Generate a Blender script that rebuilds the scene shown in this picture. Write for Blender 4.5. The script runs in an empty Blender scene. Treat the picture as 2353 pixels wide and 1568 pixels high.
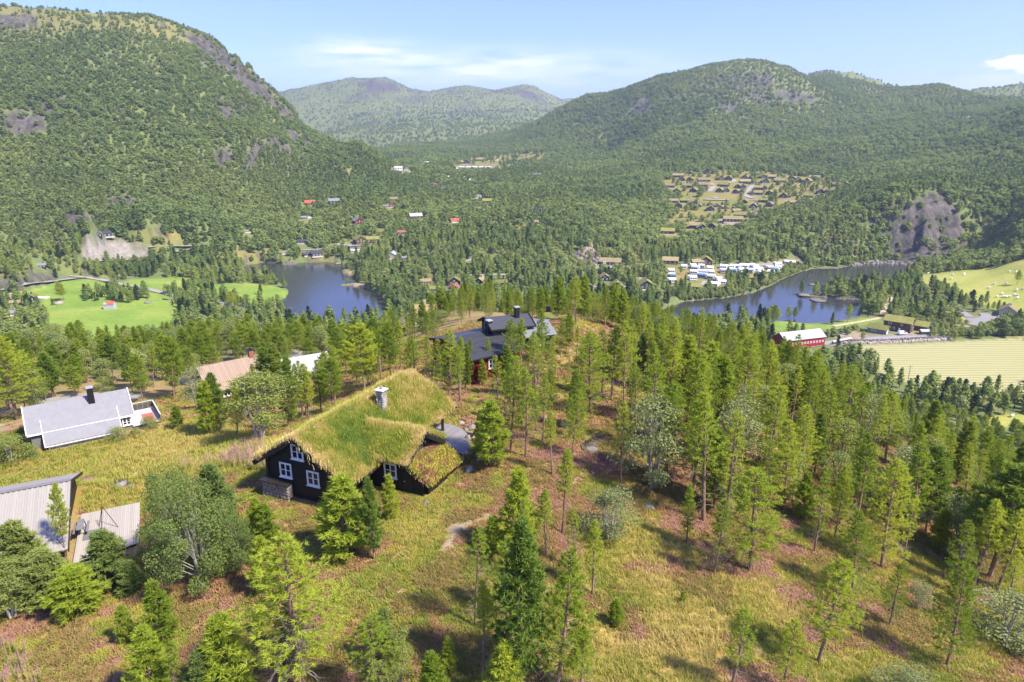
import bpy, math, random
import numpy as np
from mathutils import Vector, Matrix

random.seed(7)
RS = np.random.RandomState(11)
SC = bpy.context.scene
COL = SC.collection
R = math.radians

# ------------------------------------------------------------------ camera
CAMZ = 105.0
PITCH = R(16.5)
cam_d = bpy.data.cameras.new('camera')
cam_d.sensor_width = 36.0
cam_d.lens = 24.0
cam_d.clip_start = 0.5
cam_d.clip_end = 30000
cam = bpy.data.objects.new('camera', cam_d)
COL.objects.link(cam)
cam.location = (0, 0, CAMZ)
cam.rotation_euler = (R(90) - PITCH, 0, 0)
SC.camera = cam

# ------------------------------------------------------------------ light
SUN_AZ, SUN_EL = R(122), R(50)
s_dir = Vector((math.sin(SUN_AZ) * math.cos(SUN_EL), math.cos(SUN_AZ) * math.cos(SUN_EL), math.sin(SUN_EL)))
sl = bpy.data.lights.new('sun', 'SUN')
sl.energy = 4.1
sl.angle = R(5)
sl.color = (1.0, 0.90, 0.72)
sun = bpy.data.objects.new('sun', sl)
COL.objects.link(sun)
sun.rotation_euler = (-s_dir).to_track_quat('-Z', 'Y').to_euler()

world = bpy.data.worlds.new("World")
SC.world = world
world.use_nodes = True
wt = world.node_tree
for n in list(wt.nodes): wt.nodes.remove(n)
def wn(t, **k):
    n = wt.nodes.new(t)
    for a, b in k.items(): setattr(n, a, b)
    return n
sky = wn('ShaderNodeTexSky', sky_type='NISHITA', sun_disc=False)
sky.sun_elevation = SUN_EL
sky.sun_rotation = SUN_AZ
sky.altitude = 300
sky.air_density = 1.0
sky.dust_density = 0.4
sky.ozone_density = 1.5
bg = wn('ShaderNodeBackground')
bg.inputs['Strength'].default_value = 0.12
wo = wn('ShaderNodeOutputWorld')
tc = wn('ShaderNodeTexCoord')
sep = wn('ShaderNodeSeparateXYZ')
wt.links.new(tc.outputs['Generated'], sep.inputs[0])
# thin stratus and a few cumulus heads, placed by direction
def wmath(op, a, b=None, c=None, clamp=False):
    n = wn('ShaderNodeMath', operation=op, use_clamp=clamp)
    for i, x in enumerate((a, b, c)):
        if x is None: continue
        if isinstance(x, (int, float)): n.inputs[i].default_value = x
        else: wt.links.new(x, n.inputs[i])
    return n.outputs[0]
azn = wmath('ARCTAN2', sep.outputs[0], sep.outputs[1])
eln = wmath('ARCSINE', sep.outputs[2])
def gauss(az0, el0, wa, we):
    a = wmath('DIVIDE', wmath('SUBTRACT', azn, R(az0)), R(wa))
    e = wmath('DIVIDE', wmath('SUBTRACT', eln, R(el0)), R(we))
    s = wmath('ADD', wmath('MULTIPLY', a, a), wmath('MULTIPLY', e, e))
    return wmath('POWER', 2.718, wmath('MULTIPLY', s, -1.0))
cmb = wn('ShaderNodeCombineXYZ')
wt.links.new(wmath('MULTIPLY', azn, 9.0), cmb.inputs[0])
wt.links.new(wmath('MULTIPLY', eln, 60.0), cmb.inputs[1])
ns = wn('ShaderNodeTexNoise')
ns.inputs['Scale'].default_value = 1.3
ns.inputs['Detail'].default_value = 8
ns.inputs['Roughness'].default_value = 0.55
wt.links.new(cmb.outputs[0], ns.inputs['Vector'])
cmb2 = wn('ShaderNodeCombineXYZ')
wt.links.new(wmath('MULTIPLY', azn, 60.0), cmb2.inputs[0])
wt.links.new(wmath('MULTIPLY', eln, 130.0), cmb2.inputs[1])
ns2 = wn('ShaderNodeTexNoise')
ns2.inputs['Scale'].default_value = 1.0
ns2.inputs['Detail'].default_value = 9
wt.links.new(cmb2.outputs[0], ns2.inputs['Vector'])
wisp = wmath('ADD', gauss(-2, 5.3, 12, 1.15), gauss(-12, 6.4, 3.5, 0.8))
wisp = wmath('ADD', wisp, wmath('MULTIPLY', gauss(36, 3.4, 6, 1.1), .8))
wispf = wmath('MULTIPLY', wmath('MULTIPLY', wisp, wmath('SUBTRACT', wmath('MULTIPLY', ns.outputs[0], 3.2), 0.95), clamp=True), .85, clamp=True)
cum = wmath('ADD', gauss(35.2, 4.75, 2.9, 0.60), gauss(38.5, 3.9, 3.4, 0.55))
cumf = wmath('MULTIPLY', wmath('SUBTRACT', wmath('ADD', cum, wmath('MULTIPLY', ns2.outputs[0], .9)), 0.92), 5.0, clamp=True)
cl = wmath('MAXIMUM', wispf, cumf, clamp=True)
mix = wn('ShaderNodeMix', data_type='RGBA')
wt.links.new(cl, mix.inputs[0])
tint = wn('ShaderNodeMix', data_type='RGBA', blend_type='MULTIPLY')
tint.inputs[0].default_value = 1.0
tint.inputs[7].default_value = (0.60, 0.64, 1.20, 1)
wt.links.new(sky.outputs[0], tint.inputs[6])
wt.links.new(tint.outputs[2], mix.inputs[6])
mix.inputs[7].default_value = (5.6, 5.7, 6.0, 1)
wt.links.new(mix.outputs[2], bg.inputs['Color'])
wt.links.new(bg.outputs[0], wo.inputs[0])

SC.view_settings.view_transform = 'Standard'
SC.view_settings.look = 'None'
SC.view_settings.gamma = 1
SC.view_settings.use_curve_mapping = False
SC.view_settings.exposure = 1.22
SC.cycles.max_bounces = 6
SC.cycles.diffuse_bounces = 3
SC.cycles.glossy_bounces = 2
SC.cycles.transmission_bounces = 3
SC.cycles.volume_bounces = 0
SC.cycles.transparent_max_bounces = 4
SC.cycles.volume_step_rate = 4

# ------------------------------------------------------------------ survey helpers: sight lines from the drone to real places
UW, UH, FOC = 2353.0, 1568.0, 1569.0
CP, SP = math.cos(PITCH), math.sin(PITCH)
def ray(u, v):
    a = (u - UW / 2) / FOC; b = (v - UH / 2) / FOC
    return np.array([a, CP - b * SP, -SP - b * CP])
def at(u, v, Z=None, z=None):
    d = ray(u, v)
    if z is not None: Z = (z - CAMZ) / d[2]
    return np.array([0, 0, CAMZ]) + d * Z
def proj(x, y, z):
    q = z - CAMZ
    Z = y * CP - q * SP
    Y = y * SP + q * CP
    Z = np.where(np.abs(Z) < 1e-3, 1e-3, Z)
    u = UW / 2 + FOC * x / Z; v = UH / 2 - FOC * Y / Z
    bad = Z < 1
    return np.where(bad, -9999, u), np.where(bad, -9999, v), Z
# conversions from measured enlargements to survey units
cB = lambda x, y: (776.3 + .33 * x, 537.5 + .33 * y)
cC = lambda x, y: (1851.3 + .2132 * x, 627 + .2132 * y)
cD = lambda x, y: (.15235 * x, 507.6 + .15235 * y)
cE = lambda x, y: (883.8 + .15235 * x, 334.4 + .15235 * y)
cF = lambda x, y: (645 + .15235 * x, 436 + .15235 * y)
cG = lambda x, y: (1522.8 + .19044 * x, 382.2 + .19044 * y)
cH = lambda x, y: (1552.7 + .3401 * x, 537.5 + .3401 * y)
cL = lambda x, y: (.33 * x, 776.4 + .33 * y)

# ------------------------------------------------------------------ value noise
_lat = np.random.RandomState(5).rand(256, 256)
def vnoise(x, y):
    xi = np.floor(x).astype(np.int64); yi = np.floor(y).astype(np.int64)
    fx = x - xi; fy = y - yi
    fx = fx * fx * (3 - 2 * fx); fy = fy * fy * (3 - 2 * fy)
    a = _lat[xi & 255, yi & 255]; b = _lat[(xi + 1) & 255, yi & 255]
    c = _lat[xi & 255, (yi + 1) & 255]; d = _lat[(xi + 1) & 255, (yi + 1) & 255]
    return (a * (1 - fx) + b * fx) * (1 - fy) + (c * (1 - fx) + d * fx) * fy - .5
def fbm(x, y, wl, oct=4, k=.5):
    s = 0; a = 1.0
    for i in range(oct):
        s = s + a * vnoise(x / wl + 17.3 * i, y / wl - 9.1 * i); a *= k; wl *= .5
    return s
def sstep(a, b, x):
    t = np.clip((x - a) / (b - a), 0, 1); return t * t * (3 - 2 * t)
def polymask(u, v, poly, soft=4.0, jit=None):
    """1 inside the outline, fading over `soft` either side of it"""
    u = np.asarray(u, float); v = np.asarray(v, float)
    out = np.zeros(u.shape)
    P = np.array(poly, float)
    x0, y0 = P.min(0) - soft * 2; x1, y1 = P.max(0) + soft * 2
    m = (u > x0) & (u < x1) & (v > y0) & (v < y1)
    if not m.any(): return out
    a = u[m]; b = v[m]
    if jit is not None:
        a = a + jit[0][m]; b = b + jit[1][m]
    ins = np.zeros(a.shape, bool); dist = np.full(a.shape, 1e9)
    n = len(P)
    for i in range(n):
        ax, ay = P[i]; bx, by = P[(i + 1) % n]
        if ay != by:
            c = ((ay > b) != (by > b)) & (a < (bx - ax) * (b - ay) / (by - ay) + ax)
            ins ^= c
        dx, dy = bx - ax, by - ay
        t = np.clip(((a - ax) * dx + (b - ay) * dy) / (dx * dx + dy * dy + 1e-9), 0, 1)
        dist = np.minimum(dist, np.hypot(a - ax - t * dx, b - ay - t * dy))
    sd = np.where(ins, dist, -dist)
    out[m] = sstep(-soft, soft, sd)
    return out
def ell(cx, cy, rx, ry, n=14):
    return [(cx + rx * math.cos(2 * math.pi * i / n), cy + ry * math.sin(2 * math.pi * i / n)) for i in range(n)]

# ------------------------------------------------------------------ terrain control points
CTL = []
def Cz(*pts):
    for u, v, z in pts:
        p = at(u, v, z=z); CTL.append(tuple(p))
def CZ(*pts):
    for u, v, Z in pts:
        p = at(u, v, Z=Z); CTL.append(tuple(p))
def Cr(u, *rz):
    az = math.atan2((u - UW / 2) / FOC, CP)
    for r, z in rz: CTL.append((r * math.sin(az), r * math.cos(az), z))
# the near hill
Cz((1176,1568,77.6),(600,1568,77),(100,1568,76),(1700,1568,77),(2300,1568,75),(60,1400,75),(0,1250,73.6),(250,1290,74.6),
   (400,1350,76.3),(650,1400,77.5),(1000,1400,78),(1400,1400,77),(1800,1400,76.5),(2200,1400,74),(2353,1350,72.5),
   (611,1131,78),(765,1168,78),(700,1240,78),(1058,1055,79.0),(982,1110,79),(857,1125,78.1),(1030,1140,78.9),(1007,979,78.3),(1150,1000,79),
   (1150,1200,78.5),(180,1035,69.6),(0,1060,69.4),(450,1060,74.0),(200,1150,73.6),(400,1180,76),(540,1060,76.5),(450,960,70.6),(560,1000,73),
   (0,985,67.8),(304,917,66.2),(96,930,66.2),(409,890,65.8),(540,900,65.4),(627,822,62.5),(700,880,67),(640,960,70.5),
   (200,850,60),(200,810,50),(0,860,61),(0,800,44),(420,820,56),(560,800,50),(700,800,52),(850,830,64),(800,880,70),
   (900,900,74.5),(1000,900,76.5),(930,800,70.5),(960,745,62),(1100,850,76),(1200,800,77.2),(1300,745,79),(1250,765,78.6),(1400,800,77.6),
   (1500,790,77),(1600,860,77),(1700,900,76),(1850,900,73),(1950,960,71),(2100,1060,70),(2250,1150,70),(2353,1200,69),
   (1300,850,78),(1300,1000,78.8),(1500,1000,78),(1500,1200,77.3),(1800,1200,76),(2000,1200,74.5),(2200,1300,72.6),(1700,1050,77))
Cr(1050,(150,68),(200,46),(270,18),(350,5))
Cr(850,(180,45),(250,20),(330,5))
Cr(1200,(130,72),(165,60),(215,38),(270,16),(340,5))
Cr(1450,(130,69),(165,57),(210,38),(270,15),(330,4))
Cr(1700,(135,62),(165,48),(210,28),(260,10),(320,3))
Cr(1900,(130,58),(160,42),(200,22),(250,6),(300,3))
Cr(2150,(112,60),(140,42),(175,22),(215,7),(260,3))
Cr(2353,(105,58),(135,38),(170,16),(210,5),(250,3.4))
Cr(600,(230,22),(300,5)); Cr(400,(230,26),(300,7)); Cr(100,(230,32),(300,12)); Cr(0,(260,26),(330,12))
# valley floor
Cz((0,700,7),(60,700,5),(100,770,5),(300,700,3),(400,760,3),(520,710,3),(620,720,2),(700,742,2),(850,745,3),(1000,705,4),(1200,700,4),(1400,700,4),
   (1500,725,1),(1700,752,1.5),(1900,755,2),(2000,795,3),(2300,790,3.4),(2300,905,3),(2050,860,3),(2353,720,6),(2130,640,2),(2230,690,4),
   (2353,650,11),(2353,605,17),(2250,625,7.5),(2080,720,3),(1650,650,3.6),(1550,680,3),(1750,612,4.5),(1850,602,3),(1950,598,2.5),(2080,594,2),
   (2200,600,3),(1400,640,6),(1200,650,6),(1000,660,4),(850,610,3),(750,595,5),(650,600,3),(550,600,4),(450,600,5),(350,606,6),(250,628,5.5),
   (150,640,6),(0,665,7),(0,640,13),(0,600,20),(100,575,23),(150,600,13),(190,602,8),(190,552,26),(240,548,27),(340,562,20),(345,600,7.5),(420,570,14),
   (500,560,16),(600,560,12),(600,520,22),(700,560,9),(700,505,25),(720,470,34),(800,560,7),(850,550,11),(850,500,24),
   (1000,600,8),(1000,550,16),(1000,500,25),(1000,450,34),(1200,600,10),(1200,550,18),(1200,500,26),(1200,450,36),
   (1400,600,6),(1400,550,16),(1400,500,25),(1400,450,38),(1550,510,22),(1600,460,35),(1620,540,15),(450,520,30),(300,500,40))
CZ((850,450,800),(800,400,900),(870,390,960),(1000,410,1000),(1000,385,1150),(1200,400,1115),(1200,380,1324),(1200,350,1600),
   (1400,400,1080),(1400,350,1500),(950,372,1300),(870,360,1500),(900,345,1850),(1000,340,1900),(1100,335,1850),(1300,340,1520),
   (1300,300,1750),(1200,300,2300),(1000,300,2500),(800,300,2700),(700,300,2900),(1000,260,3100),(800,250,3200),(1200,260,3000),
   (0,500,620),(0,400,700),(0,300,760),(0,200,820),(0,100,900),(200,480,650),(200,400,700),(200,300,760),(200,200,830),(200,100,900),
   (400,480,680),(400,400,730),(400,300,790),(400,200,860),(400,120,930),(550,480,720),(550,400,780),(550,300,850),(550,220,930),
   (700,430,850),(690,350,930),(640,300,960),(800,380,930),
   (1650,510,700),(1700,400,980),(1550,400,980),(1850,400,980),(1900,435,850),(1940,475,730),(1800,500,690),(1700,560,608),(1850,560,608),
   (1950,560,612),(2050,588,628),(2050,520,638),(2060,470,646),(2085,446,660),(2150,440,664),(2195,452,662),(2230,520,648),(2240,575,640),(2110,397,860),(1985,440,770),
   (2353,560,560),(2353,500,600),(2353,400,780),(2353,310,940),(2200,380,900),(2200,310,1130),
   (1500,370,1150),(1600,300,1300),(1700,250,1420),(1900,300,1350),(1800,350,1150),(1950,400,960),(2100,300,1220),(1450,300,1500),(1750,200,1500),(2000,230,1650))
def ridge(pts, back=1.3, dv=45):
    CZ(*pts)
    CZ(*[(u, v + dv, Z * back) for u, v, Z in pts])
    CZ(*[(u, v + dv * 1.6, Z * back * 1.3) for u, v, Z in pts])
ridge([(-250,10,1000),(0,15,1000),(120,19,1000),(200,25,1000),(290,36,1000),(370,50,1000),(430,66,1010),(480,90,1020),(510,114,1020),(540,140,1025),(580,168,1040),
       (620,200,1050),(655,240,1060),(690,285,1070)], back=1.22, dv=110)
ridge([(725,310,1060),(760,330,1030),(800,342,1000),(840,352,970)], back=1.15, dv=25)
ridge([(560,230,3900),(640,210,3800),(700,198,3700),(760,190,3600),(830,183,3500),(870,178,3500),(895,183,3500),(920,200,3500),(945,214,3500),(990,217,3600),
       (1040,202,3750),(1080,193,3800),(1110,200,3800),(1130,208,3800),(1160,205,3850),(1190,202,3850),(1230,210,3850),(1255,224,3800),(1280,242,3700)], back=1.2, dv=30)
ridge([(1330,235,1850),(1420,216,1780),(1480,196,1720),(1540,180,1650),(1620,165,1600),(1670,158,1570),(1720,153,1560),(1770,156,1570),(1820,168,1600)], back=1.25, dv=28)
ridge([(1860,172,2000),(1920,171,2100),(1980,175,2100),(2030,186,2050),(2060,202,1950),(2110,205,1760),(2160,204,1620),(2210,212,1600),(2245,225,1550)], back=1.2, dv=25)
ridge([(2230,214,2300),(2290,203,2200),(2353,195,2200),(2500,190,2200)], back=1.2, dv=25)
CZ((2300,262,1250),(2353,250,1080),(2290,300,1120))
CZ((1260,236,6500),(1300,229,6500),(1340,236,6500),(2150,214,6200),(2190,206,6200),(2225,216,6200),(2353,260,6000),(1700,250,6000),(1000,250,6500),(600,260,6000),(200,250,6000),(0,250,6000))
# outside the frame the land goes on alike
def side(azd, prof):
    a = R(azd)
    for r, z in prof: CTL.append((r * math.sin(a), r * math.cos(a), z))
Lp = [(20,76),(45,74),(80,68),(110,64),(160,52),(240,28),(330,12),(480,10),(620,24),(760,80),(900,190),(1150,290),(1700,260),(3500,200),(7000,300)]
Rp = [(20,76.5),(45,73),(75,68),(105,56),(150,28),(200,6),(260,3.5),(380,6),(500,18),(650,45),(900,110),(1150,180),(1700,200),(3500,250),(7000,300)]
Bp = [(20,76),(45,76),(80,74),(150,66),(300,45),(600,60),(1000,140),(1700,220),(3500,250),(7000,300)]
for a in (-48, -70, -100): side(a, Lp)
for a in (47, 70, 100): side(a, Rp)
for a in (-179.9, 179.9, -140, 140): side(a, Bp)
side(0, [(5,77),(12,77.2),(20,77.4)]); side(-25, [(12,77),(22,76.8)]); side(25, [(12,77),(22,77)])

CTL = np.array(CTL)
ckey = np.stack([np.arctan2(CTL[:,0], CTL[:,1]) * 1.6, np.log(np.hypot(CTL[:,0], CTL[:,1]))], 1)
cval = CTL[:,2] / (np.hypot(CTL[:,0], CTL[:,1]) + 100.0)
def kern(d2): return np.sqrt(d2 + .03 ** 2)
_D = ((ckey[:,None,:] - ckey[None]) ** 2).sum(2)
_n = len(ckey)
_A = np.zeros((_n + 3, _n + 3)); _A[:_n,:_n] = -kern(_D) + 0.0 * np.eye(_n)
_A[:_n,_n] = 1; _A[:_n,_n+1:] = ckey; _A[_n:, :_n] = _A[:_n, _n:].T
_w = np.linalg.lstsq(_A, np.concatenate([cval, np.zeros(3)]), rcond=None)[0]

AZ = np.concatenate([np.arange(-180, -50, 3.0), np.arange(-50, 50.01, .2), np.arange(53, 180.1, 3.0)])
AZ = R(1) * AZ
NR = 850
RR = 2.0 * np.exp(np.linspace(0, math.log(9500 / 2.0), NR))
KA, KR = AZ * 1.6, np.log(RR)
G = np.zeros((len(AZ), NR))
for i in range(len(AZ)):
    d2 = (KA[i] - ckey[:,0][None]) ** 2 + (KR[:,None] - ckey[:,1][None]) ** 2
    G[i] = -kern(d2) @ _w[:_n] + _w[_n] + _w[_n+1] * KA[i] + _w[_n+2] * KR
G = G * (RR[None] + 100)
X = np.sin(AZ)[:,None] * RR[None]; Y = np.cos(AZ)[:,None] * RR[None]
RG = np.broadcast_to(RR[None], X.shape)

# water outlines (as seen from the drone, taken to water level)
LAKE_R = [cH(x, y) for x, y in ((-300,600),(40,462),(250,440),(420,418),(530,396),(560,385),(640,352),(700,325),(850,258),(940,243),(1090,247),(1200,216),(1340,206),(1500,203),(1620,214),
          (1600,262),(1510,300),(1480,325),(1380,330),(1250,330),(1090,300),(1070,345),(1000,385),(930,408),(900,400),(780,405),(860,440),(940,455),(1020,462),(1030,435),(1150,448),
          (1245,445),(1240,500),(1245,560),(1130,590),(1000,613),(820,608),(700,598),(600,602),(450,602),(320,604),(100,640),(-300,720))]
LAKE_L = [(560,612),(600,603),(640,606),(660,610),(700,604),(740,602),(775,605),(838,609),(838,622),(800,620),(781,622),(790,630),(815,636),(830,640),(818,648),(780,654),(760,656),
          (800,658),(835,662),(860,672),(885,690),(900,735),(850,750),(760,745),(700,738),(655,722),(632,706),(640,696),(668,672),(650,655),(630,644),(600,640),(560,632)]
lu, lv, _ = proj(X, Y, np.zeros_like(X))
jx = fbm(X, Y, 14, 3) * 5; jy = fbm(X + 50, Y, 14, 3) * 3
lakemask = np.maximum(polymask(lu, lv, LAKE_R, 2.2, (jx, jy)), polymask(lu, lv, LAKE_L, 2.2, (jx, jy)))
isl = np.maximum(polymask(lu, lv, ell(1869, 654, 9, 3.4), 2), 0)
lakemask = lakemask * (1 - isl)
flat = sstep(3, 10, G)      # where the valley is flat keep it calm
lowz = 1 - flat
# relief
amp = sstep(120, 600, RG)
mt = sstep(25, 110, G) * sstep(380, 700, RG)
G = G + fbm(X, Y, 34, 4) * (1.0 * (1 - amp) * .9) * sstep(14, 30, RG)
G = G + flat * amp * (fbm(X, Y, 60, 4) * 4 + mt * fbm(X + 900, Y, 170, 5, .55) * 13)
cr = 1 - np.abs(vnoise(X / 90, Y / 90) * 2) ; cr2 = 1 - np.abs(vnoise(X / 37 + 5, Y / 37) * 2)
G = G + mt * (cr ** 3 * 5 + cr2 ** 3 * 3.5 - 4)
far = sstep(1800, 3200, RG)
G = G + far * (fbm(X + 300, Y, 500, 6, .55) * 36)
pu, pv, _ = proj(X, Y, G)
G = np.where((G < 1.2) & (RG > 250), 1.2 + (G - 1.2) * .15, G)
G = G * (1 - lakemask) + (-2.0) * lakemask

_azs = AZ; _lr0, _lr1 = KR[0], KR[-1]
def height(x, y):
    x = np.asarray(x, float); y = np.asarray(y, float)
    a = np.arctan2(x, y); r = np.hypot(x, y)
    ia = np.interp(a, _azs, np.arange(len(_azs)))
    ir = np.clip((np.log(np.maximum(r, 2.0)) - _lr0) / (_lr1 - _lr0) * (NR - 1), 0, NR - 1.001)
    i = np.clip(np.floor(ia).astype(int), 0, len(_azs) - 2); j = np.floor(ir).astype(int)
    f = ia - i; g = ir - j
    return (G[i, j] * (1 - f) + G[i + 1, j] * f) * (1 - g) + (G[i, j + 1] * (1 - f) + G[i + 1, j + 1] * f) * g
def hit(u, v):
    """the point of ground seen along a sight line"""
    d = ray(u, v); h = math.hypot(d[0], d[1]); t = d[2] / h
    xs = RR * d[0] / h; ys = RR * d[1] / h
    zt = height(xs, ys); zr = CAMZ + RR * t
    k = np.nonzero(zt >= zr)[0]
    if len(k) == 0: k = [NR - 1]
    k = k[0]
    if k == 0: rr = RR[0]
    else:
        a = zr[k-1] - zt[k-1]; b = zt[k] - zr[k]
        rr = RR[k-1] + (RR[k] - RR[k-1]) * a / (a + b + 1e-9)
    x, y = rr * d[0] / h, rr * d[1] / h
    return np.array([x, y, float(height(x, y))])
# level pads under buildings and fields
def pad(cx, cy, rad, z, soft=4.0):
    global G
    d = np.hypot(X - cx, Y - cy)
    w = 1 - sstep(rad, rad + soft, d)
    G = G * (1 - w) + z * w
# ------------------------------------------------------------------ material helpers
def newmat(name):
    m = bpy.data.materials.new(name); m.use_nodes = True
    nt = m.node_tree
    for n in list(nt.nodes): nt.nodes.remove(n)
    return m, nt
class NT:
    def __init__(s, nt): s.nt = nt
    def n(s, t, **k):
        x = s.nt.nodes.new(t)
        for a, b in k.items(): setattr(x, a, b)
        return x
    def l(s, a, b): s.nt.links.new(a, b)
    def math(s, op, a, b=None, clamp=False):
        x = s.n('ShaderNodeMath', operation=op, use_clamp=clamp)
        for i, q in enumerate((a, b)):
            if q is None: continue
            if isinstance(q, (int, float)): x.inputs[i].default_value = q
            else: s.l(q, x.inputs[i])
        return x.outputs[0]
    def mix(s, f, a, b, blend='MIX'):
        x = s.n('ShaderNodeMix', data_type='RGBA', blend_type=blend)
        for i, q in ((0, f), (6, a), (7, b)):
            if isinstance(q, (int, float)): x.inputs[i].default_value = q
            elif isinstance(q, tuple): x.inputs[i].default_value = (*q, 1)
            else: s.l(q, x.inputs[i])
        return x.outputs[2]
    def noise(s, scale, vec=None, detail=4, rough=.55):
        x = s.n('ShaderNodeTexNoise'); x.inputs['Scale'].default_value = scale
        x.inputs['Detail'].default_value = detail; x.inputs['Roughness'].default_value = rough
        if vec is not None: s.l(vec, x.inputs['Vector'])
        return x.outputs[0]
    def ramp(s, f, stops):
        x = s.n('ShaderNodeValToRGB'); s.l(f, x.inputs[0])
        e = x.color_ramp.elements
        while len(e) < len(stops): e.new(.5)
        for i, (p, c) in enumerate(stops):
            e[i].position = p; e[i].color = (*c, 1)
        return x.outputs[0]
    def sharpen(s, f, lo, hi):
        x = s.n('ShaderNodeMapRange'); s.l(f, x.inputs[0])
        x.inputs[1].default_value = lo; x.inputs[2].default_value = hi
        return x.outputs[0]
def out(t, sh):
    o = t.n('ShaderNodeOutputMaterial'); t.l(sh, o.inputs[0]); return o

MATS = {}
def plain(name, col, rough=.7, var=.25, scale=3.0, bump=0.0, metal=0.0, spec=.3, stretch=None, var2=None):
    """a simple solid with uneven tone and grain"""
    if name in MATS: return MATS[name]
    m, nt = newmat(name); t = NT(nt)
    tc_ = t.n('ShaderNodeTexCoord'); vec = tc_.outputs['Object']
    if stretch:
        mp = t.n('ShaderNodeMapping'); mp.inputs['Scale'].default_value = stretch; t.l(vec, mp.inputs[0]); vec = mp.outputs[0]
    nz = t.noise(scale, vec, 5, .6)
    oi = t.n('ShaderNodeObjectInfo')
    f = t.math('ADD', t.math('MULTIPLY', nz, .8), t.math('MULTIPLY', oi.outputs['Random'], .35))
    c0 = tuple(max(0, x * (1 - var)) for x in col); c1 = tuple(min(1, x * (1 + var)) for x in (var2 or col))
    c = t.ramp(f, [(.25, c0), (.85, c1)])
    b = t.n('ShaderNodeBsdfPrincipled'); t.l(c, b.inputs['Base Color'])
    b.inputs['Roughness'].default_value = rough; b.inputs['Metallic'].default_value = metal
    b.inputs['Specular IOR Level'].default_value = spec
    if bump:
        bp = t.n('ShaderNodeBump'); bp.inputs['Strength'].default_value = bump; bp.inputs['Distance'].default_value = .03
        t.l(nz, bp.inputs['Height']); t.l(bp.outputs[0], b.inputs['Normal'])
    out(t, b.outputs[0]); MATS[name] = m
    return m
def leafmat(name, cols, inst=True, transl=.35, nscale=0.0):
    """foliage: tone varies by plant (point attribute on scattered plants, object random on single ones)"""
    m, nt = newmat(name); t = NT(nt)
    if inst:
        a = t.n('ShaderNodeAttribute', attribute_type='INSTANCER', attribute_name='tint'); f = a.outputs['Fac']
    else:
        f = t.n('ShaderNodeObjectInfo').outputs['Random']
    g = t.n('ShaderNodeNewGeometry')
    f = t.math('ADD', t.math('MULTIPLY', f, .72), t.math('MULTIPLY', g.outputs['Random Per Island'], .28))
    c = t.ramp(f, [(i / (len(cols) - 1), c) for i, c in enumerate(cols)])
    d = t.n('ShaderNodeBsdfDiffuse'); t.l(c, d.inputs[0])
    tr = t.n('ShaderNodeBsdfTranslucent')
    t.l(t.mix(1.0, c, (1.15, 1.1, .55), 'MULTIPLY'), tr.inputs[0])
    mx = t.n('ShaderNodeMixShader'); mx.inputs[0].default_value = transl
    t.l(d.outputs[0], mx.inputs[1]); t.l(tr.outputs[0], mx.inputs[2])
    out(t, mx.outputs[0]); MATS[name] = m
    return m

# ------------------------------------------------------------------ mesh helpers
def link(o, parent=None):
    COL.objects.link(o)
    if parent is not None: o.parent = parent
    return o
def meshnp(name, V, F, mats=(), midx=None, smooth=False):
    """F: (n,3) or (n,4) int array"""
    V = np.asarray(V, np.float32); F = np.asarray(F, np.int32)
    me = bpy.data.meshes.new(name)
    k = F.shape[1]
    me.vertices.add(len(V)); me.vertices.foreach_set('co', V.ravel())
    me.loops.add(F.size); me.loops.foreach_set('vertex_index', F.ravel())
    me.polygons.add(len(F)); me.polygons.foreach_set('loop_start', np.arange(0, F.size, k, dtype=np.int32))
    me.polygons.foreach_set('loop_total', np.full(len(F), k, np.int32))
    for m in mats: me.materials.append(m)
    if midx is not None: me.polygons.foreach_set('material_index', np.asarray(midx, np.int32))
    if smooth: me.polygons.foreach_set('use_smooth', np.ones(len(F), bool))
    me.update(calc_edges=True)
    return me
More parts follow.
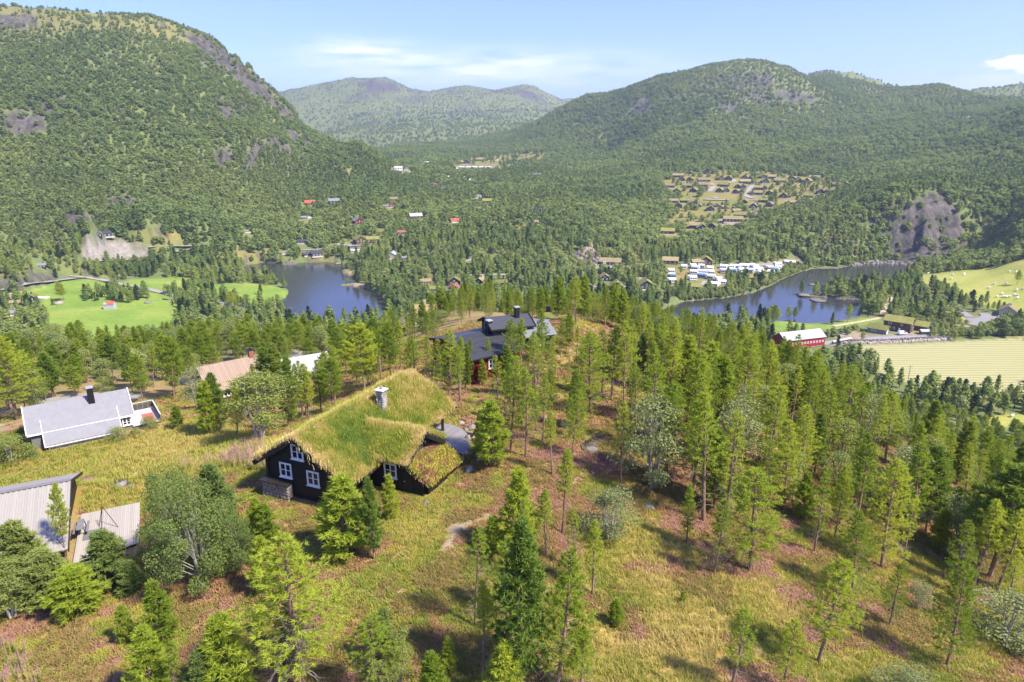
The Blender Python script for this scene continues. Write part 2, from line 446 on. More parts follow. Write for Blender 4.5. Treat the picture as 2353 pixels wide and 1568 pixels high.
class MB:
    """collects boxes, slabs and tubes into one mesh"""
    def __init__(s): s.v = []; s.f = []; s.m = []; s.cur = 0
    def add(s, vs, fs):
        o = len(s.v); s.v += [tuple(p) for p in vs]; s.f += [tuple(o + i for i in f) for f in fs]; s.m += [s.cur] * len(fs)
        return s
    def hexa(s, b, t):
        """eight corners: four below, four above, both anticlockwise"""
        return s.add(list(b) + list(t), [(3,2,1,0),(4,5,6,7),(0,1,5,4),(1,2,6,5),(2,3,7,6),(3,0,4,7)])
    def box(s, x0, x1, y0, y1, z0, z1):
        return s.hexa([(x0,y0,z0),(x1,y0,z0),(x1,y1,z0),(x0,y1,z0)], [(x0,y0,z1),(x1,y0,z1),(x1,y1,z1),(x0,y1,z1)])
    def slab(s, a, b, c, d, th):
        """quad a b c d (anticlockwise from above) given thickness downward along its normal"""
        a, b, c, d = map(Vector, (a, b, c, d)); n = (b - a).cross(d - a).normalized() * th
        return s.hexa([a - n, b - n, c - n, d - n], [a, b, c, d])
    def tube(s, p, q, r0, r1=None, k=6):
        p, q = Vector(p), Vector(q); r1 = r0 if r1 is None else r1
        d = (q - p).normalized(); x = d.orthogonal().normalized(); y = d.cross(x)
        vs = []
        for c, r in ((p, r0), (q, r1)):
            for i in range(k):
                a = 2 * math.pi * i / k; vs.append(c + x * math.cos(a) * r + y * math.sin(a) * r)
        fs = [(i, (i+1) % k, k + (i+1) % k, k + i) for i in range(k)] + [tuple(range(k-1, -1, -1)), tuple(range(k, 2*k))]
        return s.add(vs, fs)
    def build(s, name, mats, parent=None, loc=None):
        me = bpy.data.meshes.new(name); me.from_pydata(s.v, [], s.f)
        if not isinstance(mats, (list, tuple)): mats = [mats]
        for m in mats: me.materials.append(m)
        if len(mats) > 1: me.polygons.foreach_set('material_index', s.m)
        me.update()
        o = bpy.data.objects.new(name, me); link(o, parent)
        if loc is not None: o.location = loc
        return o
def thing(name, label, cat, loc=(0,0,0), rz=0, group=None):
    o = bpy.data.objects.new(name, None); COL.objects.link(o)
    o.empty_display_size = .1
    o.location = loc; o.rotation_euler = (0, 0, rz); o['label'] = label; o['category'] = cat
    if group: o['group'] = group
    return o
def tag(o, label=None, cat=None, group=None, kind=None):
    if label: o['label'] = label
    if cat: o['category'] = cat
    if group: o['group'] = group
    if kind: o['kind'] = kind
    return o

# ------------------------------------------------------------------ where things grow and what the ground is
FIELD = {
 'green': [[(60,668),(110,655),(160,645),(210,641),(240,650),(330,663),(375,678),(412,700),(408,722),(412,745),(395,775),(260,800),(130,800),(112,745),(95,715),(70,700),(35,688)],
           [(275,648),(300,640),(420,638),(490,652),(520,652),(560,650),(620,655),(668,672),(645,694),(612,704),(560,700),(520,688),(450,672),(390,668),(330,664),(290,655)],
           [cH(640,600),cH(760,590),cH(880,610),cH(1010,618),cH(1130,598),cH(1250,575),cH(1380,572),cH(1370,590),cH(1290,610),cH(1100,640),cH(1000,648),cH(900,640),cH(750,655),cH(640,650)],
           [(1475,212+300),(1500,515)], ],
 'pasture': [[(2105,634),(2200,622),(2300,612),(2330,600),(2400,585),(2400,735),(2290,712),(2230,690),(2180,664),(2120,655)],
             [(2270,955),(2400,948),(2400,990),(2275,978)],
             [cH(1790,530),cH(1960,540),cH(1980,580),cH(1900,600),cH(1800,580)]],
 'hay': [[(1940,797),(1990,793),(2100,790),(2230,783),(2400,774),(2400,912),(2230,902),(2100,888),(1990,842)]],
}
FIELD['green'].pop()
MEADOW = [[(-50,1010),(60,1000),(200,1020),(330,1000),(430,965),(520,985),(600,1000),(615,1035),(600,1085),(560,1085),(430,1100),(350,1150),(330,1190),(170,1170),(-50,1120)],
          [(1520,400),(1640,390),(1760,395),(1900,410),(1940,430),(1900,450),(1860,470),(1800,480),(1740,500),(1640,520),(1560,520),(1540,480),(1560,455),(1530,440),(1520,420)],
          [cG(0,1200),cG(700,1200),cG(1440,1170),cG(1620,1170),cG(1500,1270),cG(1300,1330),cG(700,1310),cG(800,1440),cG(640,1480),cG(300,1480),cG(50,1450),cG(0,1300)], ell(807,397,14,10), ell(1180,520,30,14), (cE(1270,850), cE(1560,860), cE(1690,900), cE(1600,960), cE(1450,960)),
          (cF(1450,270), cF(1800,250), cF(1730,300), cF(1560,350)), (cF(950,790), cF(1300,690), cF(1560,560), cF(1640,600), cF(1500,760), cF(1200,850)),
          (cF(250,930), cF(740,930), cF(700,1010), cF(300,1020)), (cF(430,1110), cF(830,1060), cF(860,1120), cF(700,1135)),
          [(275,540),(360,530),(440,545),(420,560),(340,555)],(cH(1380,620),cH(1540,560),cH(1660,600),cH(1800,580),cH(2000,640),cH(1850,690),cH(1700,690)),
          [(490,590),(640,570),(600,600),(500,605)],[(1150,355),(1260,350),(1250,372),(1170,375),(1040,392),(1040,372)],[(1040,380),(1180,376),(1170,398),(1030,396)],
          [(1640,440),(1690,430),(1700,470),(1620,470)],(cG(0,620),cG(250,640),cG(330,800),cG(150,900),cG(0,880)),[(1455,615),(1462,575),(1475,575),(1466,615)]]
BOG = [[(1330,1190),(1420,1160),(1560,1250),(1700,1300),(1850,1390),(1840,1470),(1700,1568),(1720,1640),(1340,1640),(1330,1400)]]
ROCK = [[(186,556),(200,547),(240,545),(275,548),(290,556),(345,570),(347,584),(345,603),(260,606),(200,604),(188,590)],
        [(2045,588),(2052,530),(2062,495),(2085,470),(2110,462),(2140,440),(2170,448),(2195,480),(2215,530),(2228,570),(2180,600),(2120,605)],
        [(405,75),(480,86),(540,138),(590,170),(650,235),(700,290),(660,275),(610,240),(560,200),(500,150),(450,110)],
        [(0,258),(40,250),(100,270),(115,300),(60,318),(0,312)],[(0,30),(90,50),(100,62),(0,58)],
        [(490,345),(530,335),(538,378),(505,385)],[(558,345),(600,335),(595,360),(580,390),(560,380)],[(640,338),(670,335),(660,355),(640,352)],
        [(650,295),(690,310),(720,335),(700,340),(670,325)],[(500,240),(545,255),(550,275),(510,275)],[(340,525),(375,515),(385,545),(345,540)],[(155,500),(205,490),(215,512),(165,520)],
        [(240,455),(300,450),(340,470),(280,480)],[(0,645),(50,632),(80,633),(125,640),(140,652),(60,660),(0,672)],[(150,490),(190,498),(150,520)],
        [(1315,582),(1365,572),(1372,600),(1348,625),(1316,600)],[(1770,210),(1860,215),(1900,235),(1800,240)],[(1450,230),(1500,225),(1500,260),(1460,262)],
        [(1630,240),(1700,245),(1680,262)],[(560,320),(640,320),(650,345),(600,330)],cH(0,0) and [cH(1370,180),cH(1480,150),cH(1600,180),cH(1630,205),cH(1500,205),cH(1400,195)],
        [(800,185),(890,182),(930,208),(880,215)],[(1180,205),(1240,214),(1260,238),(1200,225)],[cH(1490,430),cH(1240,452),cH(1030,440),cH(1010,466),cH(780,412)],
        [(250,1105),(290,1100),(315,1118),(270,1124)],[cD(840,1190),cD(900,1180),cD(930,1240),cD(860,1270)],[cD(500,1150),cD(650,1130),cD(700,1180),cD(560,1180)],
        [(1330,1020),(1380,990),(1400,1010),(1345,1050)],[(1100,1060),(1130,1050),(1140,1075)],[(540,15),(560,12),(600,60)]]
ROCK.pop()
BROWN = [[(0,15),(200,25),(370,50),(480,90),(440,100),(300,75),(180,70),(0,75)]]
SAND = [[(1012,1262),(1026,1214),(1062,1196),(1128,1178),(1140,1185),(1075,1207),(1045,1235),(1048,1268)],[(1195,1158),(1240,1166),(1212,1192),(1180,1188)],[(781,622),(835,621),(836,632),(818,648),(808,636),(790,631)], [cG(1195,1450),cG(1290,1460),cG(1260,1475),cG(1180,1470)],
        [(778,655),(840,648),(835,662),(790,660)],[cG(300,760),cG(700,620),cG(980,660),cG(980,690),cG(700,760),cG(520,800)],[cE(1520,450),cE(1640,455),cE(1640,525),cE(1590,520)],
        [cH(1020,655),cH(1190,650),cH(1290,690),cH(1270,720),cH(1050,700)]]
DIRT = [[(186,556),(200,547),(240,545),(275,548),(290,556),(345,570),(347,584),(345,603),(260,606),(200,604),(188,590)], [cG(680,1195),cG(1440,1160),cG(1640,1165),cG(1560,1215),cG(1340,1215),cG(700,1225)],
        [cH(860,760),cH(1130,715),cH(1240,700),cH(1260,690),cH(1600,665),cH(1640,690),cH(1500,712),cH(1170,745),cH(1000,760)],
        [cE(1050,320),cE(1640,320),cE(1640,385),cE(1050,385)], [cF(860,815),cF(1090,800),cF(1200,850),cF(1040,880)],[cH(1850,480),cH(1900,470),cH(1990,560),cH(2100,570),cH(2190,530),cH(2200,600),cH(1980,600)]]
jA = fbm(X, Y, 26, 4) ; jB = fbm(X + 77, Y, 26, 4)
def maskset(u, v, polys, soft, js=(0, 0), jit=None):
    m = np.zeros(np.shape(u))
    for p in polys: m = np.maximum(m, polymask(u, v, p, soft, jit))
    return m
# farmland lies flat
fu, fv, _ = proj(X, Y, np.full_like(X, 3.0))
ff = maskset(fu, fv, FIELD['hay'] + [FIELD['green'][0], FIELD['green'][1]], 8)
G = G * (1 - ff) + (3.0 + .25 * fbm(X, Y, 50, 2)) * ff
G = G * (1 - lakemask) + (-2.0) * lakemask
cA = lambda x, y: (.33 * x, 537.5 + .33 * y)
c5 = lambda x, y: (537.5 + .2538 * x, 806.2 + .2538 * y)
cP = lambda x, y: (.33 * x, 1051 + .33 * y)
cQ = lambda x, y: (776.3 + .33 * x, 1051 + .33 * y)
cS = lambda x, y: (1552.7 + .3401 * x, 1051 + .3401 * y)
# ------------------------------------------------------------------ pads under the near buildings, then the ground sheet
for cx, cy, rad, z in ((-52.3,76.7,7.5,70.9),(-44.5,101,8,66.2),(-5,84,4,77.7),(-36.5,48.3,7.5,74.7),(1.5,85,3.5,79.0),(-12.3,52.0,8.5,78.0),(-7.5,60.5,4.5,78.1),(-4.8,58.5,3.0,78.15)): pad(cx, cy, rad, z)
pu, pv, pZ = proj(X, Y, G)
_rk = maskset(pu, pv, ROCK, 5, jit=(jA * 16, jB * 12)) * sstep(380, 480, RG)
_tn = AZ[:, None] * 640.0
_rib = 1 - np.abs(vnoise(_tn / 9 + 3, RG / 60) * 2); _rib2 = 1 - np.abs(vnoise(_tn / 3.6 + 9, RG / 30 + 4) * 2); _led = vnoise(_tn / 22, RG / 9)
G = G + _rk * (_rib * 11 + _rib2 * 5.0 + _led * 6 - 8) * sstep(3, 14, G)
pu, pv, pZ = proj(X, Y, G)
jit = (jA * 14, jB * 10)
mR = maskset(pu, pv, ROCK, 4, jit=(jA * 16, jB * 12))
mG = np.maximum(maskset(pu, pv, FIELD['green'], 2.5, jit=(jA * 5, jB * 4)), 0)
mP = maskset(pu, pv, FIELD['pasture'], 3, jit=(jA * 5, jB * 4))
mH = maskset(pu, pv, FIELD['hay'], 2)
mM = maskset(pu, pv, MEADOW, 8, jit=jit)
mS = maskset(pu, pv, SAND, 3)
mD = maskset(pu, pv, DIRT, 3, jit=(jA * 5, jB * 4))
mB = maskset(pu, pv, BOG, 18, jit=jit)
mN = maskset(pu, pv, BROWN, 14, jit=jit)
heath = 1 - sstep(125, 175, RG)
# steep ground on the mountains is bare rock in places
gz = np.gradient(G, axis=1) / np.gradient(RG, axis=1)
rn = fbm(X, Y, 60, 4) + .6 * fbm(X, Y, 14, 3)
mR = np.maximum(mR, sstep(.18, .32, rn) * sstep(.32, .6, np.abs(gz)) * sstep(400, 600, RG) * .9)
farrock = sstep(2300, 3200, RG) * sstep(.12, .4, fbm(X, Y, 120, 5, .6)) * .65
mR = np.maximum(mR, farrock)
shore = np.zeros_like(G)
shore = sstep(-1.9, -.2, G) * (1 - sstep(.25, .5, G)) * sstep(300, 340, RG)

NA = len(AZ)
Vt = np.stack([X, Y, G], 2).reshape(-1, 3)
idx = np.arange(NA * NR).reshape(NA, NR)
Ft = np.stack([idx[:-1, :-1], idx[:-1, 1:], idx[1:, 1:], idx[1:, :-1]], 2).reshape(-1, 4)
Ft = Ft[:, ::-1]
Vt = np.vstack([Vt, [[0, 0, 77.1]]])
m_ground, nt = newmat('ground'); t = NT(nt)
tcn = t.n('ShaderNodeTexCoord'); vec = tcn.outputs['Object']
def attr(nm):
    a = t.n('ShaderNodeAttribute', attribute_name=nm); s = t.n('ShaderNodeSeparateColor'); t.l(a.outputs['Color'], s.inputs[0])
    return s.outputs[0], s.outputs[1], s.outputs[2], a.outputs['Alpha']
aR, aG, aP, aH = attr('cover_a'); aM, aS, aD, aB = attr('cover_b'); aN, aHe, aSh, _x = attr('cover_c')
n1 = t.noise(.035, vec, 6, .6); n2 = t.noise(.35, vec, 6, .65); n3 = t.noise(2.2, vec, 5, .65); n4 = t.noise(.012, vec, 5, .6)
nn = t.math('ADD', t.math('MULTIPLY', n1, .5), t.math('MULTIPLY', n2, .5))
wild = t.ramp(nn, [(.3, (.11,.15,.055)), (.48, (.15,.185,.065)), (.6, (.21,.20,.075)), (.74, (.22,.17,.09))])
heathc = t.ramp(t.math('ADD', t.math('MULTIPLY', n2, .55), t.math('MULTIPLY', n3, .45)),
                [(.30, (.18,.20,.05)), (.42, (.27,.26,.07)), (.5, (.34,.24,.10)), (.57, (.36,.23,.15)), (.64, (.32,.33,.08)), (.75, (.46,.37,.17))])
c = t.mix(aHe, wild, heathc)
mead = t.ramp(t.math('ADD', t.math('MULTIPLY', n2, .5), t.math('MULTIPLY', n1, .5)), [(.32, (.14,.14,.035)), (.45, (.26,.23,.05)), (.55, (.32,.21,.065)), (.66, (.38,.27,.09)), (.75, (.20,.20,.045))])
c = t.mix(t.math('MULTIPLY', aM, t.math('ADD', .12, t.math('ADD', t.math('MULTIPLY', aHe, .88), t.math('MULTIPLY', n2, .75))), True), c, mead)
bog = t.ramp(t.math('ADD', t.math('MULTIPLY', n2, .6), t.math('MULTIPLY', n3, .4)), [(.32, (.15,.14,.035)), (.47, (.32,.26,.07)), (.57, (.46,.33,.12)), (.7, (.25,.24,.05))])
c = t.mix(aB, c, bog)
brown = t.ramp(nn, [(.35, (.14,.15,.05)), (.5, (.21,.20,.07)), (.65, (.27,.22,.10))])
c = t.mix(aN, c, brown)
green = t.ramp(t.math('ADD', t.math('MULTIPLY', n1, .6), t.math('MULTIPLY', n2, .4)), [(.33, (.13,.215,.035)), (.5, (.20,.30,.05)), (.66, (.33,.35,.08))])
c = t.mix(aG, c, green)
past = t.ramp(nn, [(.35, (.25,.29,.055)), (.5, (.34,.36,.08)), (.65, (.43,.38,.12))])
c = t.mix(aP, c, past)
wv = t.n('ShaderNodeTexWave', wave_type='BANDS', bands_direction='Y'); mp = t.n('ShaderNodeMapping')
mp.inputs['Rotation'].default_value = (0, 0, R(-4)); mp.inputs['Scale'].default_value = (.35, 1, 1)
t.l(vec, mp.inputs[0]); t.l(mp.outputs[0], wv.inputs[0]); wv.inputs['Scale'].default_value = .10; wv.inputs['Distortion'].default_value = 1.6
wv.inputs['Detail'].default_value = 3; wv.inputs['Detail Scale'].default_value = 1.5
hay = t.mix(t.sharpen(wv.outputs['Fac'], .35, .9), (.43,.39,.20), t.mix(n2, (.22,.26,.09), (.33,.33,.14)))
c = t.mix(aH, c, hay)
c = t.mix(aD, c, t.ramp(n2, [(.35, (.22,.20,.17)), (.65, (.33,.30,.26))]))
c = t.mix(aS, c, t.ramp(n2, [(.35, (.27,.21,.135)), (.65, (.38,.30,.20))]))
mpr = t.n('ShaderNodeMapping'); mpr.inputs['Scale'].default_value = (1, 1, .18); t.l(vec, mpr.inputs[0])
nr = t.noise(.12, mpr.outputs[0], 8, .7); nr2 = t.noise(.9, mpr.outputs[0], 6, .7)
rk = t.ramp(t.math('ADD', t.math('MULTIPLY', nr, .6), t.math('MULTIPLY', nr2, .4)), [(.34, (.022,.021,.022)), (.45, (.07,.064,.060)), (.55, (.13,.118,.105)), (.68, (.24,.215,.19))])  # rock tones darkened overall, standing in for shade on the cliff face
rf = t.math('MULTIPLY', t.math('MULTIPLY', aR, t.math('SUBTRACT', 1.0, aD)), t.sharpen(t.math('ADD', n2, t.math('MULTIPLY', aR, .35)), .42, .56), True)
c = t.mix(t.math('MAXIMUM', rf, t.math('MULTIPLY', aSh, t.sharpen(n2, .42, .52)), True), c, rk)
bs = t.n('ShaderNodeBsdfPrincipled'); t.l(c, bs.inputs['Base Color']); bs.inputs['Roughness'].default_value = .95
bs.inputs['Specular IOR Level'].default_value = .1
bp = t.n('ShaderNodeBump'); bp.inputs['Strength'].default_value = .7; bp.inputs['Distance'].default_value = .25
t.l(t.math('ADD', n3, t.math('MULTIPLY', nr, t.math('MULTIPLY', rf, 14.0))), bp.inputs['Height']); t.l(bp.outputs[0], bs.inputs['Normal'])
out(t, bs.outputs[0])
me = meshnp('ground', Vt, Ft, [m_ground], smooth=True)
def colattr(me, nm, arrs):
    a = me.attributes.new(nm, 'FLOAT_COLOR', 'POINT')
    q = np.stack([np.append(np.broadcast_to(z, X.shape).ravel(), 0) for z in arrs], 1).astype(np.float32)
    a.data.foreach_set('color', q.ravel())
colattr(me, 'cover_a', (mR, mG, mP, mH)); colattr(me, 'cover_b', (mM, mS, mD, mB)); colattr(me, 'cover_c', (mN, heath, shore, 0))
ground = link(bpy.data.objects.new('ground', me)); ground['kind'] = 'structure'

# ------------------------------------------------------------------ water
m_water, nt = newmat('lake_water'); t = NT(nt)
tcn = t.n('ShaderNodeTexCoord'); mp = t.n('ShaderNodeMapping'); mp.inputs['Scale'].default_value = (.5, 1.2, 1); t.l(tcn.outputs['Object'], mp.inputs[0])
w1 = t.noise(.9, mp.outputs[0], 4, .6); w2 = t.noise(.02, mp.outputs[0], 3, .6)
bs = t.n('ShaderNodeBsdfPrincipled'); bs.inputs['Base Color'].default_value = (.04, .042, .044, 1)
bs.inputs['Roughness'].default_value = .15; bs.inputs['IOR'].default_value = 1.45; bs.inputs['Specular IOR Level'].default_value = 1.0
bp = t.n('ShaderNodeBump'); bp.inputs['Distance'].default_value = .045
t.l(t.sharpen(w2, .35, .7), bp.inputs['Strength']); t.l(w1, bp.inputs['Height']); t.l(bp.outputs[0], bs.inputs['Normal'])
out(t, bs.outputs[0])
for nm, poly in (('lake_water', LAKE_R), ('lake_water', LAKE_L)):
    P = np.array([at(u, v, z=0) for u, v in poly]); x0, y0 = P.min(0)[:2] - 12; x1, y1 = P.max(0)[:2] + 12
    mb = MB(); mb.add([(x0,y0,0),(x1,y0,0),(x1,y1,0),(x0,y1,0)], [(0,1,2,3)])
    tag(mb.build(nm, m_water), kind='structure')

# ------------------------------------------------------------------ roads and tracks, draped on the ground
m_road = plain('pale_gravel', (.31,.29,.26), .95, .12, .6)
m_asph = plain('grey_gravel', (.27,.265,.26), .95, .12, .6)
ROADPX = []
def road(name, px, width, mat, lift=.12, zfix=None):
    ROADPX.append((px, width))
    P = [at(u, v, z=zfix) if zfix is not None else hit(u, v) for u, v in px]
    P = np.array(P)[:, :2]
    Q = []
    for i in range(len(P) - 1):
        p0 = P[max(i-1, 0)]; p1 = P[i]; p2 = P[i+1]; p3 = P[min(i+2, len(P)-1)]
        n = max(2, int(np.hypot(*(p2 - p1)) / 3))
        for k in range(n):
            s = k / n
            Q.append(.5 * ((2*p1) + (-p0+p2)*s + (2*p0-5*p1+4*p2-p3)*s*s + (-p0+3*p1-3*p2+p3)*s**3))
    Q.append(P[-1]); Q = np.array(Q)
    if np.hypot(Q[:,0], Q[:,1]).mean() > 250 and len(Q) > 12:
        kw = 9; Qp = np.pad(Q, ((kw//2, kw//2), (0, 0)), 'edge'); Q = np.stack([np.convolve(Qp[:,j], np.ones(kw)/kw, 'valid') for j in (0, 1)], 1)
    T = np.gradient(Q, axis=0); T /= np.hypot(T[:,0], T[:,1])[:,None] + 1e-9
    N = np.stack([-T[:,1], T[:,0]], 1)
    rows = []
    for s in (-.5, -.17, .17, .5):
        q = Q + N * s * width; zz = height(q[:,0], q[:,1]) if zfix is None else np.full(len(q), zfix)
        rows.append(np.column_stack([q, zz]))
    rows = np.array(rows); zc = rows[:, :, 2].mean(0)
    if zfix is None and len(Q) > 12: zp_ = np.pad(zc, (5, 5), 'edge'); zc = np.convolve(zp_, np.ones(11)/11, 'valid')
    rows[:, :, 2] = np.maximum(rows[:, :, 2] * .3 + zc[None] * .7, zc[None] - .05) + lift
    k = len(Q); V = rows.reshape(-1, 3); F = []
    for j in range(3):
        for i in range(k - 1): F.append((j*k+i, j*k+i+1, (j+1)*k+i+1, (j+1)*k+i))
    me = meshnp(name, V, np.array(F)[:, ::-1], [mat], smooth=True)
    o = link(bpy.data.objects.new(name, me)); o['kind'] = 'structure'
    return Q
road('road', [(-60,682),(0,671),(70,657),(130,644),(165,637),(210,637)], 4.6, m_road, .3)
road('road', [(150,628),(165,634),(190,638),(240,644),(300,656),(350,668),(400,679),(450,690),(500,694),(560,706),(620,717),(700,731)], 4.6, m_road, .3)
road('road', [cA(1160,160),cA(1060,158),cA(950,165),cA(850,178),cA(700,196),cA(640,205)], 5.0, m_road, .4)
road('road', [cA(1440,75),cA(1380,90),cA(1300,105),cA(1200,128),cA(1120,148)], 4.2, m_road, .3)
road('road', [cA(1460,72),cA(1380,78),cA(1250,85),cA(1100,97),cA(1000,105)], 4.0, m_road, .3)
road('road', [(-40,994),(0,985),(56,972),(96,948),(120,930),(200,921),(304,916),(363,905),(409,888),(460,868),(560,846),(627,822),(700,818),(760,815)], 4.6, m_road, .12)
road('road', [cH(850,770),cH(920,750),cH(1050,738),cH(1200,722),cH(1350,712),cH(1500,705),cH(1700,700),cH(1850,690),cH(1960,655),cH(2010,620)], 5.5, m_asph, .3)
road('road', [cH(2010,620),cH(2060,590),cH(2100,560),cH(2080,540)], 5.5, m_asph, .3)
road('road', [cH(1990,565),cH(1940,535),cH(1880,500),cH(1820,478)], 5, m_asph, .3)
road('track', [cH(1400,560),cH(1395,545),cH(1420,490),cH(1450,450),cH(1470,425)], 3.4, plain('dry_track', (.46,.38,.22), .95, .2, .5), .3)
road('track', [cH(1400,565),cH(1300,590),cH(1150,612),cH(1040,635)], 3, MATS['dry_track'], .3)
road('track', [cH(1040,650),cH(1120,645),cH(1180,655),cH(1150,680),cH(1090,695)], 4, m_road, .3)
road('road', [cG(700,1205),cG(1000,1200),cG(1200,1205),cG(1350,1185),cG(1440,1168)], 6, m_road, .4)
road('road', [cG(30,1445),cG(200,1455),cG(300,1455),cG(500,1440),cG(560,1400),cG(480,1375)], 5, m_road, .4)
road('road', [cG(545,315),cG(590,280),cG(630,235),cG(760,215),cG(850,190),cG(880,165),cG(830,152)], 6, m_road, .4)
road('road', [cG(1150,200),cG(1080,240),cG(1040,290),cG(1030,330),cG(1000,370),cG(1060,385),cG(1150,400)], 6, m_road, .4)
road('road', [cG(500,400),cG(600,405),cG(800,408)], 11, m_road, .4)
road('road', [cG(620,375),cG(640,385),cG(680,395)], 6, m_road, .4)
road('road', [cG(1000,410),cG(1100,408),cG(1150,405)], 7, m_road, .4)
road('road', [cG(600,240),cG(610,205),cG(560,195),cG(450,220),cG(400,200)], 5, m_road, .4)
road('road', [cF(860,820),cF(950,850),cF(1100,855),cF(1200,850)], 9, m_road, .4)
road('road', [cF(0,925),cF(300,915),cF(500,912),cF(640,905),cF(740,890),cF(860,878)], 5, m_road, .4)
road('road', [cB(760,225),cB(880,200),cB(960,170),cB(1030,145)], 6, m_road, .4)
road('road', [cB(650,290),cB(850,292),cB(1240,288)], 5, m_road, .4)
road('road', [cB(1600,368),cB(1900,375),cB(2100,365),cB(2130,330),cB(2110,300)], 5, m_road, .4)
road('road', [cB(1730,255),cB(1800,235),cB(1960,235),cB(2060,245)], 6, m_road, .4)
road('road', [cE(1330,820),cE(1430,800),cE(1440,760),cE(1390,730)], 5, m_road, .4)
road('road', [cE(1260,830),cE(1340,822)], 6, m_road, .4)
road('road', [cE(1540,965),cE(1620,958),cE(1780,935)], 5, m_road, .4)
road('road', [cE(1180,300),cE(1400,285),cE(1700,295)], 6, plain('sandy_gravel', (.42,.33,.22), .95, .15, .6), .5)
# ------------------------------------------------------------------ plants: prototypes
PINE_L = leafmat('pine_needles', [(0.207,0.295,0.044),(0.304,0.402,0.053),(0.411,0.493,0.067),(0.532,0.577,0.083)], False, .50)
PINE_D = leafmat('dark_pine_needles', [(0.142,0.227,0.042),(0.208,0.296,0.052),(0.311,0.376,0.062)], False, .35)
PINE_B = leafmat('bluish_pine_needles', [(0.165,0.237,0.067),(0.215,0.285,0.080),(0.281,0.332,0.094)], False, .35)
BIRCH_L = leafmat('birch_leaves', [(0.183,0.243,0.064),(0.259,0.312,0.087),(0.334,0.380,0.104)], False, .4)
GREY_L = leafmat('grey_willow_leaves', [(.21,.26,.10),(.28,.32,.14),(.36,.38,.19)], False, .35)
PINE_F = leafmat('forest_pine_needles', [(0.114,0.179,0.058),(0.167,0.241,0.067),(0.240,0.309,0.079),(0.320,0.358,0.097)], True, .3)
PINE_N = leafmat('hill_pine_needles', [(0.184,0.274,0.049),(0.266,0.361,0.054),(0.355,0.443,0.068),(0.457,0.502,0.081)], True, .5)
BIRCH_F = leafmat('forest_birch_leaves', [(0.155,0.213,0.076),(0.218,0.281,0.097),(0.287,0.340,0.118),(0.366,0.400,0.144)], True, .32)
PINE_M = leafmat('mountain_pine_needles', [(0.144,0.209,0.075),(0.192,0.263,0.090),(0.259,0.327,0.106),(0.327,0.362,0.120)], True, .35)
BIRCH_M = leafmat('mountain_birch_leaves', [(0.177,0.254,0.090),(0.233,0.309,0.106),(0.287,0.362,0.120),(0.353,0.408,0.134)], True, .35)
BARK = plain('pine_bark', (.17,.105,.07), .95, .4, 6, var2=(.26,.17,.12))
DEADB = plain('dead_twigs', (.27,.235,.20), .95, .25, 6)
BBARK = plain('birch_bark', (.36,.34,.30), .9, .5, 5)

def unit(v): return v / (np.linalg.norm(v, axis=-1, keepdims=True) + 1e-9)
def tufts(C, D, L, W, k, rs, spread=.85):
    n = len(C); C = np.repeat(C, k, 0); D = np.repeat(D, k, 0)
    d = unit(D * .75 + rs.normal(size=(n*k, 3)) * spread * .6)
    ln = L * rs.uniform(.6, 1.15, (n*k, 1)); b = C + rs.normal(size=(n*k, 3)) * L * .12
    w = unit(np.cross(d, rs.normal(size=(n*k, 3)))) * W * .5
    V = np.stack([b - w, b + w, b + d * ln], 1).reshape(-1, 3)
    return V
class Limbs:
    """tapered limbs of k sides along polylines"""
    def __init__(s): s.V = []; s.F = []; s.n = 0
    def add(s, pts, rad, k=3):
        pts = np.array(pts, float); m = len(pts)
        T = np.gradient(pts, axis=0); T = unit(T); ref = np.array([.31, .17, .93]) if abs(T[0][2]) < .8 else np.array([.93, .21, .1])
        A = unit(np.cross(T, ref)); B = np.cross(T, A)
        a = np.arange(k) * 2 * math.pi / k
        ring = pts[:,None] + (A[:,None] * np.cos(a)[None,:,None] + B[:,None] * np.sin(a)[None,:,None]) * np.array(rad)[:,None,None]
        s.V.append(ring.reshape(-1, 3))
        for i in range(m - 1):
            for j in range(k):
                s.F.append((s.n+i*k+j, s.n+i*k+(j+1)%k, s.n+(i+1)*k+(j+1)%k, s.n+(i+1)*k+j))
        s.n += m * k
    def mesh(s, name, mats, midx=None):
        return meshnp(name, np.concatenate(s.V), np.array(s.F), mats, midx)
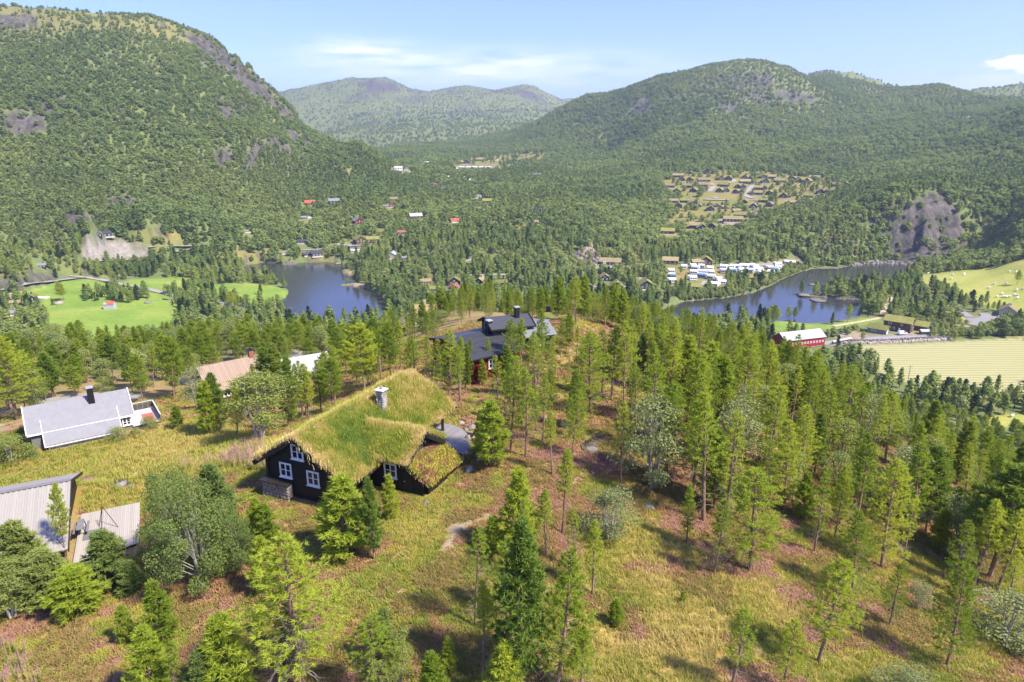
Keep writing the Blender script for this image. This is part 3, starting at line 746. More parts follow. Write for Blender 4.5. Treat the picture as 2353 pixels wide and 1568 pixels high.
def pine(seed, H, Rr, cb, leaf, dens=1.0, L=.22, W=.043, k=12, droop=0.0, spacing=.40, deadn=26):
    rs = np.random.RandomState(seed)
    lb = Limbs(); bend = rs.normal(size=2) * .018 * H
    def axis(z): t = z / H; return np.array([bend[0] * math.sin(t * 2.6), bend[1] * math.sin(t * 2.1), z])
    zs = np.linspace(-.35, H * .985, 9); r0 = .0085 * H + .025
    lb.add([axis(z) for z in zs], [r0 * (1 - max(z,0) / H) ** .8 + .012 for z in zs], 6)
    nt_ = len(lb.F)
    C = []; D = []
    z = cb * H
    while z < H - .12:
        t = (z - cb * H) / (H * (1 - cb))
        prof = min(1, .55 + t * 2.2) * (1 - t) ** .58
        nb = rs.randint(4, 7) if t < .9 else 3
        a0 = rs.uniform(0, 6.28)
        for b in range(nb):
            a = a0 + b * 6.283 / nb + rs.normal() * .25
            ln = max(.22, Rr * prof * rs.uniform(.55, 1.15))
            up = (.15 + .75 * t) + rs.normal() * .1 - droop * (1 - t)
            dr = np.array([math.cos(a), math.sin(a), up]); dr /= np.linalg.norm(dr)
            p0 = axis(z); p1 = p0 + dr * ln * .5 + np.array([0, 0, -.03 * ln]); p2 = p0 + dr * ln + np.array([0, 0, .10 * ln])
            lb.add([p0, p1, p2], [.016 + .010 * ln, .010 + .004 * ln, .005], 3)
            m = int((3 + ln * 9) * dens)
            s = rs.uniform(.22, 1.02, m) ** .75
            lat = rs.normal(size=m) * .20 * ln * (.35 + s * .6)
            side_ = np.array([-math.sin(a), math.cos(a), 0])
            pp = p0 + (dr * ln)[None] * s[:,None] + side_[None] * lat[:,None] + np.stack([0*s, 0*s, .10 * ln * s * s + rs.normal(size=m) * .04 * ln + .02], 1)
            C.append(pp); D.append(np.repeat((dr * .8 + np.array([0, 0, .35]))[None], m, 0) + side_[None] * lat[:,None] * .8)
        z += spacing * rs.uniform(.75, 1.2) * (1 - .35 * t)
    top = axis(H - .05); C.append(top[None] + rs.normal(size=(5, 3)) * .05); D.append(np.repeat([[0, 0, 1.]], 5, 0))
    for i in range(deadn):
        zz = rs.uniform(.10, cb + .22) * H; a = rs.uniform(0, 6.28); ln = Rr * rs.uniform(.3, .8)
        p0 = axis(zz); d = np.array([math.cos(a), math.sin(a), rs.uniform(-.25, .15)])
        q = p0 + d * ln * .55; e = p0 + d * ln + rs.normal(size=3) * .12 * ln
        lb.add([p0, q, e], [.014, .009, .004], 3)
        lb.add([q, q + (d + rs.normal(size=3) * .6) * ln * .4], [.007, .003], 3)
    mi = np.zeros(len(lb.F), int); mi[-deadn * 9:] = 1 if deadn else 0
    V = tufts(np.concatenate(C), unit(np.concatenate(D)), L, W, k, rs)
    F = np.arange(len(V)).reshape(-1, 3)
    return lb.mesh('trunk', [BARK, DEADB], mi), meshnp('crown', V, F, [leaf])
def birch(seed, H, Rr, leaf, n=5200, size=.13, lumps=11, stems=3, low=.12):
    rs = np.random.RandomState(seed); lb = Limbs(); C = []
    cs = []
    for i in range(lumps):
        t = (i + .5) / lumps; zz = H * (low + .12 + (1 - low - .22) * t); rr = Rr * math.sin(math.pi * min(1, .22 + .68 * t)) * .62
        a = i * 2.4 + rs.uniform(-.4, .4); rr *= rs.uniform(.6, 1.25); c = np.array([math.cos(a) * rr, math.sin(a) * rr, zz * rs.uniform(.85, 1.1)]); cs.append(c)
    cs.append(np.array([0, 0, H * .86]))
    for s in range(stems):
        a = s * 6.28 / max(stems, 1) + rs.uniform(0, 1); k = .06 * H * (stems > 1)
        lb.add([(math.cos(a)*k*.3, math.sin(a)*k*.3, -.3), (math.cos(a)*k, math.sin(a)*k, H*.3), (math.cos(a)*k*1.6, math.sin(a)*k*1.4, H*.62), (math.cos(a)*k*1.5, math.sin(a)*k*1.5, H*.92)],
               [.012*H+.02, .009*H+.015, .006*H+.008, .006], 5)
    for c in cs:
        p0 = np.array([c[0]*.1, c[1]*.1, max(.1, c[2] * .45)])
        lb.add([p0, (p0 + c) / 2 + [0, 0, .06 * H], c], [.03, .02, .008], 3)
        for j in range(4): lb.add([(p0 + c) / 2, c + rs.normal(size=3) * Rr * .12], [.014, .004], 3)
    per = n // len(cs); V = []
    for c in cs:
        lf = rs.uniform(.55, 1.25); d = unit(rs.normal(size=(per, 3)) + np.array([0, 0, .25])); r = lf * Rr * (.44 if n < 9000 else .36) * rs.uniform(.45, 1.12, (per, 1)) ** .6
        r = r * (1 + .22 * np.sin(d[:, :1] * 7 + c[0] * 3) * np.cos(d[:, 1:2] * 6 + c[1]))
        p = c + d * r * np.array([1, 1, .78])
        nrm = unit(d + rs.normal(size=(per, 3)) * .75); u_ = unit(np.cross(nrm, rs.normal(size=(per, 3)))); w_ = np.cross(nrm, u_)
        s_ = size * rs.uniform(.6, 1.3, (per, 1))
        V.append(np.stack([p - u_*s_*.5, p + w_*s_*.34, p + u_*s_*.5, p - w_*s_*.34], 1).reshape(-1, 3))
    V = np.concatenate(V); F = np.arange(len(V)).reshape(-1, 4)
    return lb.mesh('trunk', [BBARK]), meshnp('crown', V, F, [leaf])
def clump(seed, H, Rr, cb, shape, ntri, size, leaf, bark, rough=.42):
    """a tree for the middle distance: leaf sprays laid over an uneven crown"""
    rs = np.random.RandomState(seed); P = []; N = []
    if shape == 'pine':
        t = rs.uniform(0, 1, ntri) ** .85; a = rs.uniform(0, 6.28, ntri)
        lay = .80 + .30 * np.sin(t * 34 + rs.uniform(0, 6) + np.sin(a * 2 + seed) * 1.6)
        lob = 1 + .25 * np.sin(a * 3 + seed + t * 5)
        r = Rr * np.minimum(1, .5 + t * 2.4) * (1 - t) ** .50 * lay * lob * rs.uniform(.55, 1.05, ntri) + .05
        z = H * (cb + (1 - cb) * t); P = np.stack([np.cos(a) * r, np.sin(a) * r, z - .1 * r], 1)
        N = np.stack([np.cos(a), np.sin(a), .55 + 0 * a], 1)
    else:
        m = 7; cs = []
        for i in range(m):
            tt = i / (m - 1); aa = i * 2.4 + rs.uniform(-.5, .5); rr = Rr * .5 * math.sin(math.pi * (.15 + .75 * tt))
            cs.append([math.cos(aa)*rr, math.sin(aa)*rr, H * (cb + .16 + (1 - cb - .32) * tt)])
        cs = np.array(cs); w = rs.randint(0, m, ntri); d = unit(rs.normal(size=(ntri, 3)) + [0, 0, .3])
        P = cs[w] + d * Rr * .55 * rs.uniform(.75, 1.1, (ntri, 1)) * np.array([1, 1, (1 - cb) * H / Rr / 3.6]); N = d
    N = unit(N + rs.normal(size=N.shape) * rough)
    u_ = unit(np.cross(N, rs.normal(size=N.shape))); w_ = np.cross(N, u_); s_ = size * rs.uniform(.6, 1.35, (ntri, 1))
    V = np.stack([P - u_*s_*.55 - w_*s_*.3, P + u_*s_*.55 - w_*s_*.3, P + w_*s_*.6], 1).reshape(-1, 3)
    F = np.arange(len(V)).reshape(-1, 3); mi = np.zeros(len(F), int)
    k = 5; a = np.arange(k) * 6.283 / k; r0 = .012 * H + .04
    tv = np.concatenate([np.stack([np.cos(a)*r0, np.sin(a)*r0, a*0-.5], 1), np.array([[0, 0, H*.9]])]); o = len(V)
    tf = np.array([(o+i, o+(i+1) % k, o+k) for i in range(k)])
    return meshnp('tree_source', np.vstack([V, tv]), np.vstack([F, tf]), [leaf, bark], np.append(mi, np.ones(k, int)))

NEAR = {  # kind: list of (trunk mesh, crown mesh, height, crown radius)
 'pine':   [(*pine(21+i, 8.0, (1.25,1.05,1.45,1.2,1.6,1.0,1.3)[i], (.30,.42,.24,.36,.2,.5,.33)[i], PINE_L, (.8,.7,.85,.65,.8,.75,.6)[i], spacing=(.42,.48,.4,.5,.46,.44,.55)[i]), 8.0, 1.4) for i in range(7)],
 'wide':   [(*pine(31+i, 8.0, (2.1,1.8,2.3)[i], (.22,.30,.18)[i], PINE_L, .85, L=.20, W=.040, k=12, spacing=.40), 8.0, 2.0) for i in range(3)],
 'sparse': [(*pine(41+i, 9.0, (1.9,1.5,1.7)[i], (.22,.45,.33)[i], PINE_L, .85, L=.19, W=.036, k=13, droop=.1, spacing=.55, deadn=70), 9.0, 1.8) for i in range(3)],
 'dense':  [(*pine(51+i, 8.0, 1.5, .16, PINE_D, 1.15, L=.26, W=.06, spacing=.36), 8.0, 1.5) for i in range(2)],
 'blue':   [(*pine(61+i, 5.0, 1.15, .08, PINE_B, 1.5, L=.24, W=.06, spacing=.28, deadn=8), 5.0, 1.15) for i in range(2)],
 'young':  [(*pine(71+i, 4.2, 1.0, .08, PINE_L, 1.25, L=.22, W=.055, spacing=.30, deadn=8), 4.2, 1.0) for i in range(2)],
 'spread': [(*pine(81+i, 10.0, 2.9, .34, PINE_L, .95, L=.30, W=.075, spacing=.55, deadn=24), 10.0, 2.9) for i in range(2)],
 'darkspread': [(*pine(91+i, 10.0, 2.4, .30, PINE_D, 1.1, L=.32, W=.08, spacing=.5, deadn=20), 10.0, 2.4) for i in range(2)],
 'birch':  [(*birch(101+i, 7.0, 2.0, BIRCH_L, 6500, .16), 7.0, 2.0) for i in range(2)],
 'willow': [(*birch(111+i, 5.0, 2.0, GREY_L, 5200, .13, stems=4, low=.05), 5.0, 2.0) for i in range(2)],
 'bigbush': [(*birch(131+i, 6.0, 3.3, leafmat('dark_birch_leaves', [(.13,.19,.05),(.17,.235,.065),(.21,.27,.08)], False, .35), 18000, .12, lumps=26, stems=4, low=.0), 6.0, 3.3) for i in range(2)],
 'bush':   [(*birch(121+i, 3.0, 2.0, BIRCH_L, 4200, .13, lumps=9, stems=4, low=.0), 3.0, 2.0) for i in range(2)],
}

# ------------------------------------------------------------------ scatter of uncountable plants: one object, points carrying instances of plant meshes
def scatter(name, P, rz, scl, var, tint, sources, kind='stuff', parent=None):
    me = bpy.data.meshes.new(name); n = len(P)
    me.vertices.add(n); me.vertices.foreach_set('co', np.asarray(P, np.float32).ravel())
    for nm, ty, dat in (('rz', 'FLOAT', rz), ('tint', 'FLOAT', tint), ('var', 'INT', var)):
        a = me.attributes.new(nm, ty, 'POINT'); a.data.foreach_set('value', np.asarray(dat, np.int32 if ty == 'INT' else np.float32))
    a = me.attributes.new('scl', 'FLOAT_VECTOR', 'POINT'); a.data.foreach_set('vector', np.asarray(scl, np.float32).ravel())
    o = link(bpy.data.objects.new(name, me), parent); o['kind'] = kind
    ng = bpy.data.node_groups.new(name + '_nodes', 'GeometryNodeTree')
    ng.interface.new_socket('Geometry', in_out='INPUT', socket_type='NodeSocketGeometry')
    ng.interface.new_socket('Geometry', in_out='OUTPUT', socket_type='NodeSocketGeometry')
    N = ng.nodes.new; Lk = ng.links.new
    gi = N('NodeGroupInput'); go = N('NodeGroupOutput'); jn = N('GeometryNodeJoinGeometry')
    for sm in reversed(sources):
        so = bpy.data.objects.new('plant_source', sm)
        oi = N('GeometryNodeObjectInfo'); oi.inputs[0].default_value = so; oi.transform_space = 'ORIGINAL'
        g2 = N('GeometryNodeGeometryToInstance'); Lk(oi.outputs['Geometry'], g2.inputs[0]); Lk(g2.outputs[0], jn.inputs[0])
    def na(nm, ty):
        x = N('GeometryNodeInputNamedAttribute'); x.data_type = ty; x.inputs[0].default_value = nm; return x.outputs[0]
    ip = N('GeometryNodeInstanceOnPoints'); ip.inputs['Pick Instance'].default_value = True
    cx = N('ShaderNodeCombineXYZ'); Lk(na('rz', 'FLOAT'), cx.inputs[2])
    Lk(gi.outputs[0], ip.inputs['Points']); Lk(jn.outputs[0], ip.inputs['Instance'])
    Lk(na('var', 'INT'), ip.inputs['Instance Index']); Lk(cx.outputs[0], ip.inputs['Rotation']); Lk(na('scl', 'FLOAT_VECTOR'), ip.inputs['Scale'])
    Lk(ip.outputs[0], go.inputs[0])
    md = o.modifiers.new('scatter', 'NODES'); md.node_group = ng
    return o
# ------------------------------------------------------------------ building materials
BLACKW = plain('black_stained_wood', (.014,.013,.013), .55, .35, 5, .3, stretch=(.6,.6,14))
BLACKB = plain('black_board', (.022,.020,.019), .6, .3, 5)
WHITE = plain('white_paint', (.80,.80,.78), .5, .06, 4)
GLASS = plain('window_glass', (.018,.021,.025), .12, .3, 1, spec=.4)
STONE = plain('grey_field_stone', (.27,.25,.23), .9, .45, 4, .5, var2=(.34,.32,.28))
STONEW = plain('weathered_stone', (.27,.245,.205), .9, .45, 3, .5)
CAPST = plain('pale_slate', (.62,.60,.57), .7, .1, 3)
SOD = plain('sod', (.17,.13,.06), 1, .4, 3)
DECKW = plain('silvered_deck_boards', (.23,.22,.22), .8, .22, 6, .2, stretch=(9,.6,1))
SHINGLE = plain('grey_shingle', (.235,.235,.25), .85, .14, 1.6, .2)
GREYW = plain('grey_cladding', (.17,.165,.17), .75, .2, 4, stretch=(.5,.5,9))
BROWNB = plain('bare_wood_roof_board', (.33,.245,.185), .8, .22, 3, stretch=(6,.5,1))
GREYB = plain('weathered_pale_board', (.31,.29,.265), .8, .12, 3, stretch=(6,.5,1))
BRICK = plain('red_brick', (.30,.12,.08), .9, .3, 6)
BLACKM = plain('black_metal', (.016,.017,.019), .4, .2, 3)
CAPM = plain('steel_cap', (.7,.7,.7), .35, .05, 3, metal=.6)
REDW = plain('red_wood', (.14,.014,.012), .6, .2, 4)
TILE = plain('black_roof_tile', (.055,.057,.066), .5, .18, 3)
TILEG = plain('grey_roof_tile', (.20,.205,.22), .6, .1, 3)
METALR = plain('pale_metal_roof', (.40,.415,.44), .5, .08, .4)
TURFG = plain('green_turf_roof', (.15,.175,.04), 1, .35, .5, .5, var2=(.22,.21,.06))
TURFT = plain('straw_turf_roof', (.27,.22,.11), 1, .3, .5, .5)
DARKWALL = plain('dark_cabin_wall', (.032,.036,.042), .7, .25, 2)
BROWNWALL = plain('brown_cabin_wall', (.10,.06,.038), .8, .25, 2)
REDROOF = plain('red_roof', (.55,.10,.06), .6, .15, 1)
RUSTROOF = plain('rust_roof', (.27,.10,.08), .8, .2, 1)
TANWALL = plain('tan_wall', (.42,.36,.27), .8, .15, 1)
CREAM = plain('cream_panel', (.68,.67,.63), .6, .06, 1)
DECKP = plain('pale_deck', (.52,.47,.41), .85, .12, 1)
FABG = plain('grey_awning', (.36,.38,.42), .8, .15, 1)
FABB = plain('blue_awning', (.10,.20,.30), .8, .15, 1)
GALV = plain('galvanised_rail', (.50,.50,.50), .5, .1, 1, metal=.3)
CONC = plain('concrete', (.36,.34,.32), .9, .15, 1)

def stones(seed, n=5):
    """a few lumpy blocks, unit size"""
    L = []
    for i in range(n):
        rs = np.random.RandomState(seed + i); V = []
        for z in (-.5, 0, .5):
            k = .78 if z else 1
            for a in range(6): V.append((math.cos(a*1.047)*.56*k*rs.uniform(.8,1.1), math.sin(a*1.047)*.56*k*rs.uniform(.8,1.1), z*rs.uniform(.8,1.05)))
        F = [(i_+6*j, (i_+1)%6+6*j, (i_+1)%6+6*(j+1), i_+6*(j+1)) for j in (0,1) for i_ in range(6)] + [(5,4,3,2,1,0), (12,13,14,15,16,17)]
        me = bpy.data.meshes.new('stone'); me.from_pydata(V, [], F); L.append(me)
    return L
def inst(name, me, parent, loc, scale=(1,1,1), rot=(0,0,0), mat=None):
    o = bpy.data.objects.new(name, me); link(o, parent); o.location = loc; o.scale = scale; o.rotation_euler = rot
    return o
def window(parent, P, X_, w, h, N_, frame=WHITE, cols=2, rows=2, thing_name='window'):
    """frame, sill and glazing bars with a pane in each opening; P centre, X_ along, N_ outward"""
    P, X_, N_ = Vector(P), Vector(X_).normalized(), Vector(N_).normalized(); Zv = Vector((0,0,1))
    def bx(mb, x0, x1, z0, z1, n0, n1):
        f = lambda x, z, n: P + X_ * x + Zv * z + N_ * n
        mb.hexa([f(x0,z0,n0), f(x1,z0,n0), f(x1,z0,n1), f(x0,z0,n1)], [f(x0,z1,n0), f(x1,z1,n0), f(x1,z1,n1), f(x0,z1,n1)])
    t_ = .12; mb = MB(); W2, H2 = w / 2, h / 2
    bx(mb, -W2, -W2+t_, -H2, H2, .02, .09); bx(mb, W2-t_, W2, -H2, H2, .02, .09)
    bx(mb, -W2+t_, W2-t_, H2-t_, H2, .02, .09); bx(mb, -W2+t_, W2-t_, -H2, -H2+t_, .02, .09)
    iw, ih = w - 2*t_, h - 2*t_
    for i in range(1, cols): x = -iw/2 + iw*i/cols; bx(mb, x-.05, x+.05, -ih/2, ih/2, .02, .07)
    for j in range(1, rows): z = -ih/2 + ih*j/rows; bx(mb, -iw/2, iw/2, z-.022, z+.022, .022, .065)
    wo_ = mb.build(thing_name, frame, parent)
    s = MB(); bx(s, -W2-.06, W2+.06, -H2-.05, -H2-.003, .02, .17); s.build('sill', frame, wo_)
    for i in range(cols):
        for j in range(rows):
            g = MB(); x0 = -iw/2 + iw*i/cols + .01; x1 = -iw/2 + iw*(i+1)/cols - .01; z0 = -ih/2 + ih*j/rows + .005; z1 = -ih/2 + ih*(j+1)/rows - .005
            bx(g, x0, x1, z0, z1, .015, .03); g.build('pane', GLASS, wo_)
    return wo_

# ------------------------------------------------------------------ the turf-roofed black cabin
YAW = R(-23.3)
CB = thing('turf_roofed_cabin', 'black timber cabin with a tall grass turf roof and stone chimney on the heath', 'cabin', (-19.62, 48.77, 78.0), YAW)
PK = .66; RX, RZ = 3.75, 5.55
roofz = lambda x, dz=0: RZ - PK * abs(x - RX) + dz
AE = 12.6
XL = .5; XR = 7.0
wall = MB(); wall.hexa([(XL+.05,.05,-.6),(XR-.05,.05,-.6),(XR-.05,AE,-.6),(XL+.05,AE,-.6)], [(XL+.05,.05,roofz(XL)-.08),(XR-.05,.05,roofz(XR)-.08),(XR-.05,AE,roofz(XR)-.08),(XL+.05,AE,roofz(XL)-.08)])
wall.add([(XL+.05,.05,roofz(XL)-.1),(XR-.05,.05,roofz(XR)-.1),(RX,.05,RZ-.1),(XL+.05,AE,roofz(XL)-.1),(XR-.05,AE,roofz(XR)-.1),(RX,AE,RZ-.1)], [(0,1,2),(5,4,3)])
WL = wall.build('wall', BLACKW, CB)
def plank_row(parent, f, x0, x1, z0, z1, mat=BLACKW, name='plank', t0=0, t1=.055):
    mb = MB(); mb.hexa([f(x0[0],z0,t0), f(x1[0],z0,t0), f(x1[0],z0,t1), f(x0[0],z0,t1)], [f(x0[1],z1,t0), f(x1[1],z1,t0), f(x1[1],z1,t1*.72), f(x0[1],z1,t1*.72)])
    return mb.build(name, mat, parent)
st = .19; z = .38
while z < RZ - .12:
    za, zb = z, min(z + st - .022, RZ - .12)
    lim = lambda zz: (max(XL, RX - (RZ - .1 - zz) / PK), min(XR, RX + (RZ - .1 - zz) / PK))
    l0, l1 = lim(za), lim(zb)
    if l1[1] - l1[0] > .08: plank_row(WL, lambda x, z_, t_: (x, .03 - t_, z_), (l0[0], l1[0]), (l0[1], l1[1]), za, zb)
    z += st
for k in range(14):
    z = .2 + k * st
    if z < roofz(XR) - .2: plank_row(WL, lambda y, z_, t_: (XR - .03 + t_, y, z_), (0, 0), (4.3, 4.3), z, z + st - .022)
for x in (XL, XR):
    mb = MB(); mb.box(x - .11, x + .11, -.09, .14, -.3, roofz(x) - .1); mb.build('corner_post', BLACKB, CB)
# roof: sod slabs, boards at the verges and eaves
XE0, XE1, Y0, Y1 = -.25, 8.45, -.55, 16.6
rf_ = MB(); th = .26
rf_.slab((XE0, Y0, roofz(XE0, .12)), (RX, Y0, RZ + .12), (RX, Y1, RZ + .12), (XE0, Y1, roofz(XE0, .12)), th)
rf_.slab((RX, Y0, RZ + .12), (XE1, Y0, roofz(XE1, .12)), (XE1, Y1, roofz(XE1, .12)), (RX, Y1, RZ + .12), th)
CX, CZr, CG = 6.3, 4.55, 11.1    # cross wing: ridge line y, ridge height, outer verge x
cpl, cpr = .56, .62
cL, cR = 3.35, 9.3
def crossz(y, dz=0): return CZr - (cpl * (CX - y) if y < CX else cpr * (y - CX)) + dz
def xin(y): return RX + (RZ - crossz(y)) / PK - .15
rf_.slab((xin(cL), cL, crossz(cL, .12)), (CG, cL, crossz(cL, .12)), (CG, CX, CZr + .12), (xin(CX), CX, CZr + .12), .24)
rf_.slab((xin(CX), CX, CZr + .12), (CG, CX, CZr + .12), (CG, cR, crossz(cR, .12)), (xin(cR), cR, crossz(cR, .12)), .24)
ROOF = rf_.build('roof', SOD, CB)
def beam(name, a, b, w, h, mat=BLACKB, parent=CB):
    a, b = Vector(a), Vector(b); d = (b - a).normalized(); s = d.cross(Vector((0,0,1))).normalized() * w * .5; n = s.cross(d).normalized()
    up = n * h * (1 if n.z > 0 else -1); mb = MB()
    mb.hexa([a - s, a + s, b + s, b - s], [a - s + up, a + s + up, b + s + up, b - s + up]); return mb.build(name, mat, parent)
beam('bargeboard', (XE0, Y0 - .06, roofz(XE0) - .32), (RX, Y0 - .06, RZ - .32), .07, .40)
beam('bargeboard', (RX, Y0 - .06, RZ - .32), (XE1, Y0 - .06, roofz(XE1) - .32), .07, .36)
beam('bargeboard', (CG + .05, CX, CZr - .25), (CG + .05, cR + .1, crossz(cR + .1) - .25), .08, .34)
beam('bargeboard', (CG + .05, cL - .1, crossz(cL - .1) - .25), (CG + .05, CX, CZr - .25), .08, .30)
beam('bargeboard', (XE1 - .1, Y1 + .03, roofz(XE1) - .2), (RX, Y1 + .03, RZ - .2), .07, .3)
for dx in (0.16, .34, .52): beam('purlin_end', (CG - .02 + .0, CX + .05 + dx*.2, CZr - .28 - dx * .5), (CG + .04, cR + .05, crossz(cR) - .28 - dx*.5), .10, .12)
beam('eave_board', (XE1, Y0, roofz(XE1) - .25), (XE1, 3.4, roofz(XE1) - .25), .06, .3)
beam('porch_beam', (7.55, 12.4, roofz(7.55) - .42), (7.55, Y1 + .1, roofz(7.55) - .42), .2, .24)
for y in (13.6, 15.4): mb = MB(); mb.tube((7.55, y, .2), (7.55, y, roofz(7.55) - .4), .15, .14, 10); mb.build('porch_post', BLACKB, CB)
# cross wing walls and gable
cw = MB(); X0c, X1c, Yl, Yr = 6.9, 10.35, 4.35, 8.8
cw.hexa([(X0c,Yl,-.5),(X1c,Yl,-.5),(X1c,Yr,-.5),(X0c,Yr,-.5)], [(X0c,Yl,crossz(Yl)-.1),(X1c,Yl,crossz(Yl)-.1),(X1c,Yr,crossz(Yr)-.1),(X0c,Yr,crossz(Yr)-.1)])
cw.add([(X1c,Yl,crossz(Yl)-.11),(X1c,Yr,crossz(Yr)-.11),(X1c,CX,CZr-.1),(X0c,Yl,crossz(Yl)-.11),(X0c,Yr,crossz(Yr)-.11),(X0c,CX,CZr-.1)], [(0,1,2),(5,4,3)])
CWL = cw.build('wing_wall', BLACKW, CB)
for k in range(12):
    z = .1 + k * st
    if z + st < crossz(Yl) - .1: plank_row(CWL, lambda x, z_, t_: (x, Yl + .01 - t_, z_), (7.08, 7.08), (12.0 - max(0, (z - .9) * .95), 12.0 - max(0, (z + st - .9) * .95)), z, z + st - .022)
z = 1.9
while z < CZr - .2:
    l0 = (max(Yl, CX - (CZr - .12 - z) / cpl), min(Yr, CX + (CZr - .12 - z) / cpr)); l1 = (max(Yl, CX - (CZr - .12 - z - st) / cpl), min(Yr, CX + (CZr - .12 - z - st) / cpr))
    if l1[1] - l1[0] > .1: plank_row(CWL, lambda y, z_, t_: (X1c - .01 + t_, y, z_), (l0[0], l1[0]), (l0[1], l1[1]), z, z + st - .022, mat=plain('worn_dark_boards', (.06,.055,.05), .7, .3, 4))
    z += st
# lean-to against the gable
lt0, lt1, lb0, lb1 = (10.45, 3.75, 2.85), (10.45, 9.3, 2.6), (12.5, 4.4, .95), (12.6, 9.9, .95)
ln_ = MB(); ln_.slab(lt0, lb0, lb1, lt1, .2); LEAN = ln_.build('lean_to_roof', SOD, CB)
beam('bargeboard', (lt0[0], lt0[1] - .06, lt0[2] - .2), (lb0[0] + .05, lb0[1] - .08, lb0[2] - .2), .08, .26)
beam('bargeboard', (lt1[0], lt1[1] + .06, lt1[2] - .2), (lb1[0] + .15, lb1[1] + .08, lb1[2] - .2), .09, .26)
lw = MB(); lw.hexa([(10.3,4.7,-.5),(12.2,4.7,-.3),(12.2,9.4,-.3),(10.3,9.4,-.5)], [(10.3,4.7,2.7),(12.2,4.7,.98),(12.2,9.4,.98),(10.3,9.4,2.4)])
lw.build('lean_to_wall', BLACKW, CB)
dr_ = MB(); dr_.box(10.15, 10.95, 4.28, 4.34, .1, 1.95); DR = dr_.build('door', BLACKB, CB)
hn = MB(); hn.box(10.22, 10.36, 4.22, 4.28, 1.0, 1.05); hn.build('handle', CAPM, DR)
window(CB, (3.65, -.03, 4.2), (1,0,0), 1.15, 1.22, (0,-1,0))
window(CB, (2.35, -.03, 2.45), (1,0,0), 1.15, 1.22, (0,-1,0))
window(CB, (4.95, -.03, 2.25), (1,0,0), 1.15, 1.22, (0,-1,0))
window(CB, (9.0, Yl - .05, 1.72), (1,0,0), 1.15, 1.22, (0,-1,0))
window(CB, (XR + .0, 11.6, 1.6), (0,1,0), 1.0, 1.6, (1,0,0), rows=3)
lp = MB(); lp.tube((7.25, 13.1, 2.2), (7.25, 13.1, 2.42), .08, .10, 8)
m_l, nt = newmat('lit_lantern'); t = NT(nt); e_ = t.n('ShaderNodeEmission'); e_.inputs[0].default_value = (1,.55,.18,1); e_.inputs[1].default_value = 6; out(t, e_.outputs[0])
lp.build('porch_lantern', m_l, CB)
np_ = MB(); np_.box(.33, .47, -.13, -.115, 3.0, 3.16); np_.build('number_plate', WHITE, CB)
# stone plinth and chimney, stone by stone
SV = stones(300)
for s_ in SV: s_.materials.append(STONEW)
rs = np.random.RandomState(4)
pl = MB(); pl.box(.25, 2.8, -.5, .0, -.7, 1.42); pl.box(2.8, 7.05, -.22, .0, -.6, .34); PL = pl.build('stone_plinth', plain('dark_mortar', (.10,.09,.08), 1, .2), CB)
def stone_face(parent, f, x0, x1, z0, z1, sz, hole=None, V=SV):
    z = z0
    while z < z1:
        hh = sz * rs.uniform(.6, .85); x = x0 + rs.uniform(-.1, .05)
        while x < x1:
            ww = sz * rs.uniform(.75, 1.35)
            if not (hole and hole[0] < x + ww/2 < hole[1] and hole[2] < z + hh/2 < hole[3]):
                p, rz_ = f(min(x + ww/2, x1 - ww*.3), min(z + hh/2, z1 - hh*.4))
                inst('stone', V[rs.randint(len(V))], parent, p, (ww*.95, sz*.55, hh*.95), (rs.normal()*.08, rs.normal()*.10, rz_))
            x += ww * .93
        z += hh * .92
stone_face(PL, lambda x, z: ((x, -.50, z), 0), .25, 2.8, -.35, 1.38, .36, (1.9, 2.45, -.05, .3))
stone_face(PL, lambda x, z: ((.25, x, z), 1.57), -.45, .0, -.3, 1.38, .34)
stone_face(PL, lambda x, z: ((2.8, x, z), 1.57), -.45, -.1, .3, 1.38, .34)
stone_face(PL, lambda x, z: ((x, -.24, z), 0), 2.9, 7.0, -.25, .3, .32)
mb = MB(); mb.box(.1, 2.95, -.75, .0, 1.42, 1.48); mb.build('plinth_cover', BLACKB, CB)
mb = MB(); mb.box(2.95, 7.1, -.42, .0, .34, .385); mb.build('plinth_cover', BLACKB, CB)
SVC = stones(320)
for s_ in SVC: s_.materials.append(STONE)
CHX, CHY, CHZ0, CHZ1 = 5.3, 8.95, 3.9, 6.3
ch = MB(); ch.box(CHX-.26, CHX+.26, CHY-.26, CHY+.26, CHZ0-.6, CHZ1); CH = ch.build('chimney', MATS['dark_mortar'], CB)
for f in (lambda x, z: ((CHX + x, CHY - .27, z), 0), lambda x, z: ((CHX + x, CHY + .27, z), 0), lambda x, z: ((CHX + .27, CHY + x, z), 1.57), lambda x, z: ((CHX - .27, CHY + x, z), 1.57)):
    stone_face(CH, f, -.33, .33, CHZ0, CHZ1 - .02, .25, V=SVC)
mb = MB(); mb.box(CHX-.46, CHX+.46, CHY-.46, CHY+.46, CHZ1+.08, CHZ1+.15); mb.build('cap_slab', CAPST, CH)
mb = MB(); mb.box(CHX-.2, CHX+.2, CHY-.2, CHY+.2, CHZ1, CHZ1+.08); mb.build('flue', BLACKM, CH)
inst('cap_stone', SVC[0], CH, (CHX, CHY, CHZ1+.3), (.26,.22,.3), (.2,.1,.5))

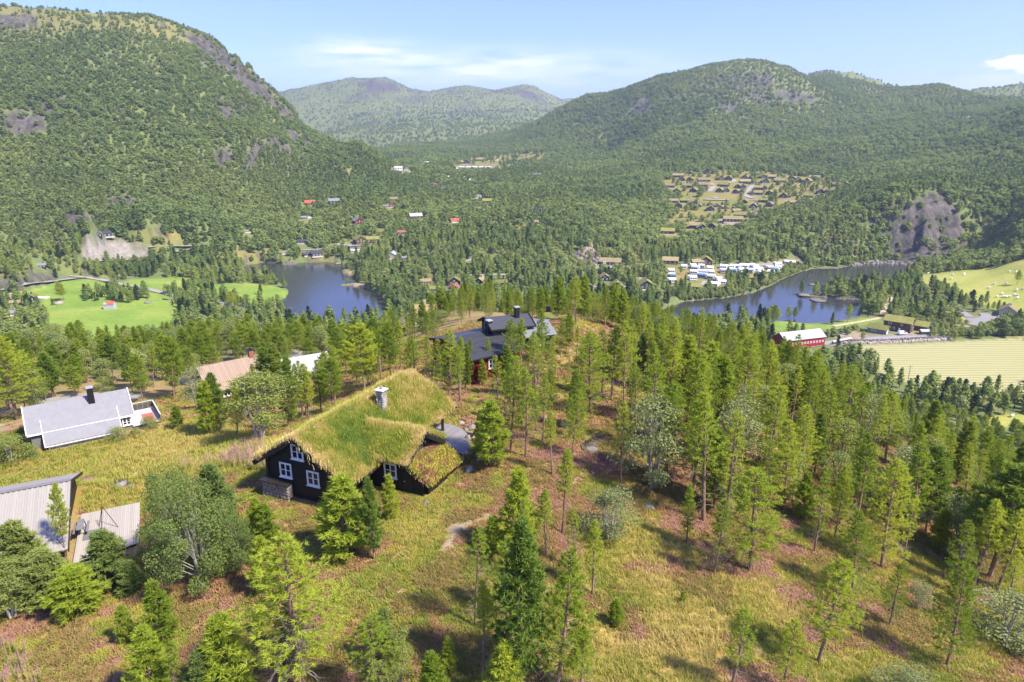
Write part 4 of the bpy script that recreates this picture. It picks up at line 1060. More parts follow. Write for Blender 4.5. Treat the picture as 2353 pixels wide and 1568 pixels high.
# turf on the roof: tufts of long grass
rs = np.random.RandomState(77)
def tuftmesh(seed, n, L, W, mat, bend=.35, spread=.16):
    r = np.random.RandomState(seed); V = []; F = []
    for i in range(n):
        a = r.uniform(0, 6.28); b = np.array([r.normal()*spread, r.normal()*spread, -.03]); l = L * r.uniform(.55, 1.15)
        d = np.array([math.cos(a), math.sin(a), 0]); s = np.array([-d[1], d[0], 0]) * W * .5
        m_ = b + d * l * bend * .3 + [0, 0, l*.55]; e = b + d * l * bend + [0, 0, l*(1 - .25*bend)]
        o = len(V); V += [b - s, b + s, m_ + s*.8, m_ - s*.8, e]; F += [(o, o+1, o+2), (o, o+2, o+3), (o+3, o+2, o+4)]
    return meshnp('tuft_source', np.array(V), np.array(F), [mat])
GR = leafmat('turf_grass_blades', [(.09,.22,.06),(.24,.33,.06),(.40,.43,.08),(.60,.51,.18),(.80,.64,.36)], True, .35)
HE = leafmat('heather_sprays', [(.19,.22,.05),(.29,.24,.08),(.36,.23,.10),(.41,.24,.15),(.48,.27,.25)], True, .25)
MO = leafmat('moss_and_sedge', [(.18,.25,.045),(.28,.33,.06),(.40,.38,.08),(.52,.40,.10),(.60,.43,.17)], True, .3)
TG = [tuftmesh(i, 16, .40, .030, GR) for i in range(3)]
def roofpts(n, a, b, c, d):
    """n random points on quad a b c d with their (s,t)"""
    a, b, c, d = map(np.array, (a, b, c, d)); s = rs.rand(n, 1); t_ = rs.rand(n, 1)
    return (a*(1-s) + b*s)*(1-t_) + (d*(1-s) + c*s)*t_, s[:,0], t_[:,0]
P = []; TI = []; SC_ = []
def addslope(n, a, b, c, d, fn):
    p, s, t_ = roofpts(n, a, b, c, d); ti, sc = fn(p, s, t_); keep = sc > 0
    P.append(p[keep]); TI.append(np.clip(ti[keep], 0, 1)); SC_.append(sc[keep])
nz_ = lambda p, w, o=0: vnoise(p[:,0]/w + 31 + o, p[:,1]/w + 7 - o) * 2
def mainR(p, s, t_):
    edge = np.maximum(np.exp(-(p[:,1]-Y0)/.4), np.exp(-(XE1-p[:,0])/.35)); rid = np.exp(-(p[:,0]-RX)/.45); farv = np.exp(-(Y1-p[:,1])/.9)
    inside = p[:,0] > RX + (RZ - np.vectorize(crossz)(p[:,1])) / PK
    inside &= (p[:,1] > cL + .1) & (p[:,1] < cR - .1)
    lime = .36 + .30*nz_(p, 1.9) + .24*nz_(p, .5)
    valley = np.exp(-np.abs(p[:,0] - (xin(3.4) - (p[:,1]-cL) * .62)) / .28) * (p[:,1] > cL - .8) * (p[:,1] < CX + .6)
    green = np.exp(-((p[:,1]-2.6)/2.2)**2) * .06
    ti = lime - green + .6*edge + .30*rid + .32*farv - valley*.65 + .14*sstep(6, 13, p[:,1])
    return ti, np.where(inside, 0, .95 + .3*nz_(p, .6) - .3*rid)
def mainL(p, s, t_):
    rid = np.exp(-(RX-p[:,0])/.5); return .50 + .2*nz_(p, .9) + .25*rid + .5*np.exp(-(p[:,1]-Y0)/.5), .95 + .3*nz_(p, .6)
addslope(9500, (RX,Y0,RZ+.12), (XE1,Y0,roofz(XE1,.12)), (XE1,Y1,roofz(XE1,.12)), (RX,Y1,RZ+.12), mainR)
addslope(5000, (XE0,Y0,roofz(XE0,.12)), (RX,Y0,RZ+.12), (RX,Y1,RZ+.12), (XE0,Y1,roofz(XE0,.12)), mainL)
def crL(p, s, t_):
    edge = np.exp(-(CG-p[:,0])/.35) + .8*np.exp(-(p[:,1]-cL)/.3); rid = np.exp(-(CX-p[:,1])/.5); val = np.exp(-s/.10)
    return .42 + .16*nz_(p, .8) + .5*edge + .42*rid - .45*val*(rid < .5), np.where(rs.rand(len(p)) < .25 + .75*(p[:,0] > xin(5)), 1.0 + .3*nz_(p, .6), 0)
addslope(2400, (xin(cL),cL,crossz(cL,.12)), (CG,cL,crossz(cL,.12)), (CG,CX,CZr+.12), (xin(CX),CX,CZr+.12), crL)
addslope(1900, (xin(CX),CX,CZr+.12), (CG,CX,CZr+.12), (CG,cR,crossz(cR,.12)), (xin(cR),cR,crossz(cR,.12)), lambda p, s, t_: (.55 + .2*nz_(p,.7) + .35*np.exp(-(p[:,1]-CX)/.5), .9 + .2*nz_(p,.6)))
P = np.concatenate(P); TI = np.concatenate(TI); SC_ = np.concatenate(SC_); SC_ = SC_ * (.72 + .75 * np.clip(vnoise(P[:,0]/.42, P[:,1]/.42) + vnoise(P[:,0]/1.3+9, P[:,1]/1.3) + .35, 0, 1.2)); SC_ = np.clip(SC_, .30, 1.7)
tg = scatter('turf_grass', P, rs.uniform(0, 6.28, len(P)), np.stack([SC_, SC_, SC_ * rs.uniform(.75, 1.2, len(P))], 1), rs.randint(0, 3, len(P)), TI, TG, parent=CB)
# hanging straw along the eaves and verges, and heather and moss over the lean-to
p, s, t_ = roofpts(2600, lt0, lb0, lb1, lt1)
HM = [tuftmesh(40 + i, 13, .16, .045, HE, .5, .12) for i in range(2)]; MM = [tuftmesh(50 + i, 13, .15, .045, MO, .5, .12) for i in range(2)]
hz = (nz_(p, .7, 3) > .12)
for nm, k, src in (('roof_heather', hz, HM), ('roof_moss', ~hz, MM)):
    q = p[k]; scatter(nm, q, rs.uniform(0, 6.28, len(q)), np.repeat(rs.uniform(.8, 1.5, (len(q), 1)), 3, 1), rs.randint(0, 2, len(q)), np.clip(.55 + .3*nz_(q, .5) + .1*rs.normal(size=len(q)), 0, 1), src, parent=CB)

# terrace beside the cabin: a board at a time
TE = thing('wooden_terrace', 'silver grey curved wooden terrace beside the turf-roofed black cabin', 'terrace', (-19.62, 48.77, 78.0), YAW)
tp = [(6.9,12.3),(6.4,16.9),(7.4,17.1),(8.8,16.7),(9.9,15.8),(10.7,14.6),(11.5,12.9),(11.9,11.9),(10.9,10.6),(10.6,9.5),(7.0,9.5)]
x = 6.42
while x < 11.85:
    xm = x + .07; ys = []
    for i in range(len(tp)):
        (xa, ya), (xb, yb) = tp[i], tp[(i+1) % len(tp)]
        if (xa > xm) != (xb > xm): ys.append(ya + (yb - ya) * (xm - xa) / (xb - xa))
    ys.sort()
    if len(ys) >= 2 and ys[-1] - ys[0] > .3: mb = MB(); mb.box(x, x + .128, ys[0], ys[-1], .30, .345); mb.build('board', DECKW, TE)
    x += .142
mb = MB(); mb.box(6.8, 10.6, 9.7, 16.2, .12, .27); mb.build('joists', BLACKB, TE)
# ------------------------------------------------------------------ neighbouring houses built from measured corners
KEEP = []          # (x, y, radius) kept free of trees, towards the drone as well
KEEP.append((-13, 54, 9.5)); KEEP.append((-6, 60, 5))
def frame_at(x, y, yaw):   # local x along the ridge, local y towards the viewer side is negative
    return (x, y)
def gable_house(t, L, W, base, ev, rd, wallm, roofm, over=.4, x0=0, th=.14, name='roof', wname='wall', verge=None, ax0=None):
    """ridge along x from x0 to x0+L at y=0, eaves at y=-W/2 and W/2"""
    h = W / 2; mb = MB(); i = .3
    a, b = x0 + over, x0 + L - over; e2 = ev + (rd - ev) * (over / h)
    mb.hexa([(a,-h+over,base),(b,-h+over,base),(b,h-over,base),(a,h-over,base)], [(a,-h+over,e2-.05),(b,-h+over,e2-.05),(b,h-over,e2-.05),(a,h-over,e2-.05)])
    mb.add([(a,-h+over,e2-.06),(a,h-over,e2-.06),(a,0,rd-.08),(b,-h+over,e2-.06),(b,h-over,e2-.06),(b,0,rd-.08)], [(0,2,1),(3,4,5),(0,3,5,2),(1,2,5,4)])
    w = mb.build(wname, wallm, t)
    mb = MB(); mb.slab((x0,-h,ev), (x0+L,-h,ev), (x0+L,0,rd), (x0,0,rd), th); mb.slab((x0,0,rd), (x0+L,0,rd), (x0+L,h,ev), (x0,h,ev), th)
    r = mb.build(name, roofm, t)
    if verge:
        for xx in (x0 - .03, x0 + L + .03):
            for s in (-1, 1): beam('verge_board', (xx, s*h, ev - th), (xx, 0, rd - th), .08, th + .12, verge, t)
        beam('eave_board', (x0, -h - .03, ev - th - .02), (x0 + L, -h - .03, ev - th - .02), .06, th + .05, verge, t)
    return w, r
def flue(t, x, y, z0, z1, s=.28, body=BLACKM, cap=CAPM):
    mb = MB(); mb.box(x-s, x+s, y-s, y+s, z0, z1); c = mb.build('chimney', body, t)
    mb = MB(); mb.box(x-s-.05, x+s+.05, y-s-.05, y+s+.05, z1+.003, z1+.13); mb.build('chimney_cap', cap, c); return c

# grey shingle-roofed house at the left
GH = thing('grey_house', 'grey shingle-roofed house with white roof edges, black chimney and railed deck', 'house', (-56.75, 73.57, 70.9), R(35.6)); KEEP.append((-52.3, 77, 9.5))
w, r = gable_house(GH, 10.8, 6.6, -.6, 1.9, 4.3, GREYW, SHINGLE, .35, verge=WHITE)
mb = MB(); mb.slab((1.5,-4.7,.75), (9.2,-4.7,.75), (9.2,-2.1,2.95), (1.5,-2.1,2.95), .14); r2 = mb.build('roof', SHINGLE, GH)
for xx in (1.47, 9.23): beam('verge_board', (xx, -4.72, .63), (xx, -2.0, 2.93), .06, .15, WHITE, GH)
beam('eave_board', (1.45, -4.76, .58), (9.25, -4.76, .58), .05, .12, WHITE, GH)
mb = MB(); mb.hexa([(1.8,-4.4,-.9),(8.9,-4.4,-.9),(8.9,-2.5,-.9),(1.8,-2.5,-.9)], [(1.8,-4.4,.82),(8.9,-4.4,.82),(8.9,-2.5,2.4),(1.8,-2.5,2.4)]); mb.build('wall', GREYW, GH)
for k in range(11):
    mb = MB(); mb.box(1.8, 8.9, -4.45, -4.41, -.7 + k*.14, -.58 + k*.14); mb.build('cladding_board', GREYW, w)
for k in range(12):
    mb = MB(); mb.box(.34, 1.4, -2.99, -2.955, -.1 + k*.16, .04 + k*.16); mb.build('cladding_board', GREYW, w)
window(GH, (9.95, -2.97, 1.2), (1,0,0), .95, 1.15, (0,-1,0), rows=3)
flue(GH, 6.85, -.75, 3.5, 5.45, .33)
dk = thing('railed_deck', 'weathered deck with grey railing and red mat at the end of the grey house', 'deck', (-56.75, 73.57, 70.9), R(35.6))
k = 0; y = -3.0
while y < 2.6:
    mb = MB(); mb.box(10.55, 13.6, y, y+.15, .25, .29); mb.build('board', plain('pale_deck_boards', (.50,.47,.45), .85, .2, 2), dk); y += .165
mb = MB(); mb.box(11.9, 13.2, -2.6, .6, .295, .31); mb.build('mat', plain('faded_red_mat', (.42,.13,.10), .9, .25, 2), dk)
for (a, b) in (((13.65,-3.1),(13.65,2.7)), ((10.6,2.7),(13.65,2.7))):
    n = 9 if a[0] == b[0] else 5
    for i in range(n + 1):
        x = a[0] + (b[0]-a[0])*i/n; y = a[1] + (b[1]-a[1])*i/n; mb = MB(); mb.box(x-.04, x+.04, y-.04, y+.04, .1, 1.2); mb.build('baluster', GREYW, dk)
    mb = MB(); mb.box(a[0]-.07, b[0]+.07, a[1]-.05, b[1]+.05, 1.203, 1.26); mb.build('handrail', CAPST, dk)
    mb = MB(); mb.box(a[0]-.015, b[0]+.015, a[1], b[1], .35, 1.0); mb.build('rail_panel', GREYW, dk)

# house with the bare wood roof, board by board
BH = thing('board_roofed_house', 'house with reddish-brown corrugated board roof and brick chimney behind pines', 'house', (-48.36, 99.08, 66.2), R(41.3)); KEEP.append((-44, 102, 7.5))
mb = MB(); mb.hexa([(.5,-3.4,-1),(8.7,-3.4,-1),(8.7,3.4,-1),(.5,3.4,-1)], [(.5,-3.4,2.6),(8.7,-3.4,2.6),(8.7,3.4,2.6),(.5,3.4,2.6)])
mb.add([(.5,-3.4,2.6),(.5,3.4,2.6),(.5,0,5.1),(8.7,-3.4,2.6),(8.7,3.4,2.6),(8.7,0,5.1)], [(0,2,1),(3,4,5)]); mb.build('wall', BROWNWALL, BH)
mb = MB(); mb.slab((0,-4.3,2.15), (9.15,-4.3,2.15), (9.15,0,5.22), (0,0,5.22), .1); mb.slab((0,0,5.22), (9.15,0,5.22), (9.15,4.3,2.15), (0,4.3,2.15), .1)
mb.slab((9.25,-3.6,2.0), (12.4,-3.6,2.0), (12.4,.1,4.7), (9.25,.1,4.7), .1); rb = mb.build('roof', BROWNB, BH)
def roof_boards(parent, x0, x1, ya, za, yb, zb, step, mat, th=.05):
    x = x0
    while x < x1 - .05:
        mb = MB(); mb.slab((x,ya,za), (x+step*.52,ya,za), (x+step*.52,yb,zb), (x,yb,zb), th); mb.build('roof_board', mat, parent); x += step
roof_boards(rb, .02, 9.15, -4.34, 2.19, 0, 5.29, .285, BROWNB); roof_boards(rb, 9.3, 12.4, -3.64, 2.04, .1, 4.77, .285, BROWNB)
mb = MB(); mb.hexa([(9.2,-2.9,-1),(12,-2.9,-1),(12,0,-1),(9.2,0,-1)], [(9.2,-2.9,2.3),(12,-2.9,2.3),(12,0,4.2),(9.2,0,4.2)]); mb.build('wall', BROWNWALL, BH)
window(BH, (3.0,-3.42,1.4), (1,0,0), 1.2, 1.2, (0,-1,0)); window(BH, (6.5,-3.42,1.4), (1,0,0), 1.2, 1.2, (0,-1,0))
mb = MB(); mb.box(8.1, 8.85, -.35, .35, 4.6, 6.3); cb_ = mb.build('chimney', BRICK, BH); mb = MB(); mb.box(8.02, 8.93, -.43, .43, 6.303, 6.4); mb.build('chimney_cap', BLACKM, cb_)
mb = MB(); mb.tube((8.47,0,6.4), (8.47,0,6.62), .14, .14, 8); mb.build('flue_pipe', BLACKM, cb_)

# white metal-roofed annex half hidden by the pines
p = at(680, 870, z=69); WH = thing('white_outbuilding', 'white outbuilding with pale ribbed metal roof behind pines and birch', 'outbuilding', (p[0]-4.5, p[1]+.5, 68.2), R(33)); KEEP.append((p[0]+.5, p[1]+4, 5))
gable_house(WH, 9.5, 6.0, -1.5, 1.6, 3.4, WHITE, METALR, .3, verge=WHITE)
for i in range(20):
    mb = MB(); mb.slab((.1+i*.48,-3.0,1.63), (.16+i*.48,-3.0,1.63), (.16+i*.48,0,3.44), (.1+i*.48,0,3.44), .03); mb.build('roof_rib', METALR, WH)
window(WH, (3, -2.72, .6), (1,0,0), 1.2, 1.1, (0,-1,0), GREYW); window(WH, (6, -2.72, .6), (1,0,0), 1.2, 1.1, (0,-1,0), GREYW)

# barn-like house with pale boards and its wooden platform, lower left
LH = thing('pale_board_house', 'cabin with whitish weathered board roof cut by the left edge', 'cabin', (-40.64, 48.53, 75.0), R(27.2)); KEEP.append((-43, 44, 6)); 
mb = MB(); mb.hexa([(-7.5,-6.2,-1.6),(4.3,-6.2,-1.6),(4.3,5.6,-1.6),(-7.5,5.6,-1.6)], [(-7.5,-6.2,.5),(4.3,-6.2,.5),(4.3,5.6,.5),(-7.5,5.6,.5)])
mb.add([(4.3,-6.2,.5),(4.3,5.6,.5),(4.3,0,2.7)], [(0,1,2)]); mb.build('wall', BLACKW, LH)
mb = MB(); mb.slab((-8,-7.0,.6), (4.75,-7.0,.6), (4.75,0,3.0), (-8,0,3.0), .12); mb.slab((-8,0,3.0), (4.75,0,3.0), (4.75,6.4,.8), (-8,6.4,.8), .12); rl = mb.build('roof', GREYB, LH)
roof_boards(rl, -8, 4.72, -7.05, .65, -.1, 3.04, .36, GREYB, .045)
mb = MB(); mb.box(-8, 4.8, -.2, .2, 3.04, 3.12); mb.build('ridge_cap', GREYW, LH)
for s_, e in ((-7.05, .6), (6.4, .8)): beam('verge_board', (4.82, s_, e - .2), (4.82, 0, 2.8), .07, .24, BLACKB, LH)
PF = thing('plank_platform', 'pale sun-bleached plank platform beside the whitish board-roofed cabin', 'platform', (-40.64, 48.53, 75.0), R(27.2)); KEEP.append((-35.5, 48, 4.5)); KEEP.append((-33.5,45,3.5))
PB = plain('bleached_planks', (.40,.36,.31), .85, .15, 3, stretch=(.6,6,1))
x = 5.1
while x < 9.35:
    f = (x - 5.1) / 4.25; mb = MB(); mb.box(x, x+.128, -8.3 + f*.9, -.55, 0, .045); mb.build('plank', PB, PF); x += .14
mb = MB(); mb.box(5.3, 9.2, -7.2, -.7, -.5, -.02); mb.build('joists', BLACKB, PF)
mb = MB(); mb.box(5.5, 7.0, -5.2, -3.8, .05, .09); tag(mb.build('board_sheet', GREYW, None), 'grey square board panel lying on the plank platform', 'panel').matrix_world = PF.matrix_basis
TR = thing('tripod_frame', 'thin dark tripod frame standing on the plank platform', 'tripod', (-40.64, 48.53, 75.05), R(27.2))
for q in ((6.55,-3.3), (6.75,-4.3), (7.9,-4.2)):
    mb = MB(); mb.tube((q[0], q[1], 0), (7.0,-3.4,1.7), .028, .028, 6); mb.build('leg', BLACKB, TR)
TB = thing('picnic_table', 'dark picnic table with benches by the whitish cabin wall', 'table', (-40.64, 48.53, 75.05), R(27.2))
for nm, b in (('tabletop', (5.15,5.6,-4.6,-2.9,.68,.73)), ('seat', (4.86,5.02,-4.6,-2.9,.42,.46)), ('seat', (5.75,5.93,-4.6,-2.9,.42,.46))):
    mb = MB(); mb.box(*b); mb.build(nm, GREYW, TB)
for y in (-4.3, -3.2):
    for x in (5.1, 5.6): mb = MB(); mb.tube((x-.1 if x < 5.3 else x+.1, y, 0), (x, y, .68), .04, .04, 4); mb.build('leg', BLACKB, TB)

# red cabin with the black tiled roof and its darker neighbour
RH = thing('red_cabin', 'red-walled cabin with black tiled roof and black chimney among pines', 'cabin', (-8.38, 80.89, 77.6), R(37.2)); KEEP.append((-5, 83, 7))
mb = MB(); mb.hexa([(.5,-5.6,-.8),(7.8,-5.6,-.8),(7.8,3.6,-.8),(.5,3.6,-.8)], [(.5,-5.6,2.65),(7.8,-5.6,2.65),(7.8,3.6,2.9),(.5,3.6,2.9)])
mb.add([(.5,-5.6,2.65),(.5,3.6,2.9),(.5,0,3.6)], [(0,2,1)]); wr = mb.build('wall', REDW, RH)
for k in range(16): mb = MB(); mb.box(.48, 7.82, -5.65, -5.605, -.6 + k*.2, -.43 + k*.2); mb.build('cladding_board', REDW, wr)
mb = MB(); mb.slab((0,-6.3,2.6), (8.4,-6.3,2.6), (8.4,0,3.72), (0,0,3.72), .15); mb.slab((0,0,3.72), (8.4,0,3.72), (8.4,4.3,2.8), (0,4.3,2.8), .15); rr_ = mb.build('roof', TILE, RH)
for j in range(20):
    f0, f1 = j/20, (j+1)/20; mb = MB(); z0 = 2.6 + 1.12*f0; z1 = 2.6 + 1.12*f1; mb.slab((.02,-6.32+6.3*f0,z0+.05), (8.38,-6.32+6.3*f0,z0+.05), (8.38,-6.3+6.3*f1,z1+.015), (.02,-6.3+6.3*f1,z1+.015), .03); mb.build('tile', TILE, rr_)
beam('verge_board', (-.04,-6.3,2.35), (-.04,0,3.47), .07, .3, REDW, RH); beam('verge_board', (-.04,0,3.47), (-.04,4.3,2.55), .07, .3, REDW, RH)
flue(RH, 6.3, -.7, 3.3, 5.15, .33); window(RH, (3.2,-5.66,1.4), (1,0,0), 1.1, 1.2, (0,-1,0)); window(RH, (5.6,-5.66,1.4), (1,0,0), 1.1, 1.2, (0,-1,0))
DH = thing('black_roofed_cabin', 'low cabin with black tiled roof, glazed gable and tall black chimney near the hill crest', 'cabin', (-3.56, 84.99, 79.2), R(21.4)); KEEP.append((1, 87, 6))
gable_house(DH, 6.1, 5.2, -1.2, 2.75, 3.8, DARKWALL, TILE, .4, verge=BLACKB)
flue(DH, 4.3, -.5, 3.3, 4.85, .28)
mb = MB(); mb.slab((4.2,-3.9,1.7), (8.6,-3.9,1.7), (8.6,-.9,2.85), (4.2,-.9,2.85), .13); mb.slab((6.3,-.9,2.9), (8.9,-.9,2.9), (8.9,2.6,2.2), (6.3,2.6,2.2), .12); mb.build('roof', TILEG, DH)
mb = MB(); mb.box(4.6, 8.3, -3.5, 2.0, -1.2, 1.68); mb.build('wall', DARKWALL, DH)
window(DH, (.37, 0, 2.2), (0,1,0), 1.8, 1.6, (-1,0,0), plain('blue_frame', (.10,.25,.33), .5, .1), 2, 2); window(DH, (6.2,-3.53,.9), (1,0,0), 1.4, 1.0, (0,-1,0))

# ------------------------------------------------------------------ farther buildings, sized and placed from the survey
ROOFM = {'g': TURFG, 't': TURFT, 'grey': TILEG, 'black': TILE, 'red': REDROOF, 'rust': RUSTROOF, 'white': METALR, 'tile': TURFT}
WALLM = {'dark': DARKWALL, 'brown': BROWNWALL, 'red': REDW, 'tan': TANWALL, 'white': WHITE, 'grey': GREYW}
hr = np.random.RandomState(9)
def hut(pt, wpx, roof='t', wallk='dark', face=None, label=None, cat='cabin', group=None, name='cabin', deck=True, wing=None, k=1.0, tall=1.0, name2=None):
    """pt: foot of the front wall as surveyed; wpx: apparent width in survey pixels; face 'g' shows the gable, 's' the long side"""
    P = hit(*pt); Z = P[1]*CP - (P[2]-CAMZ)*SP; w = wpx * Z / FOC
    az = math.atan2(P[0], P[1]); face = face or ('s' if wpx > 19 else 'g')
    yaw = -az + hr.uniform(-.32, .32) * (1 if wpx < 30 else .5)
    L, W = (w, min(w*.62, 8.0)) if face == 's' else (w*1.25, w)
    H = min(3.2, W*.46) * tall; rz = (W/2) * .66
    t = thing(name, label or 'x', cat, (P[0], P[1], P[2]), yaw, group)
    KEEP.append((P[0] + math.sin(az)*W*.5, P[1] + math.cos(az)*W*.5, max(w, W)*.62 + 1.5))
    m_r, m_w = ROOFM[roof], WALLM[wallk]; ov = .5
    def F(x, y, z): return (x, y, z) if face == 's' else (y - W/2 + 0 if False else x, y, z)
    mb = MB(); r_ = MB()
    if face == 's':
        a, b, c, d = -L/2, L/2, 0, W
        mb.hexa([(a,c,-1.5),(b,c,-1.5),(b,d,-1.5),(a,d,-1.5)], [(a,c,H),(b,c,H),(b,d,H),(a,d,H)])
        mb.add([(a,c,H),(a,d,H),(a,W/2,H+rz),(b,c,H),(b,d,H),(b,W/2,H+rz)], [(0,2,1),(3,4,5)])
        e = rz/(W/2)*ov
        r_.slab((a-ov,c-ov,H-e+.18), (b+ov,c-ov,H-e+.18), (b+ov,W/2,H+rz+.18), (a-ov,W/2,H+rz+.18), .24)
        r_.slab((a-ov,W/2,H+rz+.18), (b+ov,W/2,H+rz+.18), (b+ov,d+ov,H-e+.18), (a-ov,d+ov,H-e+.18), .24)
    else:
        a, b, c, d = -W/2, W/2, 0, L
        mb.hexa([(a,c,-1.5),(b,c,-1.5),(b,d,-1.5),(a,d,-1.5)], [(a,c,H),(b,c,H),(b,d,H),(a,d,H)])
        mb.add([(a,c,H),(b,c,H),(0,c,H+rz),(a,d,H),(b,d,H),(0,d,H+rz)], [(0,1,2),(5,4,3)])
        e = rz/(W/2)*ov
        r_.slab((a-ov,d+ov,H-e+.18), (a-ov,c-ov,H-e+.18), (0,c-ov,H+rz+.18), (0,d+ov,H+rz+.18), .24)
        r_.slab((0,d+ov,H+rz+.18), (0,c-ov,H+rz+.18), (b+ov,c-ov,H-e+.18), (b+ov,d+ov,H-e+.18), .24)
    wl = mb.build('wall', m_w, t); rf = r_.build('roof', m_r, t)
    nwin = 2 if W < 9 and face == 'g' else 3 if L < 16 else 5
    span = (L if face == 's' else W)
    for i in range(nwin):
        x = (-.5 + (i + .5) / nwin) * span * .9; ww = min(1.1, span*.14)
        g = MB(); g.box(x-ww/2, x+ww/2, -.09, -.02, H*.30, H*.74)
        wd = g.build('window', WHITE if (wallk != 'white' and hr.rand() < .75) else GREYW, t)
        g = MB(); g.box(x-ww/2+.16, x+ww/2-.16, -.11, -.093, H*.30+.16, H*.74-.16); g.build('pane', GLASS, wd)
    if face == 'g':
        g = MB(); g.box(-.55, .55, -.09, -.02, H*.95, H*.95+.8); wd = g.build('window', WHITE, t)
        g = MB(); g.box(-.42, .42, -.11, -.093, H*.95+.13, H*.95+.67); g.build('pane', GLASS, wd)
    if deck and hr.rand() < .6:
        g = MB(); g.box(-span*.5, span*.5 + hr.uniform(-1, 2), -2.2, -.12, -.9, .12); g.build('deck', DECKP, t)
    if Z < 1000:
        cx = (hr.uniform(-.25,.25)*L, W/2+.5) if face == 's' else (.5, L*.5)
        g = MB(); g.box(cx[0]-.3, cx[0]+.3, cx[1]-.3, cx[1]+.3, H, H+rz+1.0); g.build('chimney', CONC if hr.rand() < .5 else BLACKM, t)
    return t
ordw = ['first','second','third','fourth','fifth','sixth','seventh','eighth','ninth','tenth','eleventh','twelfth','thirteenth','fourteenth','fifteenth','sixteenth','seventeenth','eighteenth','nineteenth','twentieth']
roofword = {'g': 'green turf', 't': 'straw-coloured turf', 'grey': 'grey', 'br': 'brown', 'black': 'black'}
EST = [('topmost row', [(262,92,75,'g'),(330,96,46,'g'),(510,100,85,'g'),(590,98,52,'t')]),
 ('second row', [(185,138,125,'t'),(703,172,80,'g'),(790,172,85,'g'),(985,158,70,'g'),(1055,160,50,'g'),(1215,152,72,'t'),(1310,153,100,'t'),(1570,178,76,'g'),(1635,178,60,'t'),(1830,162,125,'t'),(1920,183,36,'t')]),
 ('third row', [(228,182,76,'g'),(325,184,76,'g'),(500,192,145,'t'),(995,212,120,'t'),(1240,208,88,'t'),(1410,200,120,'t'),(1650,201,72,'t'),(1738,204,90,'t')]),
 ('fourth row', [(85,262,105,'t'),(290,262,110,'t'),(490,252,105,'t'),(720,250,125,'g'),(905,268,68,'t'),(970,272,66,'t'),(1150,285,100,'t'),(1228,284,60,'t'),(2105,250,105,'g'),(2205,246,70,'t')]),
 ('fifth row', [(165,328,95,'g'),(365,318,86,'g'),(430,318,48,'g'),(680,320,82,'g'),(770,318,66,'g'),(875,332,72,'g'),(945,334,62,'g'),(1070,350,58,'t'),(1145,347,100,'t'),(1280,348,72,'g'),(1350,348,56,'g'),(1905,335,84,'t'),(1978,336,68,'t')]),
 ('sixth row', [(985,450,60,'g'),(1205,438,105,'g'),(1455,385,92,'g'),(1520,384,46,'g'),(1755,382,105,'g')]),
 ('seventh row', [(40,446,78,'t'),(130,446,105,'t'),(265,446,115,'g'),(375,479,88,'t'),(1530,468,118,'t'),(1605,456,48,'t'),(1670,456,88,'g')]),
 ('eighth row', [(190,506,78,'g'),(435,500,58,'t'),(570,482,56,'g'),(655,500,58,'t'),(575,545,92,'t'),(700,519,56,'t'),(760,521,56,'t'),(1090,512,86,'grey'),(1140,492,48,'black'),(1280,492,76,'grey'),(1310,552,56,'t')])]
for rname, row in EST:
    row.sort()
    for i, (x, y, w, rf) in enumerate(row):
        hut(cG(x, y), w * .19044, rf, 'dark' if hr.rand() < .8 else 'brown', None, 'cabin with %s roof, %s from left in the %s of the estate' % (roofword[rf], ordw[i], rname), 'cabin', 'cabins of the hillside estate', 'estate_cabin')
